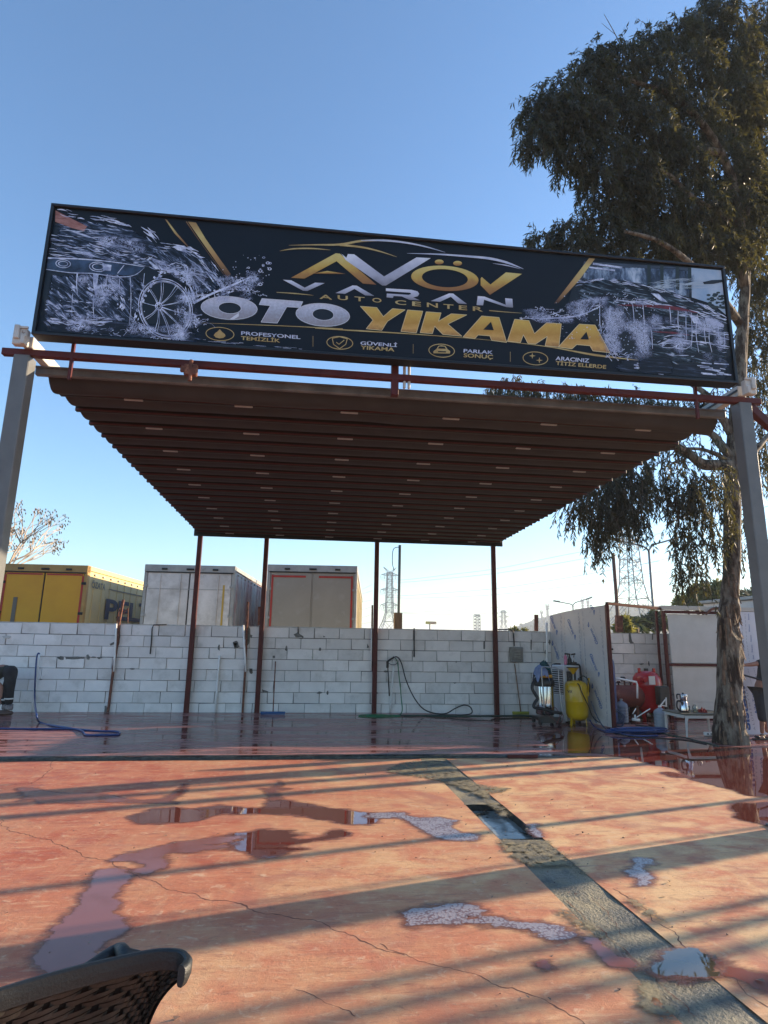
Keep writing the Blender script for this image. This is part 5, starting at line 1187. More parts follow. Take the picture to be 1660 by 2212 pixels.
pyl_at('tiny pylon on the hill, left of the twin street lamp', 1185, 1303, 840, 10, [(1311, 4), (1307, 5)], 0, r=.3, small=True, ears=False)
pyl_at('tiny pylon on the hill skyline, leftmost there', 1172, 1318, 800, 7, [(1323, 3), (1321, 4)], 0, r=.25, small=True, ears=False)
pyl_at('far tiny pylon on the hill just right of the lamp head', 1262, 1290, 880, 10, [(1300, 3), (1296, 4)], 0, r=.3, small=True, ears=False)
pyl_at('far tiny pylon on the hill, rightmost of the skyline pair', 1274, 1292, 885, 10, [(1301, 3), (1297, 4)], 0, r=.3, small=True, ears=False)
# lattice mast
p = P(1031, 1328, 500); t = thing('lattice_mast', 'square grey lattice mast low on the horizon between third and fourth poles', 'mast', (p.x, 500, 0))
mb = MB(); hw_ = 7/ppm(500); 
for k in range(9):
    z = 4+p.z*k/9
    for a, b in (((-hw_, z), (hw_, z)), ((-hw_, z), (hw_, z+p.z/9)), ((hw_, z), (-hw_, z+p.z/9)), ((-hw_, z), (-hw_, z+p.z/9)), ((hw_, z), (hw_, z+p.z/9))): mb.tube([(a[0], 0, min(a[1], p.z)), (b[0], 0, min(b[1], p.z))], .35, 3)
mb.part('lattice', m_lat, t, kind='stuff')
# power lines
m_wire = mat('wire', (.16, .16, .16), .6)
def wire(pts, r, label, Ya, Yb, f=s8):
    n = len(pts); W = []
    for i, (x, y) in enumerate(pts): u = i/(n-1); W.append(P(*f(x, y), Ya+(Yb-Ya)*u))
    mb = MB(); mb.tube(bez(W, 8), r, 4)
    for q in (W[len(W)//2],): mb.tube([q+Vector((0, 0, -r)), q+Vector((0, 0, -r*6))], r*1.5, 4)
    return tag(mb.part('power_line', m_wire), label, 'power line', 'power lines strung between the pylons')
labs = ['topmost power line from the near pylon to the three-armed pylon', 'second power line from the top of the span', 'third power line from the top of the span', 'fourth power line from the top of the span', 'fifth power line from the top, passing above the booth', 'lowest power line of the span, nearest the lamp head']
for i, pts in enumerate([[(170, 372), (300, 385), (600, 352), (930, 310), (1300, 235), (1660, 165), (1960, 95)], [(165, 382), (300, 400), (600, 375), (930, 340), (1300, 280), (1660, 215), (1980, 150)], [(165, 470), (300, 488), (600, 468), (930, 440), (1300, 385), (1660, 322), (1985, 262)],
          [(165, 480), (300, 503), (600, 498), (930, 480), (1300, 438), (1660, 390), (1990, 330)], [(165, 575), (300, 597), (600, 585), (930, 562), (1300, 523), (1660, 475), (1990, 415)], [(165, 582), (300, 602), (600, 610), (930, 600), (1300, 572), (1660, 535), (1990, 490)]]):
    wire(pts, .075, labs[i], 300, 190)
for i, (ya, yb) in enumerate(((415, 448), (455, 478), (515, 530), (560, 580), (610, 632), (660, 672))):
    wire([(40, yb), (75, (ya+yb)/2), (110, ya)], .07, ['upper', 'second', 'third', 'fourth', 'fifth', 'lowest'][i]+' wire glimpsed between the beige trailer and third pole', 420, 330)
# right-hand lines beyond the near pylon
s9 = lambda x, y: ((2300+x/2.2928)*.54894, (1950+y/2.2928)*.54894)
for i, (a, m_, b) in enumerate((((440, 400), (1100, 240), (1700, 85)), ((430, 470), (1100, 345), (1700, 200)), ((450, 635), (1100, 490), (1700, 365)), ((470, 755), (1100, 615), (1720, 480)), ((520, 850), (1100, 740), (1700, 590)), ((560, 925), (1100, 845), (1720, 735)))):
    wire([a, m_, b], .05, ['top', 'second', 'third', 'fourth', 'fifth', 'lowest'][i]+' power line running right from the near pylon behind the tree', 180, 110, s9)
# street lamps
m_lampm = mat('lamp_grey', (.22, .225, .22), .5, c2=(.16, .16, .16), scale=2)
def lamp(label, px, split, Y, tips, r, group='twin-armed street lamps'):
    b = P(px, split, Y); t = thing('street_lamp', label, 'street lamp', (b.x, Y, 0), 0, group)
    MB().tube([(0, 0, 0), (0, 0, b.z*.5), (0, 0, b.z)], [r*1.6, r*1.2, r], 8).part('post', m_lampm, t, smooth=True)
    for (x, y) in tips:
        e = P(x, y, Y)-Vector((b.x, Y, 0)); m_ = Vector((e.x*.18, 0, b.z+(e.z-b.z)*.42))
        a = MB().tube(bez([(0, 0, b.z), m_, e*.5+m_*.5+Vector((0, 0, 0)), e], 6), r*.8, 6).part('arm', m_lampm, t, smooth=True)
        d = (e-m_).normalized()
        MB().beam(e-d*r*1, e+d*r*9, r*3.6, r*2).part('lamp_head', mat('lamp_head_dark', (.06, .06, .06), .5), t)
    return t
lamp('tall near twin-armed street lamp rising behind the booth frame', 1402, 1189, 42, [(1331, 1166), (1462, 1162)], .085)
lamp('distant low twin-armed street lamp behind the printed board', 1238, 1308, 100, [(1208, 1300), (1268, 1294)], .11)
# poles beyond the wall
def pole(label, pts, Y, r, m, cat='pole', name='utility_pole'):
    W = [P(x, y, Y) for x, y in pts]; W.append(Vector((W[-1].x, Y, 0)))
    o = MB().tube(W, r, 8).part(name, m, smooth=True); return tag(o, label, cat)
t = thing('utility_pole', 'slim dark pole with a wooden stub at its foot, right of the three-armed pylon', 'pole', tuple(Vector((P(*s8(283, 690), 22).x, 22, 0))))
b = t.location
MB().tube([P(*s8(290, 158), 22)-b, P(*s8(281, 690), 22)-b, Vector((-.02, 0, 0))], .055, 8).part('steel_pole', mat('dark_green_pole', (.05, .07, .065), .6), t, smooth=True)
MB().box((P(*s8(271, 600), 21.8)-b)*.5+Vector((-.0, 0, 0)), (.28, .28, (P(*s8(271, 600), 21.8)-b).z)).part('wooden_stub', mat('old_wood', (.12, .075, .04), .8, c2=(.06, .04, .02), scale=6, stretch=(4, 4, .5)), t)
q = P(*s8(285, 170), 22)-b
MB().tube(bez([q, q+Vector((-.22, 0, -.1)), q+Vector((-.25, 0, -.6)), q+Vector((-.18, 0, -.9))], 5), .015, 5).part('loose_wire', m_black, t)
pole('thin reddish-brown pole standing in the booth opening', [w2(758, 188), w2(775, 400), w2(785, 560)], 17, .055, mat('brown_pole', (.12, .07, .055), .7), name='steel_pole')
# far roadside billboard
p0_, p1_ = P(*s8(458, 656), 160), P(*s8(530, 675), 160)
t = thing('roadside_billboard', 'small yellow and red billboard on a post far beyond the wall', 'billboard', ((p0_.x+p1_.x)/2, 160, 0))
wb = p1_.x-p0_.x
MB().box((-wb*.30, 0, (p0_.z+p1_.z)/2), (wb*.38, .4, p0_.z-p1_.z), rz=.2).part('panel', mat('billboard_yellow', (.60, .42, .05), .5), t)
MB().box((wb*.18, .1, (p0_.z+p1_.z)/2), (wb*.58, .4, (p0_.z-p1_.z)*1.0)).part('panel', mat('billboard_pale', (.6, .52, .28), .5, c2=(.5, .1, .05), scale=1.2, stretch=(1, 1, 4)), t)
MB().tube([(-wb*.1, .3, 0), (-wb*.1, .3, p1_.z+.3)], .18, 6).part('post', m_lampm, t)
# ------------------------------------------------------------------ foliage tools
def leaf_mesh(name, cs, ds, Ls, Ws, m, fold=.25, rng=None):
    """one pointed, folded leaf per row: centre, direction, length, width"""
    n = len(cs); rng = rng or np.random.RandomState(0)
    ds = ds/np.linalg.norm(ds, axis=1)[:, None]; a = rng.normal(size=(n, 3)); s_ = np.cross(ds, a); s_ /= np.linalg.norm(s_, axis=1)[:, None]; u = np.cross(s_, ds)
    V = np.empty((n, 4, 3)); V[:, 0] = cs; V[:, 1] = cs+ds*(Ls*.42)[:, None]+s_*(Ws*.5)[:, None]+u*(Ws*fold)[:, None]
    V[:, 2] = cs+ds*Ls[:, None]+u*(Ls*.08)[:, None]; V[:, 3] = cs+ds*(Ls*.42)[:, None]-s_*(Ws*.5)[:, None]+u*(Ws*fold)[:, None]
    me = bpy.data.meshes.new(name); me.vertices.add(4*n); me.vertices.foreach_set('co', V.reshape(-1).astype(np.float32))
    me.loops.add(4*n); me.loops.foreach_set('vertex_index', np.arange(4*n, dtype=np.int32)); me.polygons.add(n)
    me.polygons.foreach_set('loop_start', np.arange(0, 4*n, 4, dtype=np.int32)); me.update(calc_edges=True); me.materials.append(m); return me
m_euc = mat('eucalyptus_leaf', (.030, .036, .033), .55, c2=(.048, .052, .047), scale=1.6, c3=(.080, .070, .028), s3=1.1, t3=(.62, .76), translucent=(.20, (.18, .16, .03)), spec=.22)
m_twig = mat('twig', (.14, .10, .075), .85)
m_bark = mat('eucalyptus_bark', (.29, .245, .19), .85, c2=(.10, .07, .052), scale=4, bump=1.0, bscale=14, stretch=(2.4, 2.4, .7), c3=(.042, .025, .018), s3=2.2, t3=(.48, .56), bdist=.07)
TY = 10.72
tree = thing('eucalyptus_tree', 'tall eucalyptus with a peeling trunk and drooping leaves at the right', 'tree', (7.90, TY, 0))
TB = Vector(tree.location)
def tp(px, py, dy=0): return P(px, py, TY+dy)-TB
tr_pts = [((1579, 1612), 31), ((1577, 1580), 29), ((1576, 1540), 26), ((1577, 1490), 23.5), ((1577, 1430), 23), ((1575, 1380), 21.5), ((1574, 1330), 20), ((1577, 1290), 17.5), ((1581, 1220), 17.5), ((1582, 1150), 17), ((1583, 1070), 17.5), ((1585, 1000), 18.5), ((1590, 930), 17), ((1596, 860), 15), ((1600, 780), 13.5), ((1606, 680), 12), ((1612, 560), 10), ((1600, 430), 8), ((1585, 300), 6.5), ((1570, 160), 5)]
cen = [tp(*a) for a, r_ in tr_pts]; cen[0].z = -.02
rs = [r_/ppm(TY)*1.06 for a, r_ in tr_pts]
C_ = bez(cen, 14); Rr = []
for i in range(len(cen)-1):
    for k in range(14): Rr.append(rs[i]+(rs[i+1]-rs[i])*k/14)
Rr.append(rs[-1])
seg = 44; vs = []; 
burl = tp(1603, 1418); scar = tp(1577, 1345)
for i, (c, r_) in enumerate(zip(C_, Rr)):
    for k in range(seg):
        a = 2*math.pi*k/seg; d = Vector((math.cos(a), math.sin(a), 0)); lowf = max(0, 1-c.z/2.4); 
        q = Vector((d.x*1.6, d.y*1.6, c.z*1.1)); q2 = Vector((d.x*4.2, d.y*4.2, c.z*2.0))
        f_ = 1+.10*noise.noise(q)+.05*noise.noise(q2*1.7)+lowf*(.13*noise.noise(Vector((d.x*5, d.y*5, c.z*.9)))+.11*abs(noise.noise(Vector((d.x*9, d.y*9, c.z*2.5)))))
        f_ += (.035*noise.noise(Vector((d.x*14, d.y*14, c.z*5)))+.03*(noise.noise(Vector((d.x*7, d.y*7, c.z*2.2+9))) > .12))*(.4+lowf)
        f_ += .12*max(0, 1-c.z/.35)*(.5+noise.noise(Vector((d.x*3, d.y*3, 0))))
        p_ = c+d*r_*f_
        db = (p_-burl).length; p_ += d*.075*math.exp(-(db/.13)**2)
        ds_ = (p_-scar); e_ = math.sqrt((ds_.x/.16)**2+(ds_.z/.36)**2); 
        if d.y < .2: p_ -= d*.055*math.exp(-(e_*1.2)**4); p_ += d*.03*math.exp(-((e_-1.0)/.22)**2)
        vs.append(p_)
mb = MB(); m_ = len(C_)
mb.add(vs, [(i*seg+k, i*seg+(k+1) % seg, (i+1)*seg+(k+1) % seg, (i+1)*seg+k) for i in range(m_-1) for k in range(seg)])
mb.part('trunk', m_bark, tree, smooth=True)
# loose bark strips
mb = MB(); rr = random.Random(4)
for _ in range(46):
    i = rr.randrange(2, int(m_*.42)); c, r_ = C_[i], Rr[i]; a = rr.uniform(math.pi*.95, math.pi*2.05); d = Vector((math.cos(a), math.sin(a), 0)); s_ = Vector((-d.y, d.x, 0))
    L_ = rr.uniform(.10, .38); w_ = rr.uniform(.012, .035); b0 = c+d*(r_*1.05); 
    vs = []
    for k in range(5):
        u = k/4; q = b0+Vector((0, 0, L_*(u-.5)))+d*(.012+.035*(1-u)**2*rr.uniform(.6, 1.2)); ww = w_*(.5+.5*math.sin(math.pi*min(u+.2, 1)))
        vs += [q+s_*ww-d*.006, q+d*.008, q-s_*ww-d*.006]
    mb.add(vs, [(j*3+k, j*3+k+1, (j+1)*3+k+1, (j+1)*3+k) for j in range(4) for k in range(2)])
mb.part('loose_bark', mat('loose_bark', (.22, .14, .09), .9, c2=(.10, .06, .04), scale=12, bump=.5, bscale=40), tree, kind='stuff')
def limb(pts, r0, r1, name='branch', n=8):
    W = [tp(*p) for p in pts]; L_ = bez(W, n); R_ = [r0+(r1-r0)*i/(len(L_)-1) for i in range(len(L_))]
    R_ = [a*(1+.12*noise.noise(p_*4)) for a, p_ in zip(R_, L_)]
    MB().tube(L_, R_, 9).part(name, m_bark, tree, smooth=True)
s10 = lambda x, y: ((2400+x/2.3285)*.54894, (1500+y/2.3285)*.54894)
def L10(l): return [(*s10(x, y), d) for x, y, d in l]
limb(L10([(1100, 770, 0), (1000, 770, -.1), (870, 765, -.2), (790, 720, -.3), (720, 660, -.3), (640, 610, -.4), (540, 580, -.5), (300, 560, -.6)]), .13, .045)
limb(L10([(1110, 740, 0), (1050, 705, -.1), (950, 660, -.2), (850, 625, -.2), (720, 618, -.3), (600, 620, -.3), (470, 635, -.4)]), .05, .02)
limb(L10([(1110, 700, 0), (1050, 620, 0), (1000, 560, .1), (940, 490, .1), (830, 440, .2), (640, 380, .3), (480, 330, .3)]), .10, .04)
limb(L10([(1110, 480, 0), (1060, 380, 0), (1010, 310, 0), (950, 200, .1), (860, 100, .2), (720, 10, .3)]), .09, .05)
limb(L10([(1180, 800, .1), (1250, 720, .1), (1330, 640, .2), (1400, 560, .3), (1480, 470, .4)]), .08, .05)
limb(L10([(1170, 640, 0), (1240, 440, .3), (1330, 350, .4), (1500, 300, .5)]), .06, .04)
limb(L10([(720, 660, -.3), (680, 720, -.3), (580, 750, -.3), (560, 800, -.3), (590, 880, -.3)]), .028, .012)
limb(L10([(610, 620, -.3), (560, 680, -.35), (440, 760, -.4), (350, 850, -.4)]), .018, .008)
limb(L10([(1060, 920, .0), (1000, 1000, -.1), (980, 1150, -.1), (960, 1260, -.1)]), .014, .006)
limb([(1600, 700, 0), (1540, 620, -.6), (1480, 560, -1.0), (1420, 520, -1.3), (1350, 500, -1.5)], .09, .03)
limb([(1608, 620, 0), (1590, 420, -.5), (1540, 300, -.9), (1460, 210, -1.2), (1380, 180, -1.4), (1290, 150, -1.5)], .11, .025)
limb([(1560, 330, -.8), (1440, 310, -1.2), (1395, 280, -1.2), (1340, 240, -1.4), (1240, 250, -1.6), (1180, 260, -1.7)], .07, .018)
limb([(1600, 500, -.3), (1640, 350, 0), (1640, 150, 0), (1610, 20, 0)], .08, .03)
limb([(1590, 480, -.3), (1500, 430, -.9), (1430, 370, -1.2), (1340, 370, -1.4), (1290, 370, -1.5)], .07, .02)
limb([(1355, 130, -1.4), (1330, 75, -1.5), (1305, 30, -1.5)], .012, .004); limb([(1330, 75, -1.5), (1300, 50, -1.5)], .005, .003)
limb([(1480, 60, -1.1), (1420, 50, -1.2)], .012, .004)
clumps = [(1650, 620, 30, 60, .5, 50), (1650, 740, 30, 60, .5, 50), (1655, 950, 20, 50, .5, 30), (1600, 560, 40, 30, .3, 40), (1110, 828, 50, 12, .4, 26), (1250, 850, 60, 16, .4, 34), (1380, 868, 60, 18, .4, 36), (1480, 870, 60, 20, .4, 30),(1640, 130, 60, 90, .3, 120), (1610, 260, 60, 80, .2, 110), (1600, 420, 60, 60, .1, 90), (1520, 60, 50, 50, -.5, 60), (1640, 420, 50, 60, .3, 90), (1590, 520, 50, 34, .1, 60), (1430, 330, 60, 50, -.9, 70), (1380, 410, 50, 40, -1.0, 60), (1470, 500, 60, 30, -.4, 60),  # px, py, rx, ry, depth offset, sprays
 (1165, 238, 36, 36, -1.7, 46), (1158, 298, 28, 34, -1.7, 34), (1212, 205, 42, 38, -1.6, 44), (1215, 265, 46, 50, -1.6, 60), (1270, 160, 44, 46, -1.5, 56), (1262, 255, 52, 56, -1.5, 70), (1240, 335, 36, 44, -1.5, 46),
 (1300, 115, 34, 24, -1.5, 34), (1335, 150, 50, 52, -1.3, 64), (1335, 240, 60, 58, -1.3, 84), (1300, 330, 46, 50, -1.4, 58), (1290, 385, 30, 30, -1.4, 30), (1400, 105, 44, 40, -1.2, 56), (1410, 190, 60, 60, -1.1, 90), (1400, 290, 62, 60, -1.1, 92), (1370, 370, 50, 46, -1.2, 60),
 (1470, 75, 40, 40, -.9, 54), (1490, 160, 66, 66, -.8, 100), (1490, 270, 70, 66, -.7, 110), (1460, 370, 66, 60, -.8, 90), (1545, 30, 60, 50, -.4, 80), (1570, 120, 70, 70, -.3, 120), (1580, 230, 74, 76, -.3, 130), (1560, 350, 72, 70, -.3, 120), (1650, 60, 50, 80, .2, 110), (1655, 200, 50, 80, .2, 110), (1650, 350, 50, 80, .2, 110), (1570, 450, 66, 60, -.2, 90), (1650, 480, 44, 70, .2, 84),
 (1350, 440, 50, 42, -1.0, 56), (1290, 455, 30, 26, -1.1, 22), (1420, 450, 60, 50, -.8, 80), (1500, 460, 66, 56, -.5, 90), (1395, 515, 66, 34, -.8, 64), (1310, 505, 50, 30, -.9, 46), (1235, 495, 34, 18, -1.0, 24), (1180, 518, 38, 18, -1.0, 30), (1250, 535, 50, 20, -1.0, 34), (1480, 530, 66, 40, -.5, 70), (1560, 540, 60, 40, -.2, 70), (1330, 545, 60, 20, -.9, 30),
 (1635, 590, 26, 60, .3, 44), (1640, 700, 24, 60, .4, 40), (1625, 800, 22, 50, .4, 34), (1645, 900, 22, 50, .4, 34), (1640, 980, 20, 36, .4, 18), (1655, 830, 20, 60, .3, 34),
 (1085, 832, 36, 14, .3, 20), (1150, 838, 44, 16, .3, 28), (1220, 846, 46, 20, .3, 36), (1290, 858, 46, 22, .3, 40), (1360, 866, 46, 24, .3, 42), (1430, 874, 44, 24, .3, 36), (1500, 880, 40, 20, .3, 24), (1540, 850, 30, 26, .2, 16),
 (1330, 1000, 40, 40, -.4, 40), (1375, 1010, 34, 38, -.4, 40), (1345, 1050, 46, 44, -.4, 66), (1290, 1060, 44, 36, -.4, 50), (1250, 1085, 34, 18, -.4, 22), (1305, 1110, 34, 30, -.4, 34), (1290, 1155, 14, 26, -.4, 14), (1350, 1110, 32, 34, -.4, 34), (1370, 1080, 24, 30, -.4, 22),
 (1420, 1000, 20, 22, -.4, 12), (1430, 1050, 18, 24, -.3, 16), (1440, 1080, 12, 16, -.3, 8), (1465, 1040, 24, 36, -.3, 30), (1500, 1040, 24, 34, -.3, 28), (1490, 1085, 24, 30, -.3, 30), (1528, 1030, 16, 28, -.3, 18), (1480, 1140, 16, 24, -.3, 14), (1508, 1110, 12, 24, -.3, 12), (1490, 1180, 14, 26, -.3, 12), (1484, 1215, 14, 22, -.3, 14), (1486, 1240, 12, 20, -.3, 10), (1470, 1155, 8, 16, -.3, 6),
 (1555, 1010, 10, 24, 0, 10), (1556, 1060, 12, 30, -.1, 14), (1552, 1110, 10, 24, -.1, 10), (1546, 1160, 14, 26, -.1, 16), (1612, 1050, 8, 40, .3, 12), (1612, 1130, 9, 40, .3, 14), (1612, 1190, 8, 26, .3, 8), (1640, 1010, 16, 20, .3, 10),
 (1480, 960, 30, 20, .0, 16), (1440, 950, 30, 18, -.2, 14), (1530, 960, 20, 20, 0, 8)]
rng = np.random.RandomState(12); cs = []; ds = []; Ls = []; Ws = []; tw = MB()
for (px, py, rx, ry, dy, ns_) in clumps:
    if px >= 1600 and py > 560: dy = 1.0
    c0 = tp(px, py, dy); k_ = 1/ppm(TY+dy); low = py > 780; RX, RZ = rx*k_, ry*k_; RY = .55*(RX+RZ) if not low else .30+.3*RX
    for _ in range(int(ns_*(2.3 if not low else 1.3))):
        v = rng.normal(size=3); v /= np.linalg.norm(v); v *= rng.uniform(.15, 1)**.45*(1.12 if rng.rand() < .12 else 1)
        s_ = np.array([c0.x+v[0]*RX, c0.y+v[1]*RY, c0.z+v[2]*RZ+RZ*.12]); out = np.array([v[0], v[1]*.7, v[2]*.3])
        d = out*.8+np.array([rng.normal()*.4, rng.normal()*.4, rng.normal()*.25-(.1 if not low else .7)]); d /= np.linalg.norm(d)
        n_ = rng.randint(8, 15); p_ = s_.copy(); st = rng.uniform(.028, .045)*(1.25 if low else 1)
        path = [tuple(p_)]
        for i in range(n_):
            d = d+np.array([0, 0, -.17]); d /= np.linalg.norm(d); p_ = p_+d*st; path.append(tuple(p_))
            for q in range(2 if i < n_-1 else 3):
                cs.append(p_.copy()); dl = d*.55+rng.normal(size=3)*.55+np.array([0, 0, -.75]); ds.append(dl); Ls.append(rng.uniform(.085, .16)); Ws.append(rng.uniform(.018, .030))
        if rng.rand() < .45: tw.tube([path[0], path[len(path)//2], path[-1]], .0035, 3, cap=False)
lm_ = leaf_mesh('foliage', np.array(cs), np.array(ds), np.array(Ls), np.array(Ws), m_euc, rng=rng)
link('foliage', lm_, None, tree, kind='stuff'); tw.part('twigs', m_twig, tree, kind='stuff')
print('leaves', len(cs))
# ------------------------------------------------------------------ trees behind
def bush(name, label, cat, Y, blobs, m, leafL, n_per, mtrunk=m_bark, seed=0, droop=0.0, group=None, tr_w=.12):
    p = P(blobs[0][0], 1370, Y); t = thing(name, label, cat, (p.x, Y, 0), 0, group); rg_ = np.random.RandomState(seed); cs = []; ds = []
    k_ = 1/ppm(Y)
    tb = MB(); 
    for (px, py, rx, ry) in blobs:
        c = P(px, py, Y)-Vector(t.location); n_ = int(n_per*rx*ry/400)
        v = rg_.normal(size=(n_, 3)); v /= np.linalg.norm(v, axis=1)[:, None]; v *= (rg_.uniform(.1, 1, size=n_)**.5)[:, None]
        cs.append(np.array([c.x, c.y, c.z])+v*np.array([rx*k_, (rx+ry)*k_*.5, ry*k_])*(1+.25*rg_.normal(size=(n_, 1))*.5)); ds.append(rg_.normal(size=(n_, 3))+np.array([0, 0, .2-droop]))
        tb.tube(bez([(0, 0, 0), (c.x*.3, c.y*.3, c.z*.5), tuple(c)], 4), [tr_w*(1-.08*i) for i in range(9)], 6)
    cs = np.vstack(cs); ds = np.vstack(ds); n_ = len(cs)
    link('crown', leaf_mesh('crown', cs, ds, rg_.uniform(.7, 1.3, n_)*leafL, rg_.uniform(.3, .5, n_)*leafL, m, rng=rg_), None, t, kind='stuff')
    tb.part('trunk', mtrunk, t, smooth=True); return t
m_yg = mat('yellow_green_leaf', (.075, .095, .03), .6, c2=(.13, .13, .04), scale=.8, translucent=(.35, (.25, .24, .05)))
m_dg = mat('dark_green_leaf', (.03, .045, .022), .6, c2=(.06, .075, .035), scale=.8, translucent=(.2, (.10, .12, .03)))
bush('tree', 'feathery yellow-green tree behind the booth roof', 'tree', 32, [(1530, 1290, 30, 26), (1500, 1298, 26, 18), (1555, 1270, 16, 16), (1510, 1275, 16, 14), (1475, 1302, 18, 9), (1545, 1300, 30, 18)], m_yg, .34, 620, seed=1)
bush('tree', 'dark tree to the right of the eucalyptus trunk', 'tree', 34, [(1625, 1300, 26, 22), (1610, 1320, 24, 20), (1650, 1320, 26, 20), (1640, 1285, 14, 12)], m_dg, .4, 900, seed=2)
bush('tree', 'dark bushy tree seen through the booth opening', 'tree', 40, [(1400, 1345, 20, 14), (1420, 1335, 16, 14), (1385, 1355, 16, 10), (1432, 1350, 14, 12)], m_dg, .4, 800, seed=3)
bush('shrub', 'pale green bush beside the brown stub in the booth opening', 'shrub', 24, [(1348, 1345, 12, 14), (1340, 1358, 12, 8), (1356, 1360, 14, 8)], m_yg, .28, 700, seed=4)
bush('shrub', 'low dry bush topping the wall near the fourth pole', 'shrub', 36, [(1112, 1361, 9, 6), (1132, 1363, 9, 5)], m_yg, .22, 900, seed=5)
# small palms behind the wall
def palm(label, px, py, Y, r, seed):
    rr = random.Random(seed); c = P(px, py, Y); t = thing('palm_tree', label, 'palm', (c.x, Y, 0), 0, 'palms beyond the wall')
    MB().tube([(0, 0, 0), (0, 0, c.z)], [.22, .18], 8).part('trunk', m_bark, t, smooth=True)
    for i in range(22):
        a = rr.uniform(0, 6.28); e = rr.uniform(.1, 1.2); L_ = r*rr.uniform(.8, 1.1); d = Vector((math.cos(a)*math.cos(e), math.sin(a)*math.cos(e), math.sin(e)))
        pl = [Vector((0, 0, c.z))+d*L_*u+Vector((0, 0, -L_*.55*u*u)) for u in (0, .25, .5, .75, 1)]
        mb = MB(); mb.tube(pl, .02, 3, cap=False)
        for j in range(14):
            u = .15+.85*j/13; q = pl[min(int(u*4), 3)].lerp(pl[min(int(u*4)+1, 4)], u*4-int(u*4) if u < 1 else 1); s_ = d.cross(Vector((0, 0, 1))).normalized()
            for sg in (-1, 1): e_ = q+(s_*sg*.8+d*.7+Vector((0, 0, -.4)))*L_*.22; mb.add([q+Vector((0, 0, .03)), q-Vector((0, 0, .03)), e_], [(0, 1, 2)])
        mb.part('frond', m_dg, t)
palm('small palm peeking over the wall in the booth opening', 1372, 1352, 26, 1.0, 1)
palm('palm crown at the right edge beside the grey pillar', 1632, 1300, 30, 1.5, 2)
palm('tiny palm top over the wall near the stub', 1108, 1366, 40, .7, 3)
# bare tree far left, with dry pods
t = thing('bare_tree', 'leafless tree with dry seed pods behind the yellow trailer', 'tree', (P(-20, 1300, 30).x, 30, 0)); TB2 = Vector(t.location); rr = random.Random(9)
mbt = MB(); mbp = MB(); ends = []
def grow(p, d, L_, r_, dep):
    q = p+d*L_; m_ = p.lerp(q, .5)+Vector((rr.uniform(-.1, .1), rr.uniform(-.1, .1), rr.uniform(-.05, .1)))*L_*.6
    mbt.tube([p, m_, q], [r_, r_*.85, r_*.7], 5 if dep < 3 else 3, cap=False)
    if dep >= 7:
        for _ in range(2): e = q+Vector((rr.uniform(-.12, .12), rr.uniform(-.12, .12), rr.uniform(-.2, .05))); mbp.add([e, e+Vector((.03, 0, -.06)), e+Vector((0, .02, -.12)), e+Vector((-.03, 0, -.05))], [(0, 1, 2), (0, 2, 3)])
        return
    for _ in range(3 if dep < 4 else 2):
        nd = (d+Vector((rr.uniform(-.75, .75), rr.uniform(-.75, .75), rr.uniform(-.25, .45)))).normalized(); grow(q, nd, L_*rr.uniform(.62, .82), r_*.66, dep+1)
grow(Vector((0, 0, 0)), Vector((-.05, 0, 1)), 2.3, .17, 0)
mbt.part('branches', mat('pale_bark', (.42, .34, .27), .8), t, kind='stuff'); mbp.part('seed_pods', mat('seed_pod', (.42, .27, .14), .8, c2=(.2, .13, .08), scale=3), t, kind='stuff')
# ------------------------------------------------------------------ booth of printed boards
k1 = lambda x, y: ((2100+x/4.0225)*.54894, (2350+y/4.0225)*.54894)
k2 = lambda x, y: ((2400+x/5.533)*.54894, (2600+y/5.533)*.54894)
k3 = lambda x, y: ((2700+x/3.6852)*.54894, (2350+y/3.6852)*.54894)
k4 = lambda x, y: ((2050+x/4.15)*.54894, (2550+y/4.15)*.54894)
def plane_pt(px, py, p0, n, off=0.0):
    d = ray(px, py); o = Vector((0, 0, CAMH)); t = (Vector(p0)-o).dot(n)/d.dot(n); return o+d*t-n*(-off)
m_board = mat('white_foil_board', (.60, .56, .53), .5, c2=(.54, .50, .48), scale=2, bump=.15, bscale=4, bdist=.02)
m_bprint = mat('blue_board_print', (.10, .20, .42), .5, c2=(.20, .30, .50), scale=14); m_bprint2 = mat('grey_board_print', (.33, .34, .40), .5)
A = Vector((6.30, 12.39, 0)); B = Vector((5.97, YW-.02, 0)); dAB = (B-A).normalized(); nP = Vector((-dAB.y, dAB.x, 0))
m_bprint, m_bprint2 = mat('blue_board_print2', (.05, .12, .33), .5, c2=(.10, .18, .38), scale=14), mat('grey_board_print2', (.20, .21, .28), .5)
if nP.dot(Vector((0, 0, 0))-A) < 0: nP = -nP
board = thing('panel_booth', 'white printed board side wall with a red-brown steel frame beside the yellow tank', 'booth wall', tuple(A))
LAB = (B-A).length; cuts = [0, LAB*.40, LAB*.72, LAB]
zt = lambda s_: 2.56-.15*s_/LAB+(.03*math.sin(s_*1.3))
for a, b in zip(cuts, cuts[1:]):
    mb = MB(); a_, b_ = a+.005, b-.005; q = [A+dAB*a_, A+dAB*b_]
    vs = []
    for off in (0, -.05):
        for p_, s_ in zip(q, (a_, b_)): vs += [p_+nP*off+Vector((0, 0, .03)), p_+nP*off+Vector((0, 0, zt(s_)))]
    mb.add(vs, [(0, 1, 3, 2), (4, 6, 7, 5), (0, 4, 5, 1), (2, 3, 7, 6), (1, 5, 7, 3), (0, 2, 6, 4)]); mb.part('board_sheet', m_board, board, world=True)
MB().box((.035, -.04, 1.29), (.07, .07, 2.58), ch=.004).part('frame_post', m_redpaint, board)
pr_b = MB(); pr_g = MB()
def kb(x, y, o_=.003): return plane_pt(*k1(x, y), A, nP, o_)
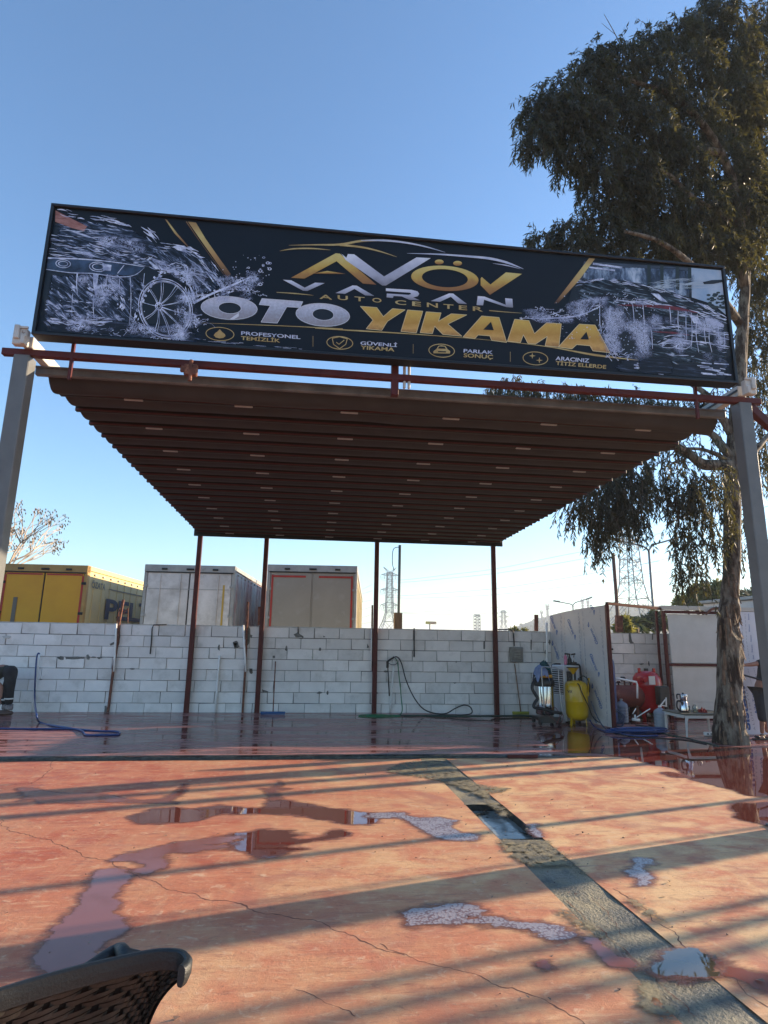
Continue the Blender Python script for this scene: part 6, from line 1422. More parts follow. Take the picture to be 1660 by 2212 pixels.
def word(s_, st, en, h, m, bold=.03):
    d = Vector((en[0]-st[0], en[1]-st[1], 0)).normalized(); dn = Vector((-d.y, d.x, 0))*h*1.25
    v, fs = textquad(s_, lambda x, y, k: kb(x, y), (st[0]-dn.x/2, st[1]-dn.y/2), (en[0]-dn.x/2, en[1]-dn.y/2), (st[0]+dn.x/2, st[1]+dn.y/2), m, '', 0, bold)
    m.add(v, fs)
def dropm(x, y, rx, ry, up):
    pts = [(x+rx*math.sin(a)*(1 if math.cos(a)*up < .3 else .6), y+ry*math.cos(a)*(1.0 if math.cos(a)*up < .3 else 1.5)) for a in [i*math.pi/8 for i in range(16)]]
    v = [kb(*p_) for p_ in pts]+[kb(x+(p_[0]-x)*.25, y+(p_[1]-y)*.3) for p_ in pts]; pr_b.add(v, [(i, (i+1) % 16, 16+(i+1) % 16, 16+i) for i in range(16)])
for st, en, dr in (((282, 300), (352, 500), (372, 550)), ((552, 350), (640, 585), (660, 625)), ((905, 895), (1012, 1165), (1037, 1215)), ((900, 130), (950, 190), (962, 232))):
    word('Glasroc' if en[1]-st[1] > 100 else 'oc', st, en, 34, pr_b); dropm(*dr, 14, 34, 1)
    word('GLASROC X PLATEN', (st[0]-10, st[1]+120), (en[0]-30, en[1]+20), 9, pr_g, 0)
for en, st, dr in (((325, 775), (398, 985), (305, 735)), ((905, 500), (1012, 745), (873, 442)), ((965, 1470), (1082, 1765), (936, 1412))):
    word('Glasroc', st, en, 34, pr_b); dropm(*dr, 14, 34, -1)
    word('GLASROC X PLATEN', (st[0]+15, st[1]-60), (en[0]+30, en[1]-60), 9, pr_g, 0)
word('Glas', (955, 1890), (1010, 1990), 30, pr_b)
rr = random.Random(6)
for (x0, y0, x1, y1) in ((425, 262, 455, 1000), (440, 300, 466, 1000), (490, 320, 512, 980), (712, 245, 748, 1000), (730, 330, 760, 1040), (780, 230, 850, 1330), (800, 560, 848, 1400), (1050, 180, 1110, 960), (1085, 380, 1150, 1500), (1120, 1000, 1175, 2050), (745, 900, 770, 1030), (1155, 1400, 1172, 1900)):
    u = 0
    while u < 1:
        l_ = rr.uniform(.02, .07); a, b = u, min(u+l_, 1); X = lambda t: x0+(x1-x0)*t; Y = lambda t: y0+(y1-y0)*t
        w_ = rr.choice((3, 4, 6)); pr_g.add([kb(X(a)-w_/2, Y(a)), kb(X(a)+w_/2, Y(a)), kb(X(b)+w_/2, Y(b)), kb(X(b)-w_/2, Y(b))], [(0, 1, 2, 3)]); u = b+rr.uniform(.01, .05)
pr_b.part('lettering', m_bprint, board, world=True, kind='stuff'); pr_g.part('small_print', m_bprint2, board, world=True, kind='stuff')
# opening frame and the second booth
B2 = Vector((8.55, 13.85, 0)); H2 = 2.57
booth = thing('white_booth', 'white panelled booth with a red-brown steel frame behind the plastic table', 'booth', tuple(B2))
W2 = 2.5
for z0, z1 in ((.05, .40), (.405, 1.235), (1.31, 2.48)): MB().box((W2/2+.1, .03, (z0+z1)/2), (W2-.06, .03, z1-z0), ch=.003).part('wall_panel', mat('white_booth_panel', (.60, .58, .54), .6, c2=(.54, .52, .48), scale=3, bump=.06, bscale=120), booth)
MB().box((W2/2, -.03, 2.63), (W2+.16, .12, .10), ch=.005).part('roof_edge', mat('cream_roof_sheet', (.52, .48, .42), .6), booth)
MB().box((W2/2+.1, .5, 2.66), (W2-.1, .9, .04), ch=.005).part('roof', mat('cream_roof_sheet', (.52, .48, .42), .6), booth)
MB().box((W2/2+.05, -.005, 2.53), (W2+.02, .06, .07), ch=.004).part('frame_bar', m_redpaint, booth)
MB().box((W2/2+.05, -.002, 1.27), (W2+.0, .05, .06), ch=.004).part('frame_bar', m_redpaint, booth)
MB().box((W2/2+.05, .0, .02), (W2, .05, .05), ch=.004).part('frame_bar', m_redpaint, booth)
MB().box((0, 0, 1.28), (.07, .07, 2.56), ch=.004).part('frame_post', m_redpaint, booth); MB().box((-.06, .20, 1.28), (.05, .05, 2.56), ch=.004).part('frame_post', m_redpaint, booth)
a_ = Vector((A.x+.035, A.y-.04, 2.60)); b_ = Vector((B2.x-.02, B2.y, H2+.03))
tag(MB().beam(a_, b_, .06, .06).part('steel_bar', mat('dark_rust_bar', (.07, .028, .022), .9, spec=.1)), 'red-brown steel bar bridging the top of the booth opening', 'steel bar')
q = [P(*k3(x, y), 13.70) for x, y in ((510, 165), (430, 160), (370, 178), (330, 210), (290, 240))]
tag(MB().tube(bez(q, 5), [.03]*20+[.045], 8).part('dead_branch', m_rust, smooth=True), 'curved brown stub poking out beside the trunk over the booth frame', 'branch')
# printed sheet at the right
sx0, sx1 = G(*k3(800, 2025)).x, G(*k3(1185, 2015)).x+.12; SYs = 11.5
sheet_t = thing('printed_sheet', 'tall white sheet with big blue upward lettering right of the trunk', 'sheet', ((sx0+sx1)/2, SYs, 0))
zt_ = P(*k3(900, 216), SYs).z
MB().box((0, .02, zt_/2+.01), (sx1-sx0, .03, zt_-.02), ch=.004).part('sheet', mat('sheet_white', (.62, .63, .68), .5, c2=(.55, .56, .62), scale=2), sheet_t)
def ks(x, y, k=0): p_ = P(*k3(x, y), SYs+.002); return p_
def stext2(s_, TL, TR, BLc, bold, m):
    v, fs = textquad(s_, lambda x, y, k: ks(x, y), TL, TR, BLc, None, '', 0, bold); MB().add(v, fs).part('lettering', m, sheet_t, world=True)
m_sb = mat('deep_blue_print', (.03, .10, .30), .5)
stext2('Sistem', (835, 1935), (745, 1300), (945, 1925), .035, m_sb)
stext2('A L Ü M İ N Y U M', (980, 1930), (850, 1310), (1012, 1928), .0, m_bprint2); stext2('Aile Tamk', (1005, 1700), (930, 1310), (1040, 1690), .01, m_sb)
for x0, y0, x1, y1, s_ in ((895, 330, 925, 240, 'Sistem'), (905, 500, 935, 395, 'Sistem'), (930, 645, 955, 550, 'Sistem'), (945, 800, 970, 690, 'Sistem'), (965, 900, 985, 840, 'Sist')):
    stext2(s_, (x0+6, y0), (x0, y1), (x0+26, y0), .01, m_sb)
for x0, y0, x1, y1 in ((805, 330, 850, 900), (830, 560, 870, 940), (855, 240, 880, 620), (880, 640, 930, 1000), (985, 1030, 1040, 1260), (900, 1040, 950, 1260)):
    mb = MB(); u = 0
    while u < 1:
        l_ = rr.uniform(.04, .12); a, b = u, min(1, u+l_); mb.add([ks(x0+(x1-x0)*a-2, y0+(y1-y0)*a), ks(x0+(x1-x0)*a+3, y0+(y1-y0)*a), ks(x0+(x1-x0)*b+3, y0+(y1-y0)*b), ks(x0+(x1-x0)*b-2, y0+(y1-y0)*b)], [(0, 1, 2, 3)]); u = b+.05
    mb.part('small_print', m_bprint2, sheet_t, world=True, kind='stuff')
for x, y in ((905, 1995), (975, 2000)): stext2('A', (x-12, y+8), (x-12, y-8), (x+12, y+8), .02, m_sb)
# a second white sheet behind it
tag(MB().box((sx1+.32, SYs+.35, 1.1), (.9, .03, 2.2), ch=.004).part('white_sheet', m_board), 'plain white sheet leaning behind the lettered one at the right edge', 'sheet')
# ------------------------------------------------------------------ equipment
# vacuum cleaner
v0 = G(*k4(440, 1250)); vac = thing('wet_vacuum', 'steel-drum wet vacuum cleaner on a black trolley with a cloth on top', 'vacuum cleaner', (v0.x, v0.y+.1, 0))
m_chrome = mat('polished_steel', (.62, .62, .62), .16, metal=1.0, c2=(.5, .5, .5), scale=3)
MB().lathe([(.185, .20), (.205, .22), (.20, .45), (.195, .80), (.19, .82)], seg=40).part('drum', m_chrome, vac, smooth=True)
MB().lathe([(.10, .19), (.215, .80), (.225, .83), (.225, .90), (.19, .97), (.17, .99)][1:], seg=36).part('motor_head', m_blackp, vac, smooth=True)
MB().lathe([(.175, .985), (.18, 1.0), (.18, 1.035), (.17, 1.05)], seg=36).part('yellow_band', mat('amber_plastic', (.55, .25, .02), .4), vac, smooth=True)
MB().lathe([(.165, 1.045), (.15, 1.10), (.10, 1.14), (.03, 1.15)], seg=30).part('head_cap', m_blackp, vac, smooth=True)
MB().box((0, 0, .12), (.44, .42, .07), ch=.02).part('trolley_base', m_blackp, vac)
mb = MB()
mb.prism([(-.25, -.26), (.25, -.26), (.22, -.17), (-.22, -.17)], .05, .17); mb.part('front_skirt', m_blackp, vac)
for x, y in ((-.21, -.22), (.23, -.2), (-.2, .2), (.22, .2)):
    MB().lathe([(.03, -.02), (.07, -.02), (.075, 0), (.07, .02), (.03, .02)], (x, y, .075), 16, Matrix.Rotation(rad(90), 3, 'Y')).part('wheel', m_blackp, vac)
MB().tube(bez([(-.12, -.25, .24), (-.14, -.25, .8), (-.15, -.25, 1.16), (-.10, -.25, 1.22), (.05, -.25, 1.215), (.2, -.25, 1.20), (.23, -.25, 1.14), (.24, -.25, .8), (.28, -.25, .22)], 6), .013, 8).part('push_handle', m_steel, vac, smooth=True)
MB().tube(bez([(-.2, -.1, .98), (-.3, -.15, .9), (-.35, -.18, .76), (-.28, -.2, .62), (-.25, -.22, .55), (-.32, -.25, .48), (-.36, -.28, .38), (-.2, -.33, .35), (0, -.36, .30), (.18, -.34, .27), (.25, -.25, .25)], 6), .034, 10).part('suction_hose', m_black, vac, smooth=True)
MB().tube(bez([(-.02, -.24, .8), (-.05, -.26, .6), (-.10, -.27, .35), (-.12, -.27, .2)], 5), .007, 5).part('cable', m_black, vac)
MB().tube(bez([(.0, -.3, .25), (.06, -.3, .38), (.14, -.3, .34), (.2, -.3, .2), (.12, -.3, .03), (.2, -.3, .18), (.28, -.3, .22), (.2, -.3, .05), (-.05, -.3, .22)], 6), .006, 5).part('red_cable', mat('dark_red_cable', (.14, .02, .02), .5), vac)
# cloths on top: draped crumpled sheets
def cloth(name, label, c, w_, d_, hgt, m, seed, cat='cloth'):
    n = 18; vs = []
    for j in range(n+1):
        for i in range(n+1):
            u, v = i/n-.5, j/n-.5; r_ = math.hypot(u, v)*2
            vs.append((u*w_*(1-.25*max(0, r_-.6)), v*d_*(1-.25*max(0, r_-.6)), hgt*(1-r_**2*1.5)*.5+.05*noise.noise(Vector((u*7, v*7, seed)))*1.4+.03*noise.noise(Vector((u*16, v*16, seed)))))
    o = MB().add(vs, [(j*(n+1)+i, j*(n+1)+i+1, (j+1)*(n+1)+i+1, (j+1)*(n+1)+i) for j in range(n) for i in range(n)]).part(name, m, smooth=True, loc=c) if False else None
    mb = MB(); mb.add(vs, [(j*(n+1)+i, j*(n+1)+i+1, (j+1)*(n+1)+i+1, (j+1)*(n+1)+i) for j in range(n) for i in range(n)])
    o = mb.part(name, m, smooth=True); o.location = c; return tag(o, label, cat)
cloth('blue_cloth', 'pale blue cloth draped over the left of the vacuum head', (v0.x-.09, v0.y+.05, 1.12), .36, .40, .26, mat('pale_blue_cloth', (.22, .27, .42), .9, c2=(.14, .18, .30), scale=9), 1)
cloth('teal_cloth', 'dark teal cloth crumpled on top of the vacuum cleaner', (v0.x+.02, v0.y+.12, 1.22), .30, .3, .22, mat('teal_cloth', (.015, .09, .10), .9, c2=(.01, .03, .04), scale=9), 2)
# foam tank
y0_ = G(*k4(930, 1270)); ft = thing('foam_tank', 'yellow foam tank on legs with a yellow funnel on top', 'tank', (y0_.x+.05, y0_.y+.1, 0))
m_yel = mat('yellow_enamel', (.57, .345, .008), .28, c2=(.50, .30, .01), scale=3, coat=.3, c3=(.30, .22, .03), s3=5, t3=(.64, .78))
MB().lathe([(.02, .09), (.14, .11), (.215, .17), (.238, .25), (.242, .50), (.246, .505), (.242, .51), (.242, .78), (.235, .84), (.20, .90), (.12, .935), (.03, .945)], seg=48).part('tank_body', m_yel, ft, smooth=True)
for a in (200, 330, 90):
    c_, s__ = math.cos(rad(a)), math.sin(rad(a)); MB().beam((c_*.17, s__*.17, .16), (c_*.19, s__*.19, 0), .05, .02, upv=(c_, s__, 0)).part('leg', m_yel, ft)
MB().lathe([(.02, 1.07), (.03, 1.09), (.12, 1.20), (.135, 1.215), (.128, 1.215), (.115, 1.195), (.02, 1.085)], (-.06, -.02, 0), 28).part('funnel', m_yel, ft, smooth=True)
MB().lathe([(.132, 1.205), (.138, 1.21), (.138, 1.222), (.131, 1.222)], (-.06, -.02, 0), 28).part('funnel_rim', mat('brown_rim', (.07, .04, .01), .5), ft)
MB().tube([(-.06, -.02, .93), (-.06, -.02, 1.09)], .016, 8).part('neck_pipe', m_steel, ft)
mb = MB(); mb.tube([(.06, -.05, .93), (.06, -.05, .99)], .03, 10); mb.box((-.13, 0, .98), (.05, .04, .1), ch=.01); mb.part('valves', m_blackp, ft)
MB().tube(bez([(.07, -.05, 1.0), (.13, -.1, 1.04), (.19, -.18, .98), (.22, -.2, .85), (.25, -.12, .7)], 6), .012, 7).part('short_hose', m_black, ft, smooth=True)
MB().beam((.26, -.10, 1.0), (.22, -.1, .62), .035, .03).part('gun_bracket', m_yel, ft)
MB().tube(bez([(-.05, -.02, .93), (-.04, -.25, .86), (0, -.27, .72), (.08, -.27, .55), (.15, -.27, .40), (.22, -.22, .25), (.33, -.2, .12), (.5, -.25, .03)], 6), .011, 7).part('front_hose', m_black, ft, smooth=True)
v, fs = textquad('VX', lambda x, y, k: Vector((x, -.232, y)), (-.235, .74), (-.165, .74), (-.235, .68), None, '', 0, .03)
v = [Vector((p_.x, -math.sqrt(max(.2445**2-p_.x**2, 0)), p_.z)) for p_ in v]
MB().add(v, fs).part('lettering', m_blackp, ft)
# evaporative cooler
c0_ = Vector((5.80, 13.42, 0))
cool = thing('air_cooler', 'tall white evaporative air cooler with slatted grilles behind the vacuum cleaner', 'air cooler', (c0_.x, 13.42, 0), rad(-70))
m_cool = mat('cooler_plastic', (.66, .66, .67), .4, c2=(.58, .58, .60), scale=3); m_grill = mat('grille_dark', (.05, .05, .05), .6)
MB().box((0, 0, .65), (.40, .50, 1.20), ch=.02).part('housing', m_cool, cool)
MB().box((0, -.26, .35), (.34, .03, .52), ch=.01).part('front_door', m_cool, cool)
def grille(cx, cy, w_, z0, z1, axis, nb):
    mb = MB()
    if axis == 'y': mb.box((cx, cy, (z0+z1)/2), (w_, .012, z1-z0)); 
    else: mb.box((cx, cy, (z0+z1)/2), (.012, w_, z1-z0))
    mb.part('grille_mesh', m_grill, cool)
    for i in range(nb):
        z = z0+(z1-z0)*(i+.5)/nb; mb = MB()
        if axis == 'y': mb.box((cx, cy-.012, z), (w_, .02, (z1-z0)/nb*.42))
        else: mb.box((cx-.012, cy, z), (.02, w_, (z1-z0)/nb*.42))
        mb.part('slat', m_cool, cool)
grille(0, -.256, .33, .62, 1.15, 'y', 11)
grille(.206, -.04, .27, .50, 1.12, 'x', 2); 
MB().tube(bez([(-.19, -.2, 1.15), (-.21, -.22, 1.22), (-.15, -.2, 1.265), (-.05, -.1, 1.27)], 4), .018, 6).part('hose_end', m_black, cool)
MB().tube(bez([(.1, -.05, 1.27), (.2, .12, 1.27), (.225, .2, 1.25), (.235, .22, 1.1), (.235, .22, .7), (.24, .2, .45)], 5), .02, 7).part('black_hose', m_black, cool, smooth=True)
for x in (-.2, .2):
    for y in (-.15, .15): MB().tube([(x, y, 0), (x, y, .06)], .03, 10).part('castor', m_blackp, cool)
# bottles on the cooler
def cc_(x, y): return P(*k4(x, y), 13.38)
pb = cc_(728, 235); t = thing('pink_bottle', 'bottle of pink liquid on top of the air cooler', 'bottle', (pb.x, 13.36, 1.25))
MB().lathe([(.034, 0), (.038, .01), (.038, .19), (.02, .215), (.016, .23)], seg=18).part('bottle', mat('pink_liquid', (.50, .14, .22), .25, c2=(.55, .2, .28), scale=9), t, smooth=True)
MB().lathe([(.02, .228), (.02, .26), (.012, .27)], seg=12).part('cap', m_blackp, t)
def sprayer(label, x, col, dx, sc_=1.0):
    p_ = cc_(x, 230); t = thing('spray_bottle', label, 'spray bottle', (p_.x, 13.36, 1.25))
    MB().lathe([(.04*sc_, 0), (.045*sc_, .02), (.045*sc_, .12), (.018, .18), (.016, .22)], seg=16).part('bottle', col, t, smooth=True)
    mb = MB(); mb.beam((-.02*dx, 0, .235), (.08*dx, 0, .25), .03, .035, ch=.006); mb.tube([(.05*dx, 0, .235), (.035*dx, 0, .17)], .008, 6); mb.part('trigger_head', m_blackp, t); return t
sprayer('black spray bottle standing next to the pink bottle', 795, m_blackp, -1, 1.1); sprayer('pale spray bottle at the back on the air cooler', 838, mat('pale_bottle', (.5, .5, .52), .4), 1)
t = thing('small_tub', 'small black tub on the air cooler, right of the spray bottles', 'tub', (cc_(850, 235).x, 13.32, 1.25)); MB().lathe([(.05, 0), (.06, .01), (.062, .07), (.055, .07)], seg=18).part('tub', m_blackp, t)
MB().tube([(0, 0, .07), (-.02, 0, .10)], .012, 8).part('lid_knob', m_blackp, t)
# blue gas cylinder
gb = G(*k4(1530, 1040)); gx = P(*k1(1228, 1500), 13.25).x
t = thing('gas_cylinder', 'tall blue gas cylinder with a pale neck behind the booth frame post', 'gas cylinder', (gx, 13.25, 0))
MB().lathe([(.11, 0), (.115, .02), (.115, 1.25), (.10, 1.36), (.06, 1.43), (.035, 1.45)], seg=28).part('body', mat('blue_enamel', (.012, .05, .20), .35, c2=(.02, .04, .12), scale=4), t, smooth=True)
MB().lathe([(.062, 1.40), (.04, 1.47), (.03, 1.50), (.03, 1.58)], seg=18).part('neck', m_pvc, t, smooth=True)
mb = MB(); mb.box((0, -.02, 1.62), (.10, .08, .09), ch=.015); mb.tube([(.05, 0, 1.62), (.11, 0, 1.62)], .022, 8); mb.part('valve', m_blackp, t)
# horizontal rusty tank
q = P(*k2(300, 770), 13.7); t = thing('horizontal_tank', 'rust-red horizontal tank lying between the blue cylinder and red pressure tank', 'tank', (q.x, 13.7, 0))
rT = 230/5.533*.54894/ppm(13.7)
MB().lathe([(.05, -.62), (rT*.7, -.60), (rT*.95, -.52), (rT, -.45), (rT, .30), (rT*.95, .38), (rT*.7, .45), (.05, .48)], (0, 0, q.z), 36, Matrix.Rotation(rad(90), 3, 'Y')).part('shell', mat('red_primer', (.20, .045, .03), .6, c2=(.12, .03, .025), scale=5, c3=(.26, .10, .07), s3=3), t, smooth=True)
for x in (-.35, .25): MB().box((x, 0, (q.z-rT+.06)/2), (.06, .30, q.z-rT+.06)).part('foot', m_rust, t)
mb = MB()
for x, h in ((-.30, .1), (-.1, .07), (.05, .15), (.2, .06)): mb.tube([(x, 0, q.z+rT-.02), (x, 0, q.z+rT+h)], .02, 7); mb.box((x, 0, q.z+rT+h), (.07, .05, .04), ch=.008)
mb.part('fittings', m_rust, t)
mb = MB(); mb.tube([(-.55, -.02, q.z+rT+.05), (.2, -.02, q.z+rT+.05)], .012, 6); mb.part('air_line', m_blackp, t)
gq = P(*k2(285, 400), 13.6)-t.location; MB().box(gq, (.10, .06, .11), ch=.012).part('pressure_switch', m_blackp, t)
# vertical red pressure tank
q = P(*k2(828, 700), 13.75); rV = 300/5.533*.54894/ppm(13.75); zt2 = P(*k2(828, 215), 13.75).z
t = thing('pressure_tank', 'large upright glossy red pressure tank with lugs and a white label', 'tank', (q.x, 13.75, 0))
m_rt = mat('glossy_red', (.40, .012, .014), .22, c2=(.32, .012, .014), scale=2, coat=.3)
MB().lathe([(.05, .17), (rV*.6, .19), (rV*.93, .30), (rV, .40), (rV*1.0, .80), (rV*1.008, .805), (rV, .81), (rV, zt2-.28), (rV*.95, zt2-.16), (rV*.75, zt2-.06), (rV*.4, zt2-.01), (.03, zt2)], seg=44).part('shell', m_rt, t, smooth=True)
for a in (215, 325, 90): c_, s__ = math.cos(rad(a)), math.sin(rad(a)); MB().beam((c_*rV*.75, s__*rV*.75, .3), (c_*rV*.8, s__*rV*.8, 0), .08, .02, upv=(c_, s__, 0)).part('leg', m_rt, t)
for x in (-.62, .52): MB().box((rV*x, -.05, zt2+.0), (.075, .03, .12), ch=.012).part('lifting_lug', m_rt, t)
MB().tube([(0, 0, zt2-.02), (0, 0, zt2+.05)], .05, 12).part('top_cap', m_blackp, t)
lz = P(*k2(775, 425), 13.45).z; MB().box((-.06, -rV-.002, lz), (.15, .012, .19)).part('label_plate', mat('label_white', (.62, .60, .57), .5), t)
mb = MB(); mb.lathe([(.05, -.03), (.06, 0), (.05, .03)], (-.22, -rV*.93, lz), 14, Matrix.Rotation(rad(90), 3, 'X')); mb.box((-.29, -rV*.86, lz+.02), (.08, .06, .12), ch=.02); mb.part('flange', m_rt, t)
# white supply pipe
W = [P(*k2(x, y), 13.35) for x, y in ((60, 380), (200, 390), (400, 430), (580, 462), (600, 520), (600, 650), (602, 820))]
tag(MB().tube(W, .022, 8).part('white_pipe', m_pvc, smooth=True), 'white pipe running from the blue cylinder and down before the red tank', 'pipe', gw)
# carboys
m_jug = mat('smoky_blue_plastic', (.14, .16, .22), .15, c2=(.20, .22, .27), scale=5, spec=.6); m_jug2 = mat('clear_blue_plastic', (.26, .30, .35), .18, c2=(.20, .24, .29), scale=4)
def carboy(label, x, yb, Y, r_, h, m, lying=False, pump=False):
    p_ = G(*k2(x, yb)); t = thing('water_carboy', label, 'water carboy', (p_.x, p_.y+r_, 0), 0, 'plastic water carboys')
    pr_ = [(r_*.9, 0), (r_, .02)]
    for i in range(5): z = h*(.08+.13*i); pr_ += [(r_, z), (r_*.95, z+h*.03), (r_, z+h*.06)]
    pr_ += [(r_, h*.74), (r_*.85, h*.83), (r_*.35, h*.92), (r_*.22, h*.94), (r_*.22, h)]
    MB().lathe(pr_, seg=28).part('bottle', m, t, smooth=True)
    MB().lathe([(r_*.26, h*.975), (r_*.26, h*1.03), (r_*.1, h*1.035)], seg=14).part('cap', m_pvc if not pump else m_steel, t); return t
carboy('smoky blue water carboy in front of the rust-red tank', 350, 1365, 0, .145, .50, m_jug, pump=True)
carboy('pale empty water carboy tucked behind the smoky one', 165, 1230, 0, .10, .42, m_jug2); carboy('clear blue water carboy at the foot of the white booth post', 1210, 1515, 0, .135, .46, m_jug2)
# pump
q = G(*k2(700, 1235)); t = thing('water_pump', 'orange and black water pump on a stand between the tanks', 'pump', (q.x, q.y+.25, 0)); b_ = t.location
zp = P(*k2(700, 940), b_.y).z
MB().lathe([(.11, -.09), (.12, -.08), (.12, .09), (.10, .10)], (.0, 0, zp), 24).part('motor_housing', mat('orange_enamel', (.50, .17, .01), .4), t, smooth=True)
MB().lathe([(.115, .10), (.12, .11), (.115, .19), (.06, .21)], (0, 0, zp), 24).part('motor_cap', m_blackp, t, smooth=True)
mb = MB(); mb.box((-.17, -.02, zp+.02), (.14, .12, .16), ch=.02); mb.box((-.24, -.02, zp+.14), (.10, .06, .05), ch=.01); mb.part('pump_head', m_blackp, t)
mb = MB(); mb.box((.02, 0, zp-.17), (.50, .24, .10), ch=.03); mb.lathe([(.13, -.12), (.14, .12)], (.1, .02, zp-.28), 18, Matrix.Rotation(rad(90), 3, 'Y')); mb.part('base', mat('greasy_metal', (.035, .035, .033), .5, c2=(.10, .09, .08), scale=9), t)
for x in (-.18, .0, .2): MB().tube([(x, -.05, 0), (x, -.05, zp-.16)], .02, 7).part('stand_leg', m_rust if x else m_steel, t)
# post with switch box
q = G(*k2(950, 1290)); t = thing('switch_post', 'grey switch box on a short post with a yellow cable', 'electrical box', (q.x, q.y, 0)); b_ = t.location
zb1, zb2_ = P(*k2(905, 930), q.y).z, P(*k2(905, 700), q.y).z; xb = P(*k2(905, 800), q.y).x-b_.x
MB().box((.01, .02, zb2_/2), (.06, .05, zb2_), ch=.004).part('post', m_rust, t)
MB().box((xb, -.05, (zb1+zb2_)/2), (.27, .10, zb2_-zb1), ch=.012).part('box', mat('switchbox_grey', (.30, .30, .28), .5, c2=(.24, .24, .22), scale=5), t)
MB().box((xb+.03, -.105, (zb1+zb2_)/2+.02), (.15, .015, (zb2_-zb1)*.7), ch=.004).part('box_lid', mat('switchbox_lid', (.16, .17, .16), .4), t)
m_ycab = mat('tan_cable', (.42, .30, .12), .5)
W = [P(*k2(x, y), q.y-.08) for x, y in ((870, 1110), (868, 900), (840, 780), (820, 680), (830, 610), (870, 560), (930, 535), (1000, 525), (1060, 545), (1100, 600), (1160, 590), (1190, 600))]
hose('yellow_hose', W, .014, m_ycab, 'yellow hose arching over the switch box towards the red post', n=5)
mb = MB(); 
for (a, b) in (((930, 525), (1060, 535)), ((1060, 535), (1180, 610)), ((1150, 530), (1080, 610))): mb.beam(P(*k2(*a), q.y-.06), P(*k2(*b), q.y-.06), .035, .04, ch=.008)
tag(mb.part('hose_gun', mat('tan_plastic', (.44, .33, .13), .5, c2=(.2, .13, .05), scale=20)), 'tan hose gun resting by the red-brown frame post', 'hose gun')
tag(MB().box(P(*k2(905, 1125), q.y-.05), (.09, .06, .10), ch=.012).part('yellow_plug', mat('yellow_plastic', (.52, .40, .10), .5)), 'small yellow socket hanging under the grey switch box', 'socket')
# tyres, crate
q = G(*k2(1090, 1320)); t = thing('tyre', 'black tyre leaning beside the clear water carboy', 'tyre', (q.x+.05, q.y+.05, .27), rad(25))
MB().lathe([(.15, -.08), (.24, -.09), (.27, -.05), (.27, .05), (.24, .09), (.15, .08), (.14, 0), (.15, -.08)], (0, 0, 0), 28, Matrix.Rotation(rad(80), 3, 'X')).part('tyre', m_black, t, smooth=True)
MB().lathe([(.02, -.03), (.15, -.04), (.15, .04), (.02, .03)], (0, 0, 0), 20, Matrix.Rotation(rad(80), 3, 'X')).part('rim', m_rust, t)
tag(MB().box(P(*k2(1150, 760), 13.3), (.24, .22, .42), ch=.02).part('dark_canister', mat('dark_canister', (.07, .065, .06), .6, c2=(.04, .035, .03), scale=7)), 'dark square canister hanging behind the red-brown post', 'canister')
mb = MB(); Y_ = 12.9
W = [((1000, 1115), (1215, 840)), ((1130, 970), (1245, 992)), ((1228, 800), (1232, 975))]
for a, b in W: mb.beam(P(*k2(*a), Y_), P(*k2(*b), Y_), .022, .02)
tag(mb.part('leaning_rack', m_pvc), 'white tubular frame leaning on the red-brown booth post', 'frame')
pipes = [((495, 1275), (650, 1298), .032), ((550, 1290), (552, 1175), .018), ((580, 1235), (880, 1045), .012), ((500, 1160), (570, 1040), .012)]
for i, (a, b, r_) in enumerate(pipes):
    Yp_ = 12.75; A_, B_ = P(*k2(*a), Yp_), P(*k2(*b), Yp_); A_.z = max(A_.z, r_); B_.z = max(B_.z, r_)
    tag(MB().tube([A_, B_], r_, 12).part('loose_pipe', m_pvc, smooth=True), ['thick white pipe offcut lying on the booth floor', 'short upright white pipe stub on the floor offcut', 'thin white pipe sloping up towards the switch box', 'short thin white pipe leaning under the pump'][i], 'pipe', 'loose white pipes on the booth floor')
# clutter on the booth floor
m_clut = mat('clutter_dark', (.04, .035, .03), .8, c2=(.12, .09, .06), scale=14)
for i, (x, y, a, b, c_) in enumerate(((800, 1285, .6, .12, .05), (960, 1325, .25, .1, .05), (1070, 1360, .22, .1, .06), (1060, 1430, .32, .14, .03), (640, 1220, .35, .2, .16), (1090, 1490, .3, .18, .03))):
    p_ = G(*k2(x, y)); tag(MB().box((p_.x, p_.y+.1, c_/2), (a, b, c_), rz=.1*i, ch=.01).part('scrap_piece', m_clut if i % 2 == 0 else m_rust), ['dark plank lying across the back of the booth floor', 'small rusty block on the booth floor by the post', 'rusty scrap lump in front of the tyre', 'flat dark scrap by the clear carboy', 'low rusty engine block under the orange pump', 'thin rusty plate nearest the clear carboy'][i], 'scrap')
# blue hose pile
def coil(label, c, rx, ry, z0, n, r_, m, seed, name='blue_hose', tilt=0):
    rg_ = random.Random(seed); pts = []
    for k in range(n):
        cx, cy = c[0]+rg_.gauss(0, rx*.16), c[1]+rg_.gauss(0, ry*.16); sx_, sy_ = rx*rg_.uniform(.6, 1.1), ry*rg_.uniform(.6, 1.1); z = z0+r_+r_*1.6*k*rg_.uniform(.3, .6)
        for i in range(10):
            a = 2*math.pi*i/10; x, y = cx+sx_*math.cos(a), cy+sy_*math.sin(a)
            pts.append(Vector((x, c[1]+(y-c[1])*math.cos(tilt), z+max(0, (y-c[1]+ry))*math.sin(tilt))))
    return tag(MB().tube(bez(pts, 3), r_, 6).part(name, m, smooth=True), label, 'hose')
p_ = G(*k2(500, 1590)); coil('heap of blue hose spilling out of the booth over the wet floor', (p_.x+.1, p_.y+.1), .62, .20, 0, 7, .014, m_bhose, 3)
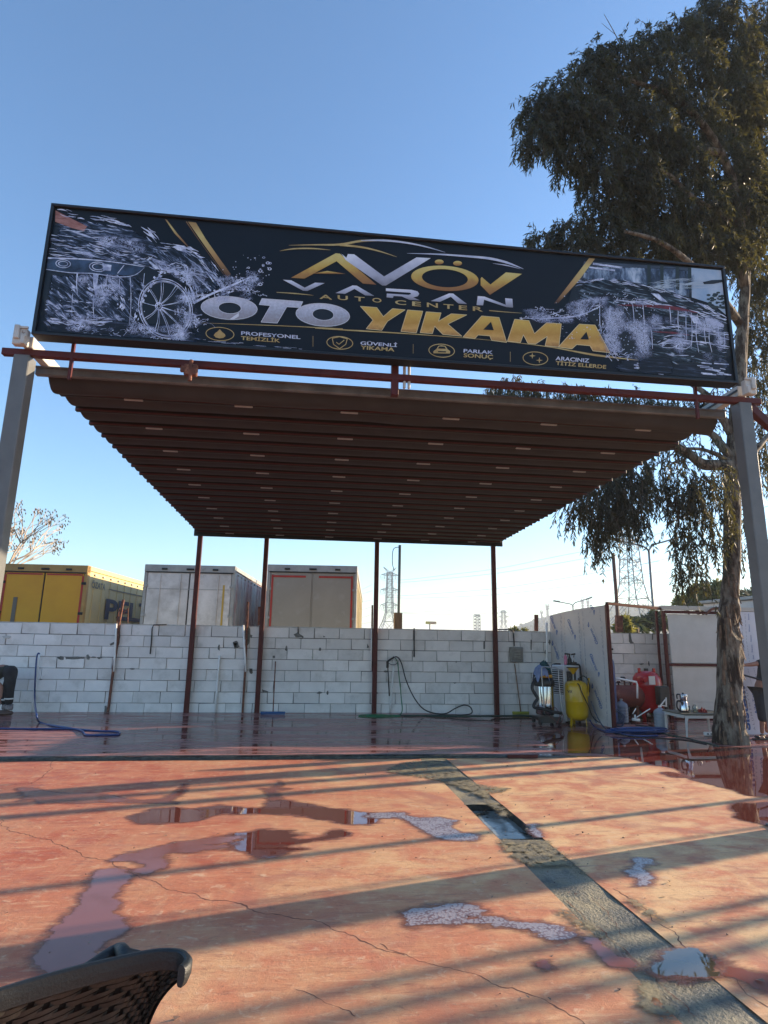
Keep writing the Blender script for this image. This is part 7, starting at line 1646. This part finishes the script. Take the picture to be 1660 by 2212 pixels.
p_ = G(*k2(200, 1440)); coil('dark blue hose coil standing up beside the smoky carboy', (p_.x, p_.y+.05), .17, .17, 0, 5, .012, mat('navy_hose', (.02, .035, .08), .3), 5, tilt=rad(70))
G4 = lambda x, y, z=.015: G(*k4(x, y), z)
hose('blue_hose', [G4(1130, 1180, .15), G4(1200, 1280), G4(1300, 1330), G4(1440, 1370), G4(1600, 1385), G(*k2(300, 1600), .015), G(*k2(600, 1640), .015), G(*k2(1050, 1630), .015)], .015, m_bhose, 'blue hose running from the yellow tank towards the hose heap')
hose('grey_blue_hose', [P(*k4(1150, 870), 12.9), P(*k4(1200, 1010), 12.75), P(*k4(1260, 1140), 12.5), G4(1330, 1260, .1), G4(1420, 1335), G4(1560, 1380), G(*k2(200, 1560), .015)], .013, mat('steel_blue_hose', (.05, .08, .13), .4), 'slate blue hose hanging from the tank gun bracket across the board')
hose('black_cable', [G(*k2(560, 1400), .01), G(*k2(800, 1430), .01), G(*k2(980, 1470), .01), G(*k2(1100, 1550), .01), G(*k2(1300, 1620), .01), G(*k3(0, 2040), .01), G(*k3(150, 2080), .01), G(*k3(330, 2120), .01), G(*k3(480, 2165), .01)], .012, m_dhose, 'dark green cable snaking over the booth floor to the trunk')
hose('black_cable', [G(*k2(0, 1560), .01), G(*k2(500, 1650), .01), G(*k2(1200, 1690), .01), G(*k2(1660, 1730), .01), G(*k3(300, 2130), .01)], .010, m_black, 'thin black cable lying in front of the blue hose heap')
# table with teapot
p_ = G(*k3(45, 2030)); tb = thing('plastic_table', 'white plastic table with tapering legs between booth and trunk', 'table', (p_.x, p_.y, 0))
zt3 = P(*k3(60, 1700), p_.y).z; m_wp = mat('white_plastic', (.64, .63, .60), .35, c2=(.55, .54, .51), scale=4)
TW, TD = 1.0, .75
mb = MB(); mb.box((TW/2-.08, TD/2-.05, zt3), (TW+.02, TD+.02, .025), ch=.008); mb.part('table_top', mat('table_top_olive', (.16, .14, .09), .6, c2=(.10, .09, .06), scale=8), tb)
mb = MB()
for y in (-.03, TD-.07): mb.box((TW/2-.08, y, zt3-.045), (TW-.14, .02, .055), ch=.004)
for x in (-.06, TW-.1): mb.box((x, TD/2-.05, zt3-.045), (.02, TD-.14, .055), ch=.004)
mb.part('apron', m_wp, tb)
for x, y, sx_ in ((-.05, -.02, 1), (TW-.1, -.02, -1), (-.05, TD-.08, 1), (TW-.1, TD-.08, -1)):
    mb = MB(); vs = []
    for u, w_ in ((1, .075), (.86, .06), (.7, .042), (.3, .034), (0, .026)):
        z = u*(zt3-.02); o_ = (1-u)*.03
        vs += [(x+sx_*(w_-.03)+o_*0-w_*(sx_ < 0)*0-w_/2, y-w_/2*.6, z), (x+w_/2+sx_*(w_-.03)*.6, y-w_/2*.6, z), (x+w_/2+sx_*(w_-.03)*.6, y+w_/2*.6, z), (x+sx_*(w_-.03)-w_/2, y+w_/2*.6, z)]
    mb.add(vs, [(j*4+k, j*4+(k+1) % 4, (j+1)*4+(k+1) % 4, (j+1)*4+k) for j in range(4) for k in range(4)]+[(16, 17, 18, 19), (0, 3, 2, 1)]); mb.part('leg', m_wp, tb)
kz = lambda x, y: ((2524+x/3.32)*.54894, (2350+y/3.32)*.54894)
ty = p_.y+.25; q = P(*kz(565, 1500), ty)
t = thing('double_teapot', 'stacked double teapot of polished steel with black handles on the table', 'teapot', (q.x, ty, zt3+.012)); sp_ = 1/ (ppm(ty)/.54894*3.32)
def L4(v): return v*sp_
MB().lathe([(L4(60), 0), (L4(62), L4(8)), (L4(55), L4(60)), (L4(42), L4(135)), (L4(38), L4(140))], seg=26).part('kettle', m_chrome, t, smooth=True)
MB().lathe([(L4(62), -.001), (L4(64), L4(20)), (L4(60), L4(22))], seg=26).part('heating_base', m_blackp, t)
MB().lathe([(L4(36), L4(140)), (L4(40), L4(148)), (L4(44), L4(200)), (L4(46), L4(222)), (L4(20), L4(230)), (L4(4), L4(232))], seg=26).part('teapot', m_chrome, t, smooth=True)
MB().lathe([(L4(12), L4(230)), (L4(14), L4(240)), (L4(6), L4(246))], seg=12).part('lid_knob', m_blackp, t)
MB().tube(bez([(-L4(42), 0, L4(138)), (-L4(80), 0, L4(140)), (-L4(95), 0, L4(110)), (-L4(96), 0, L4(60)), (-L4(70), 0, L4(25)), (-L4(55), 0, L4(18))], 5), L4(11), 8).part('handle', m_blackp, t, smooth=True)
MB().tube(bez([(-L4(40), 0, L4(222)), (-L4(78), 0, L4(224)), (-L4(88), 0, L4(205)), (-L4(84), 0, L4(165))], 5), L4(9), 8).part('handle', m_blackp, t, smooth=True)
MB().tube([(L4(40), 0, L4(190)), (L4(60), 0, L4(222))], [L4(12), L4(7)], 8).part('spout', m_chrome, t, smooth=True)
q = P(*kz(708, 1515), ty); t = thing('glass_jar', 'clear glass jar on the table to the right of the teapot', 'jar', (q.x, ty, zt3+.012))
MB().lathe([(.045, 0), (.048, .01), (.048, .10), (.035, .125), (.035, .14), (.032, .14), (.032, .12), (.043, .098), (.043, .012), (.01, .008)], seg=22).part('jar', mat('jar_glass', (.75, .78, .75), .05, trans=.85, ior=1.45), t, smooth=True)
MB().lathe([(.04, .01), (.04, .05), (.02, .055)], seg=16).part('contents', mat('green_contents', (.10, .11, .03), .8), t)
cloth('red_cloth', 'crumpled red cloth on the table beside the glass jar', (P(*kz(800, 1510), ty).x, ty, zt3+.025), .22, .2, .10, mat('red_cloth', (.28, .03, .025), .9, c2=(.15, .015, .015), scale=14), 4)
t = thing('water_glass', 'small empty glass on the table just behind the jar', 'glass', (P(*kz(690, 1500), ty).x-.03, ty+.12, zt3+.012)); MB().lathe([(.025, 0), (.03, .11), (.027, .11), (.022, .006)], seg=18).part('glass', mat('jar_glass', (.75, .78, .75), .05), t, smooth=True)
q = G(*kz(905, 1812)); t = thing('socket_strip', 'white power strip on the ground at the booth foot', 'power strip', (q.x, q.y, .0))
MB().box((0, 0, .04), (.26, .06, .07), ch=.01).part('strip', m_pvc, t)
for k in range(3): MB().lathe([(.02, 0), (.021, .004)], (-.07+.07*k, -.031, .04), 12, Matrix.Rotation(rad(90), 3, 'X')).part('socket', mat('socket_grey', (.2, .2, .2), .5), t)
# ------------------------------------------------------------------ people
def skin_fig(name, joints, edges, radii, m, parent, sub=2):
    me = bpy.data.meshes.new(name); me.from_pydata([tuple(j) for j in joints], edges, []); me.materials.append(m)
    o = bpy.data.objects.new(name, me); COL.objects.link(o); o.parent = parent
    sk = o.modifiers.new('skin', 'SKIN'); sk.use_smooth_shade = True
    me.skin_vertices.new() if hasattr(me.skin_vertices, 'new') and not me.skin_vertices else None
    if not me.skin_vertices:
        bpy.context.view_layer.objects.active = o
    for v, r_ in zip(me.skin_vertices[0].data, radii): v.radius = r_ if isinstance(r_, tuple) else (r_, r_)
    me.skin_vertices[0].data[0].use_root = True
    ss = o.modifiers.new('sub', 'SUBSURF'); ss.levels = sub; ss.render_levels = sub; return o
m_skin = mat('skin', (.30, .15, .10), .5, c2=(.26, .12, .08), scale=12); m_dkcl = mat('black_workwear', (.018, .018, .02), .85, c2=(.03, .03, .033), scale=7, bump=.5, bscale=9, bdist=.02)
m_short = mat('charcoal_shorts', (.035, .035, .042), .85, c2=(.025, .025, .03), scale=6, bump=.5, bscale=10, bdist=.02); m_hair = mat('dark_hair', (.015, .011, .009), .6)
def hand(t, w0_, d, up_, m, curl=.5, sc_=1.0):
    """palm and five bent fingers growing from the wrist along d"""
    d = d.normalized(); s_ = d.cross(up_).normalized(); n = s_.cross(d).normalized()
    J = [w0_, w0_+d*.045*sc_, w0_+d*.085*sc_]; E = [(0, 1), (1, 2)]; Rd = [(.026*sc_, .02*sc_), (.036*sc_, .017*sc_), (.036*sc_, .014*sc_)]
    skin_fig('palm', J, E, Rd, m, t, 1)
    for k, (off, L_) in enumerate(((-.030, .060), (-.010, .072), (.010, .068), (.029, .052))):
        b = w0_+(d*.085+s_*off)*sc_; p1 = b+(d*.42-n*.10*curl)*L_*sc_*1.2; p2 = p1+(d*.35-n*.5*curl)*L_*sc_*.8; p3 = p2+(d*.1-n*.6*curl)*L_*sc_*.7
        skin_fig('finger', [b-d*.02*sc_, b, p1, p2, p3], [(0, 1), (1, 2), (2, 3), (3, 4)], [.0095*sc_, .0095*sc_, .009*sc_, .0085*sc_, .0075*sc_], m, t, 1)
    b = w0_+(d*.03-s_*.028)*sc_; skin_fig('thumb', [b, b+(d*.02-s_*.03-n*.01)*sc_, b+(d*.05-s_*.042-n*.025)*sc_, b+(d*.075-s_*.04-n*.04)*sc_], [(0, 1), (1, 2), (2, 3)], [.012*sc_, .0115*sc_, .010*sc_, .008*sc_], m, t, 1)
def head(t, c, f_, m, mh, r_=.105):
    """skull, jaw, nose, ears, eyes, mouth and hair; f_ = facing direction"""
    f_ = f_.normalized(); s_ = f_.cross(Vector((0, 0, 1))).normalized() if abs(f_.z) < .95 else Vector((1, 0, 0)); u = s_.cross(f_).normalized()
    bm = bmesh.new(); bmesh.ops.create_icosphere(bm, subdivisions=4, radius=1)
    for v in bm.verts:
        x, y, z = v.co  # x side, y front, z up
        k = 1.0; wx = .78*(1-.18*max(0, -z)); yy = y*.95
        if z < 0 and y > 0: yy *= 1.0+.08*(-z)
        if z < -.3: wx *= 1-.35*(-z-.3); 
        nose = .22*math.exp(-((x/.16)**2+((z+.10)/.22)**2))*(y > 0); brow = .05*math.exp(-((z-.16)/.10)**2)*(y > .5); eye = -.07*(math.exp(-(((x-.30)/.14)**2+((z-.05)/.09)**2))+math.exp(-(((x+.30)/.14)**2+((z-.05)/.09)**2)))*(y > 0)
        lips = .05*math.exp(-((x/.22)**2+((z+.45)/.07)**2))*(y > 0)-.04*math.exp(-((x/.24)**2+((z+.45)/.02)**2))*(y > 0); chin = .08*math.exp(-((x/.2)**2+((z+.78)/.12)**2))*(y > 0)
        yy += nose+brow+eye+lips+chin; v.co = (s_*x*wx+f_*yy+u*z*1.15)*r_+c
    me = bpy.data.meshes.new('head'); bm.to_mesh(me); bm.free(); me.materials.append(m); me.polygons.foreach_set('use_smooth', [True]*len(me.polygons)); link('head', me, None, t)
    for sg in (-1, 1):
        MB().lathe([(.004, -.03), (.014, -.02), (.017, 0), (.014, .02), (.004, .03)], c+s_*sg*r_*.80, 10).part('ear', m, t, smooth=True)
        MB().lathe([(.003, -.011), (.0095, -.005), (.0095, .005), (.003, .011)], c+s_*sg*r_*.30+f_*r_*.86+u*r_*.06, 10).part('eye', m_pvc, t, smooth=True)
    bm = bmesh.new(); bmesh.ops.create_icosphere(bm, subdivisions=3, radius=1)
    for v in list(bm.verts):
        x, y, z = v.co
        if z < .15-.9*(-y) *(y < 0)+.25*(y > 0) - (.0 if y > 0 else 0) and z < .45 and y > -.2: bm.verts.remove(v); continue
        if z < -.45: bm.verts.remove(v)
    for v in bm.verts: x, y, z = v.co; v.co = (s_*x*.84+f_*(y*1.0-.03)+u*(z*1.2+.02))*r_*1.06+c
    me = bpy.data.meshes.new('hair'); bm.to_mesh(me); bm.free(); me.materials.append(mh); link('hair', me, None, t)
# right: standing person reaching out
f0 = G(*kz(1500, 1868)); hx = G(*kz(1560, 1860)).x-f0.x
per = thing('person', 'person in black T-shirt and calf-length charcoal shorts reaching towards the trunk', 'person', (f0.x+.16, f0.y+.05, 0)); b_ = Vector(per.location)
pp3 = lambda x, y, dy=0: P(*kz(x, y), b_.y+dy)-b_
ank = Vector((.0, 0, .09)); kn = pp3(1565, 1480); kn.y = -.04; hip = Vector((.10, .0, .95)); hz_ = 1.0
ankL = Vector((.22, .14, .09)); 
sh = pp3(1590, 900); chest = Vector((sh.x+.10, .0, 1.30)); neck = Vector((chest.x+.02, 0, 1.52)); pel = Vector((.14, .04, .98))
elb = Vector((sh.x-.22, -.05, sh.z-.02)); 
wr = pp3(1320, 888, -.05)
shR = Vector((chest.x-.14, -.05, 1.43)); shL = Vector((chest.x+.14, .08, 1.43)); elR = pp3(1440, 880, -.05); 
# legs and arms (skin), body
J = [pel, pel+Vector((-.08, -.02, -.08)), Vector((.04, -.04, .52)), Vector((.02, .0, .10)), pel+Vector((.09, .04, -.08)), Vector((.20, .08, .52)), Vector((.24, .14, .10)), chest, neck, neck+Vector((0, -.01, .12)), shR, elR, wr, shL, shL+Vector((.06, .0, -.28)), shL+Vector((.0, -.18, -.42))]
E = [(0, 1), (1, 2), (2, 3), (0, 4), (4, 5), (5, 6), (0, 7), (7, 8), (8, 9), (7, 10), (10, 11), (11, 12), (7, 13), (13, 14), (14, 15)]
Rr_ = [(.13, .10), .085, .058, .036, .085, .058, .036, (.15, .10), .055, .05, .055, .042, .028, .055, .042, .03]
skin_fig('body', J, E, Rr_, m_skin, per)
skin_fig('t_shirt', [pel+Vector((0, 0, .02)), pel.lerp(chest, .5), chest, neck-Vector((0, 0, .05)), shR, shR.lerp(elR, .62), shL, shL.lerp(J[14], .8)], [(0, 1), (1, 2), (2, 3), (2, 4), (4, 5), (2, 6), (6, 7)], [(.165, .125), (.16, .12), (.175, .125), (.08, .07), .085, .078, .085, .075], m_dkcl, per)
skin_fig('shorts', [pel, J[1], J[2]+Vector((0, 0, .02)), J[2]-Vector((.0, 0, .20)), J[4], J[5], J[5]-Vector((0, 0, .2))], [(0, 1), (1, 2), (2, 3), (0, 4), (4, 5), (5, 6)], [(.16, .125), .115, .10, .088, .115, .10, .088], m_short, per)
head(per, neck+Vector((-.02, -.02, .22)), Vector((-1, -.15, -.1)), m_skin, m_hair)
hand(per, wr, (wr-elR), Vector((0, 0, 1)), m_skin, .6); hand(per, J[15], Vector((-.2, -.5, -.6)), Vector((0, 0, 1)), m_skin, .6)
for (a, rz_) in ((J[3], 0), (J[6], .1)):
    skin_fig('foot', [Vector((a.x+.03, a.y, .045)), Vector((a.x-.06, a.y-.01, .04)), Vector((a.x-.15, a.y-.02, .03))], [(0, 1), (1, 2)], [.038, .036, .026], m_skin, per)
    mb = MB(); mb.box((a.x-.06, a.y-.01, .013), (.28, .10, .024), ch=.008); mb.box((a.x-.12, a.y-.015, .055), (.07, .105, .05), ch=.02); mb.part('sandal', m_blackp, per)
A_, B_ = P(*k3(760, 1108), b_.y-.15), P(*k3(1080, 1195), b_.y-.15)
tag(MB().tube([A_+(A_-B_)*.6, A_, B_, B_+(B_-A_)*.35], .018, 8).part('black_stick', m_blackp), 'black stick held at waist height by the person at the right', 'stick')
# left: person bending over
f0 = G(*wz(60, 1205), .05); pl = thing('person', 'person in black workwear with reflective ankle bands bending over at the left', 'person', (f0.x, f0.y-.12, .05)); b_ = Vector(pl.location)
q_ = lambda x, y, dy=0: P(*wz(x, y), b_.y+dy)-b_
ak1 = q_(115, 1180); ak2 = q_(25, 1190); ak1.z = .09; ak2.z = .09; ak2.y = .12
hp = q_(165, 640); hp.y = 0; k1_ = q_(125, 900, -.05); k2_ = q_(35, 930); k2_.y = .10
ch_ = q_(-120, 690); nk = q_(-260, 800)
J = [hp, hp+Vector((-.02, -.08, -.06)), k1_, ak1, hp+Vector((-.03, .1, -.06)), k2_, ak2, q_(20, 600), ch_, nk, nk+(nk-ch_).normalized()*.1, ch_+Vector((.05, -.17, -.02)), q_(20, 830, -.17), q_(10, 990, -.2), ch_+Vector((0, .17, -.02)), ch_+Vector((-.02, .2, -.3)), ch_+Vector((-.1, .2, -.5))]
E = [(0, 1), (1, 2), (2, 3), (0, 4), (4, 5), (5, 6), (0, 7), (7, 8), (8, 9), (9, 10), (8, 11), (11, 12), (12, 13), (8, 14), (14, 15), (15, 16)]
skin_fig('body', J, E, [(.12, .12), .08, .055, .035, .08, .055, .035, (.12, .11), (.13, .11), .055, .05, .055, .045, .03, .055, .042, .03], m_skin, pl)
for lg, kk, aa, dy in (('a', k1_, ak1, -.07), ('b', k2_, ak2, .08)):
    o_ = Vector((0, dy, 0)); skin_fig('trouser_leg', [J[7].lerp(hp, .35)+o_*.6, hp+o_*.7+Vector((-.01, 0, .02)), (hp+o_).lerp(kk, .45), kk, kk.lerp(aa, .72)], [(0, 1), (1, 2), (2, 3), (3, 4)], [.13, .155, .125, .098, .082], m_dkcl, pl)
skin_fig('shirt', [hp+Vector((-.03, 0, -.10)), hp.lerp(J[7], .45)+Vector((0, 0, .01)), ch_, nk.lerp(ch_, .5), J[11], J[11].lerp(J[12], .4), J[14], J[14].lerp(J[15], .7)], [(0, 1), (1, 2), (2, 3), (2, 4), (4, 5), (2, 6), (6, 7)], [(.10, .12), (.15, .155), (.165, .15), .11, .085, .08, .085, .075], mat('dark_green_shirt', (.022, .026, .022), .85, c2=(.03, .035, .03), scale=7, bump=.5, bscale=9, bdist=.02), pl)
for a, k__ in ((ak1, k1_), (ak2, k2_)):
    c_ = k__.lerp(a, .36); MB().lathe([(.094, -.014), (.096, 0), (.093, .014)], c_, 20).part('reflective_band', mat('reflective_tape', (.6, .6, .58), .4), pl)
    MB().lathe([(.062, -.07), (.075, -.03), (.066, .05)], (a.x, a.y, .18), 18).part('sock', mat('grey_sock', (.30, .27, .27), .9, c2=(.14, .12, .12), scale=16), pl, smooth=True)
    mb = MB(); mb.box((a.x-.05, a.y, .05), (.28, .10, .09), ch=.035); mb.part('boot', mat('brown_boot', (.10, .06, .05), .7), pl)
hd = nk+(nk-ch_).normalized()*.2; head(pl, hd, (nk-ch_)+Vector((0, 0, -.6)), m_skin, m_hair)
hand(pl, J[13], Vector((-.1, 0, -1)), Vector((0, 1, 0)), m_skin, .5); hand(pl, J[16], Vector((-.1, 0, -1)), Vector((0, 1, 0)), m_skin, .5)
# ------------------------------------------------------------------ wicker chair in the foreground
ch0 = Vector((-.63, 2.2, 0)); chair = thing('wicker_chair', 'dark rattan-weave armchair seen from behind in the left foreground', 'chair', tuple(ch0))
m_rat = mat('dark_resin_band', (.026, .031, .033), .45, c2=(.028, .03, .03), scale=6, bump=.3, bscale=120, stretch=(1, 1, 1)); m_weave = mat('brown_black_resin', (.045, .044, .038), .35, c2=(.022, .021, .018), scale=9, bump=.2, bscale=90)
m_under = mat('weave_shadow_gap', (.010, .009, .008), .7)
rim_px = [(-420, 2330), (-260, 2240), (-120, 2180), (0, 2136), (100, 2106), (200, 2080), (300, 2058), (345, 2051), (380, 2051), (400, 2056), (411, 2068), (408, 2080), (396, 2090)]
RZ_ = .86
rim = [G(x, y, RZ_)-ch0 for x, y in rim_px]
rim = bez(rim, 6)
bw = .048
mb = MB(); vs = []
nr = len(rim)
perp = []
for i, p_ in enumerate(rim):
    t_ = (rim[min(i+1, nr-1)]-rim[max(i-1, 0)]).normalized(); perp.append(Vector((t_.y, -t_.x, 0)).normalized())   # towards the camera side
    pass
for i, p_ in enumerate(rim):
    n = perp[i]; u = i/(nr-1); 
    prof_ = [(.0, .003), (.010, .004), (.015, .001), (.017, -.022), (.016, -.046), (.012, -.050), (.002, -.050), (-.006, -.03), (-.007, -.004)]
    vs += [p_+n*a+Vector((0, 0, b)) for a, b in prof_]
K = 9
mb.add(vs, [(i*K+k, i*K+(k+1) % K, (i+1)*K+(k+1) % K, (i+1)*K+k) for i in range(nr-1) for k in range(K)]+[tuple(range((nr-1)*K, nr*K))])
mb.part('top_rail', m_rat, chair, smooth=True)
# wrapped ridges along the rail
mb = MB()
for i in range(0, nr-1):
    for k in range(9):
        u = k/9; p_ = rim[i].lerp(rim[i+1], u); n = perp[i]; t_ = (rim[i+1]-rim[i]).normalized(); L_ = (rim[i+1]-rim[i]).length/9*.36
        q = [p_+n*.001+Vector((0, 0, .0045)), p_+n*.0105+Vector((0, 0, .0052)), p_+n*.0165+Vector((0, 0, .001)), p_+n*.0182+Vector((0, 0, -.022)), p_+n*.0172+Vector((0, 0, -.045))]
        mb.add([a-t_*L_ for a in q]+[a+t_*L_ for a in q], [(j, j+1, j+6, j+5) for j in range(4)])
mb.part('rail_wrapping', m_rat, chair, kind='stuff')
# back shell below the rail
Rr0 = G(395, 2086, RZ_-.03)-ch0; Rb = G(285, 2230, .60)-ch0
def shell(u, v, o_=0.0):
    """u along the rail (0 left .. 1 right), v downward"""
    i = u*(nr-1-10); a = int(min(i, nr-2)); p_ = rim[a].lerp(rim[a+1], i-a); n = perp[a]
    z = RZ_-.035-v*.46; flare = math.exp(-v*5.0)
    pin = (1-flare); cenx = rim[int(nr*.45)]
    fv = 1-math.exp(-v*3.2); ed = Vector((Rb.x-Rr0.x, Rb.y-Rr0.y, 0))*1.15; q = p_+ed*fv*(.15+.85*u**1.5)+n*(.004+o_)
    return Vector((q.x, q.y, z))
mb = MB(); k0 = nr-10; inn = [rim[k].lerp(rim[k0], .0)*1.0+(shell(.97, .10)-rim[k])*.6 for k in range(k0, nr)]
mb.add([rim[k]+Vector((0, 0, -.045)) for k in range(k0, nr)]+[Vector((p_.x, p_.y, RZ_-.062)) for p_ in inn], [(i, i+1, nr-k0+i+1, nr-k0+i) for i in range(nr-k0-1)]); mb.part('rail_underside', m_under, chair)  # near-black strip standing in for the shade under the rail end
NU, NV = 26, 26
mb = MB(); mb.add([shell(i/NU, j/NV, -.010) for j in range(NV+1) for i in range(NU+1)], [(j*(NU+1)+i, j*(NU+1)+i+1, (j+1)*(NU+1)+i+1, (j+1)*(NU+1)+i) for j in range(NV) for i in range(NU)]); mb.part('back_shell', m_under, chair, smooth=True)
mb = MB(); rr = random.Random(1)
for j in range(NV):
    for i in range(NU):
        if (i+j*2) % 3 == 2: continue
        u0, u1 = (i-.25)/NU, (i+1.35)/NU; u0 = max(u0, 0); u1 = min(u1, 1); v0_, v1_ = (j+.10)/NV, (j+.86)/NV; dv = .45/NV*(1 if (j % 2) else -.4)
        pts = []
        for k in range(4):
            s_ = k/3; u = u0+(u1-u0)*s_; o_ = .001+.009*math.sin(math.pi*s_)+rr.uniform(-.001, .001); sl = (.5-s_)*.55/NV
            pts += [shell(u, max(v0_+sl, 0), o_), shell(u, v1_+sl, o_+.0012)]
        mb.add(pts, [(2*k, 2*k+1, 2*k+3, 2*k+2) for k in range(3)])
mb.part('woven_strands', m_weave, chair, kind='stuff', smooth=True)
# seat, arms and legs
rE = rim[-12]; cu = (rE-rim[12]).normalized(); fn = Vector((-cu.y, cu.x, 0)); 
if fn.y < 0: fn = -fn
cen_ = (rE+rim[12])/2; cen_.z = 0
def loc(a, b, z): return cen_+cu*a+fn*b+Vector((0, 0, z))
mb = MB(); mb.add([loc(-.25, .05, .42), loc(.06, .05, .42), loc(.08, .48, .42), loc(-.27, .52, .42), loc(-.25, .05, .36), loc(.06, .05, .36), loc(.08, .48, .36), loc(-.27, .52, .36)], [(0, 1, 2, 3), (7, 6, 5, 4), (0, 4, 5, 1), (1, 5, 6, 2), (2, 6, 7, 3), (3, 7, 4, 0)]); mb.part('seat', m_weave, chair)
hump = G(268, 2036, .70)-ch0
MB().tube(bez([loc(.08, .06, .58), loc(.10, .15, .62), loc(.10, .32, .62), loc(.09, .44, .58), loc(.08, .48, .42)], 6), .028, 10).part('armrest', m_rat, chair, smooth=True)
MB().tube(bez([loc(-.27, .0, .60), loc(-.29, .12, .64), hump+Vector((-.07, .03, -.06)), hump+Vector((.01, .0, -.04)), hump+Vector((.05, .03, -.12)), loc(-.26, .52, .42)], 6), .024, 10).part('armrest', m_rat, chair, smooth=True)
for a, b in ((-.24, .06), (.02, .06), (.06, .46), (-.26, .50)): MB().tube([loc(a, b, .40), loc(a*1.08, b*1.05, 0)], [.022, .016], 10).part('leg', m_rat, chair, smooth=True)
# ------------------------------------------------------------------ right of the picture: unseen posts and a hut, added to cast the long shadows
sh_ = Vector((math.sin(SUN_AZ), math.cos(SUN_AZ), 0)); nn = Vector((sh_.y, -sh_.x, 0))
m_post = mat('shadow_post_steel', (.16, .15, .14), .6)
for i, (off, w_, t_, h_, lb) in enumerate(((-7.70, .17, 17.3, 5.4, 'broad steel post right of the picture, farthest back'), (-7.20, .19, 15.5, 5, 'square post right of the picture in the shadow row'), (-5.22, .11, 14, 5, 'slender post right of the picture, middle of the row'),
        (-4.45, .05, 15.5, 5, 'thin post right of the picture beside the wide column'), (-4.10, .36, 16, 5.5, 'wide concrete column right of the picture'), (-3.27, .10, 16.5, 6, 'tall thin mast far to the right, first of four'), (-3.06, .12, 17.5, 6, 'tall mast far to the right, second of four'),
        (-2.84, .12, 18.5, 6.2, 'tall mast far to the right, third of four'), (-2.52, .16, 19.5, 6.5, 'tall mast far to the right, fourth of four'), (-2.15, .30, 20, 6.5, 'tall broad panel post far to the right, nearest the camera'))):
    p_ = nn*off+sh_*t_; MBx = MB(); MBx.box((p_.x, p_.y, h_/2), (w_, w_, h_), rz=-SUN_AZ, ch=.004)
    tag(MBx.part('post', m_post if w_ < .3 else m_fill), lb, 'post', 'posts standing in a row to the right')
hut = thing('shade_hut', 'plain white site hut to the right of the printed sheets', 'hut', (13.2, 14.9, 0))  # unseen building, added to keep the washing platform in shade
MB().box((0, 0, 1.45), (4.0, 2.4, 2.9), ch=.01).part('hut_wall', m_board, hut); MB().box((0, 0, 2.95), (4.2, 2.6, .08), ch=.01).part('hut_roof', m_alu, hut); MB().box((-.8, -1.21, 1.0), (.8, .03, 2.0), ch=.01).part('hut_door', m_alu, hut)
# ------------------------------------------------------------------ the air: one box of thin haze round everything
m = bpy.data.materials.new('haze'); m.use_nodes = True; N = m.node_tree.nodes; N.remove(N['Principled BSDF'])
v = N.new('ShaderNodeVolumePrincipled'); v.inputs['Color'].default_value = (.80, .88, .95, 1); v.inputs['Density'].default_value = .0006; v.inputs['Anisotropy'].default_value = .2
m.node_tree.links.new(v.outputs[0], N['Material Output'].inputs['Volume'])
hz_top = 58
mb = MB(); mb.box((0, 1300, (hz_top-1.1)/2), (6100, 3500, hz_top+1.1)); tag(mb.part('haze', m), 'thin pale evening haze over the yard and the far hill', None, None, 'stuff')
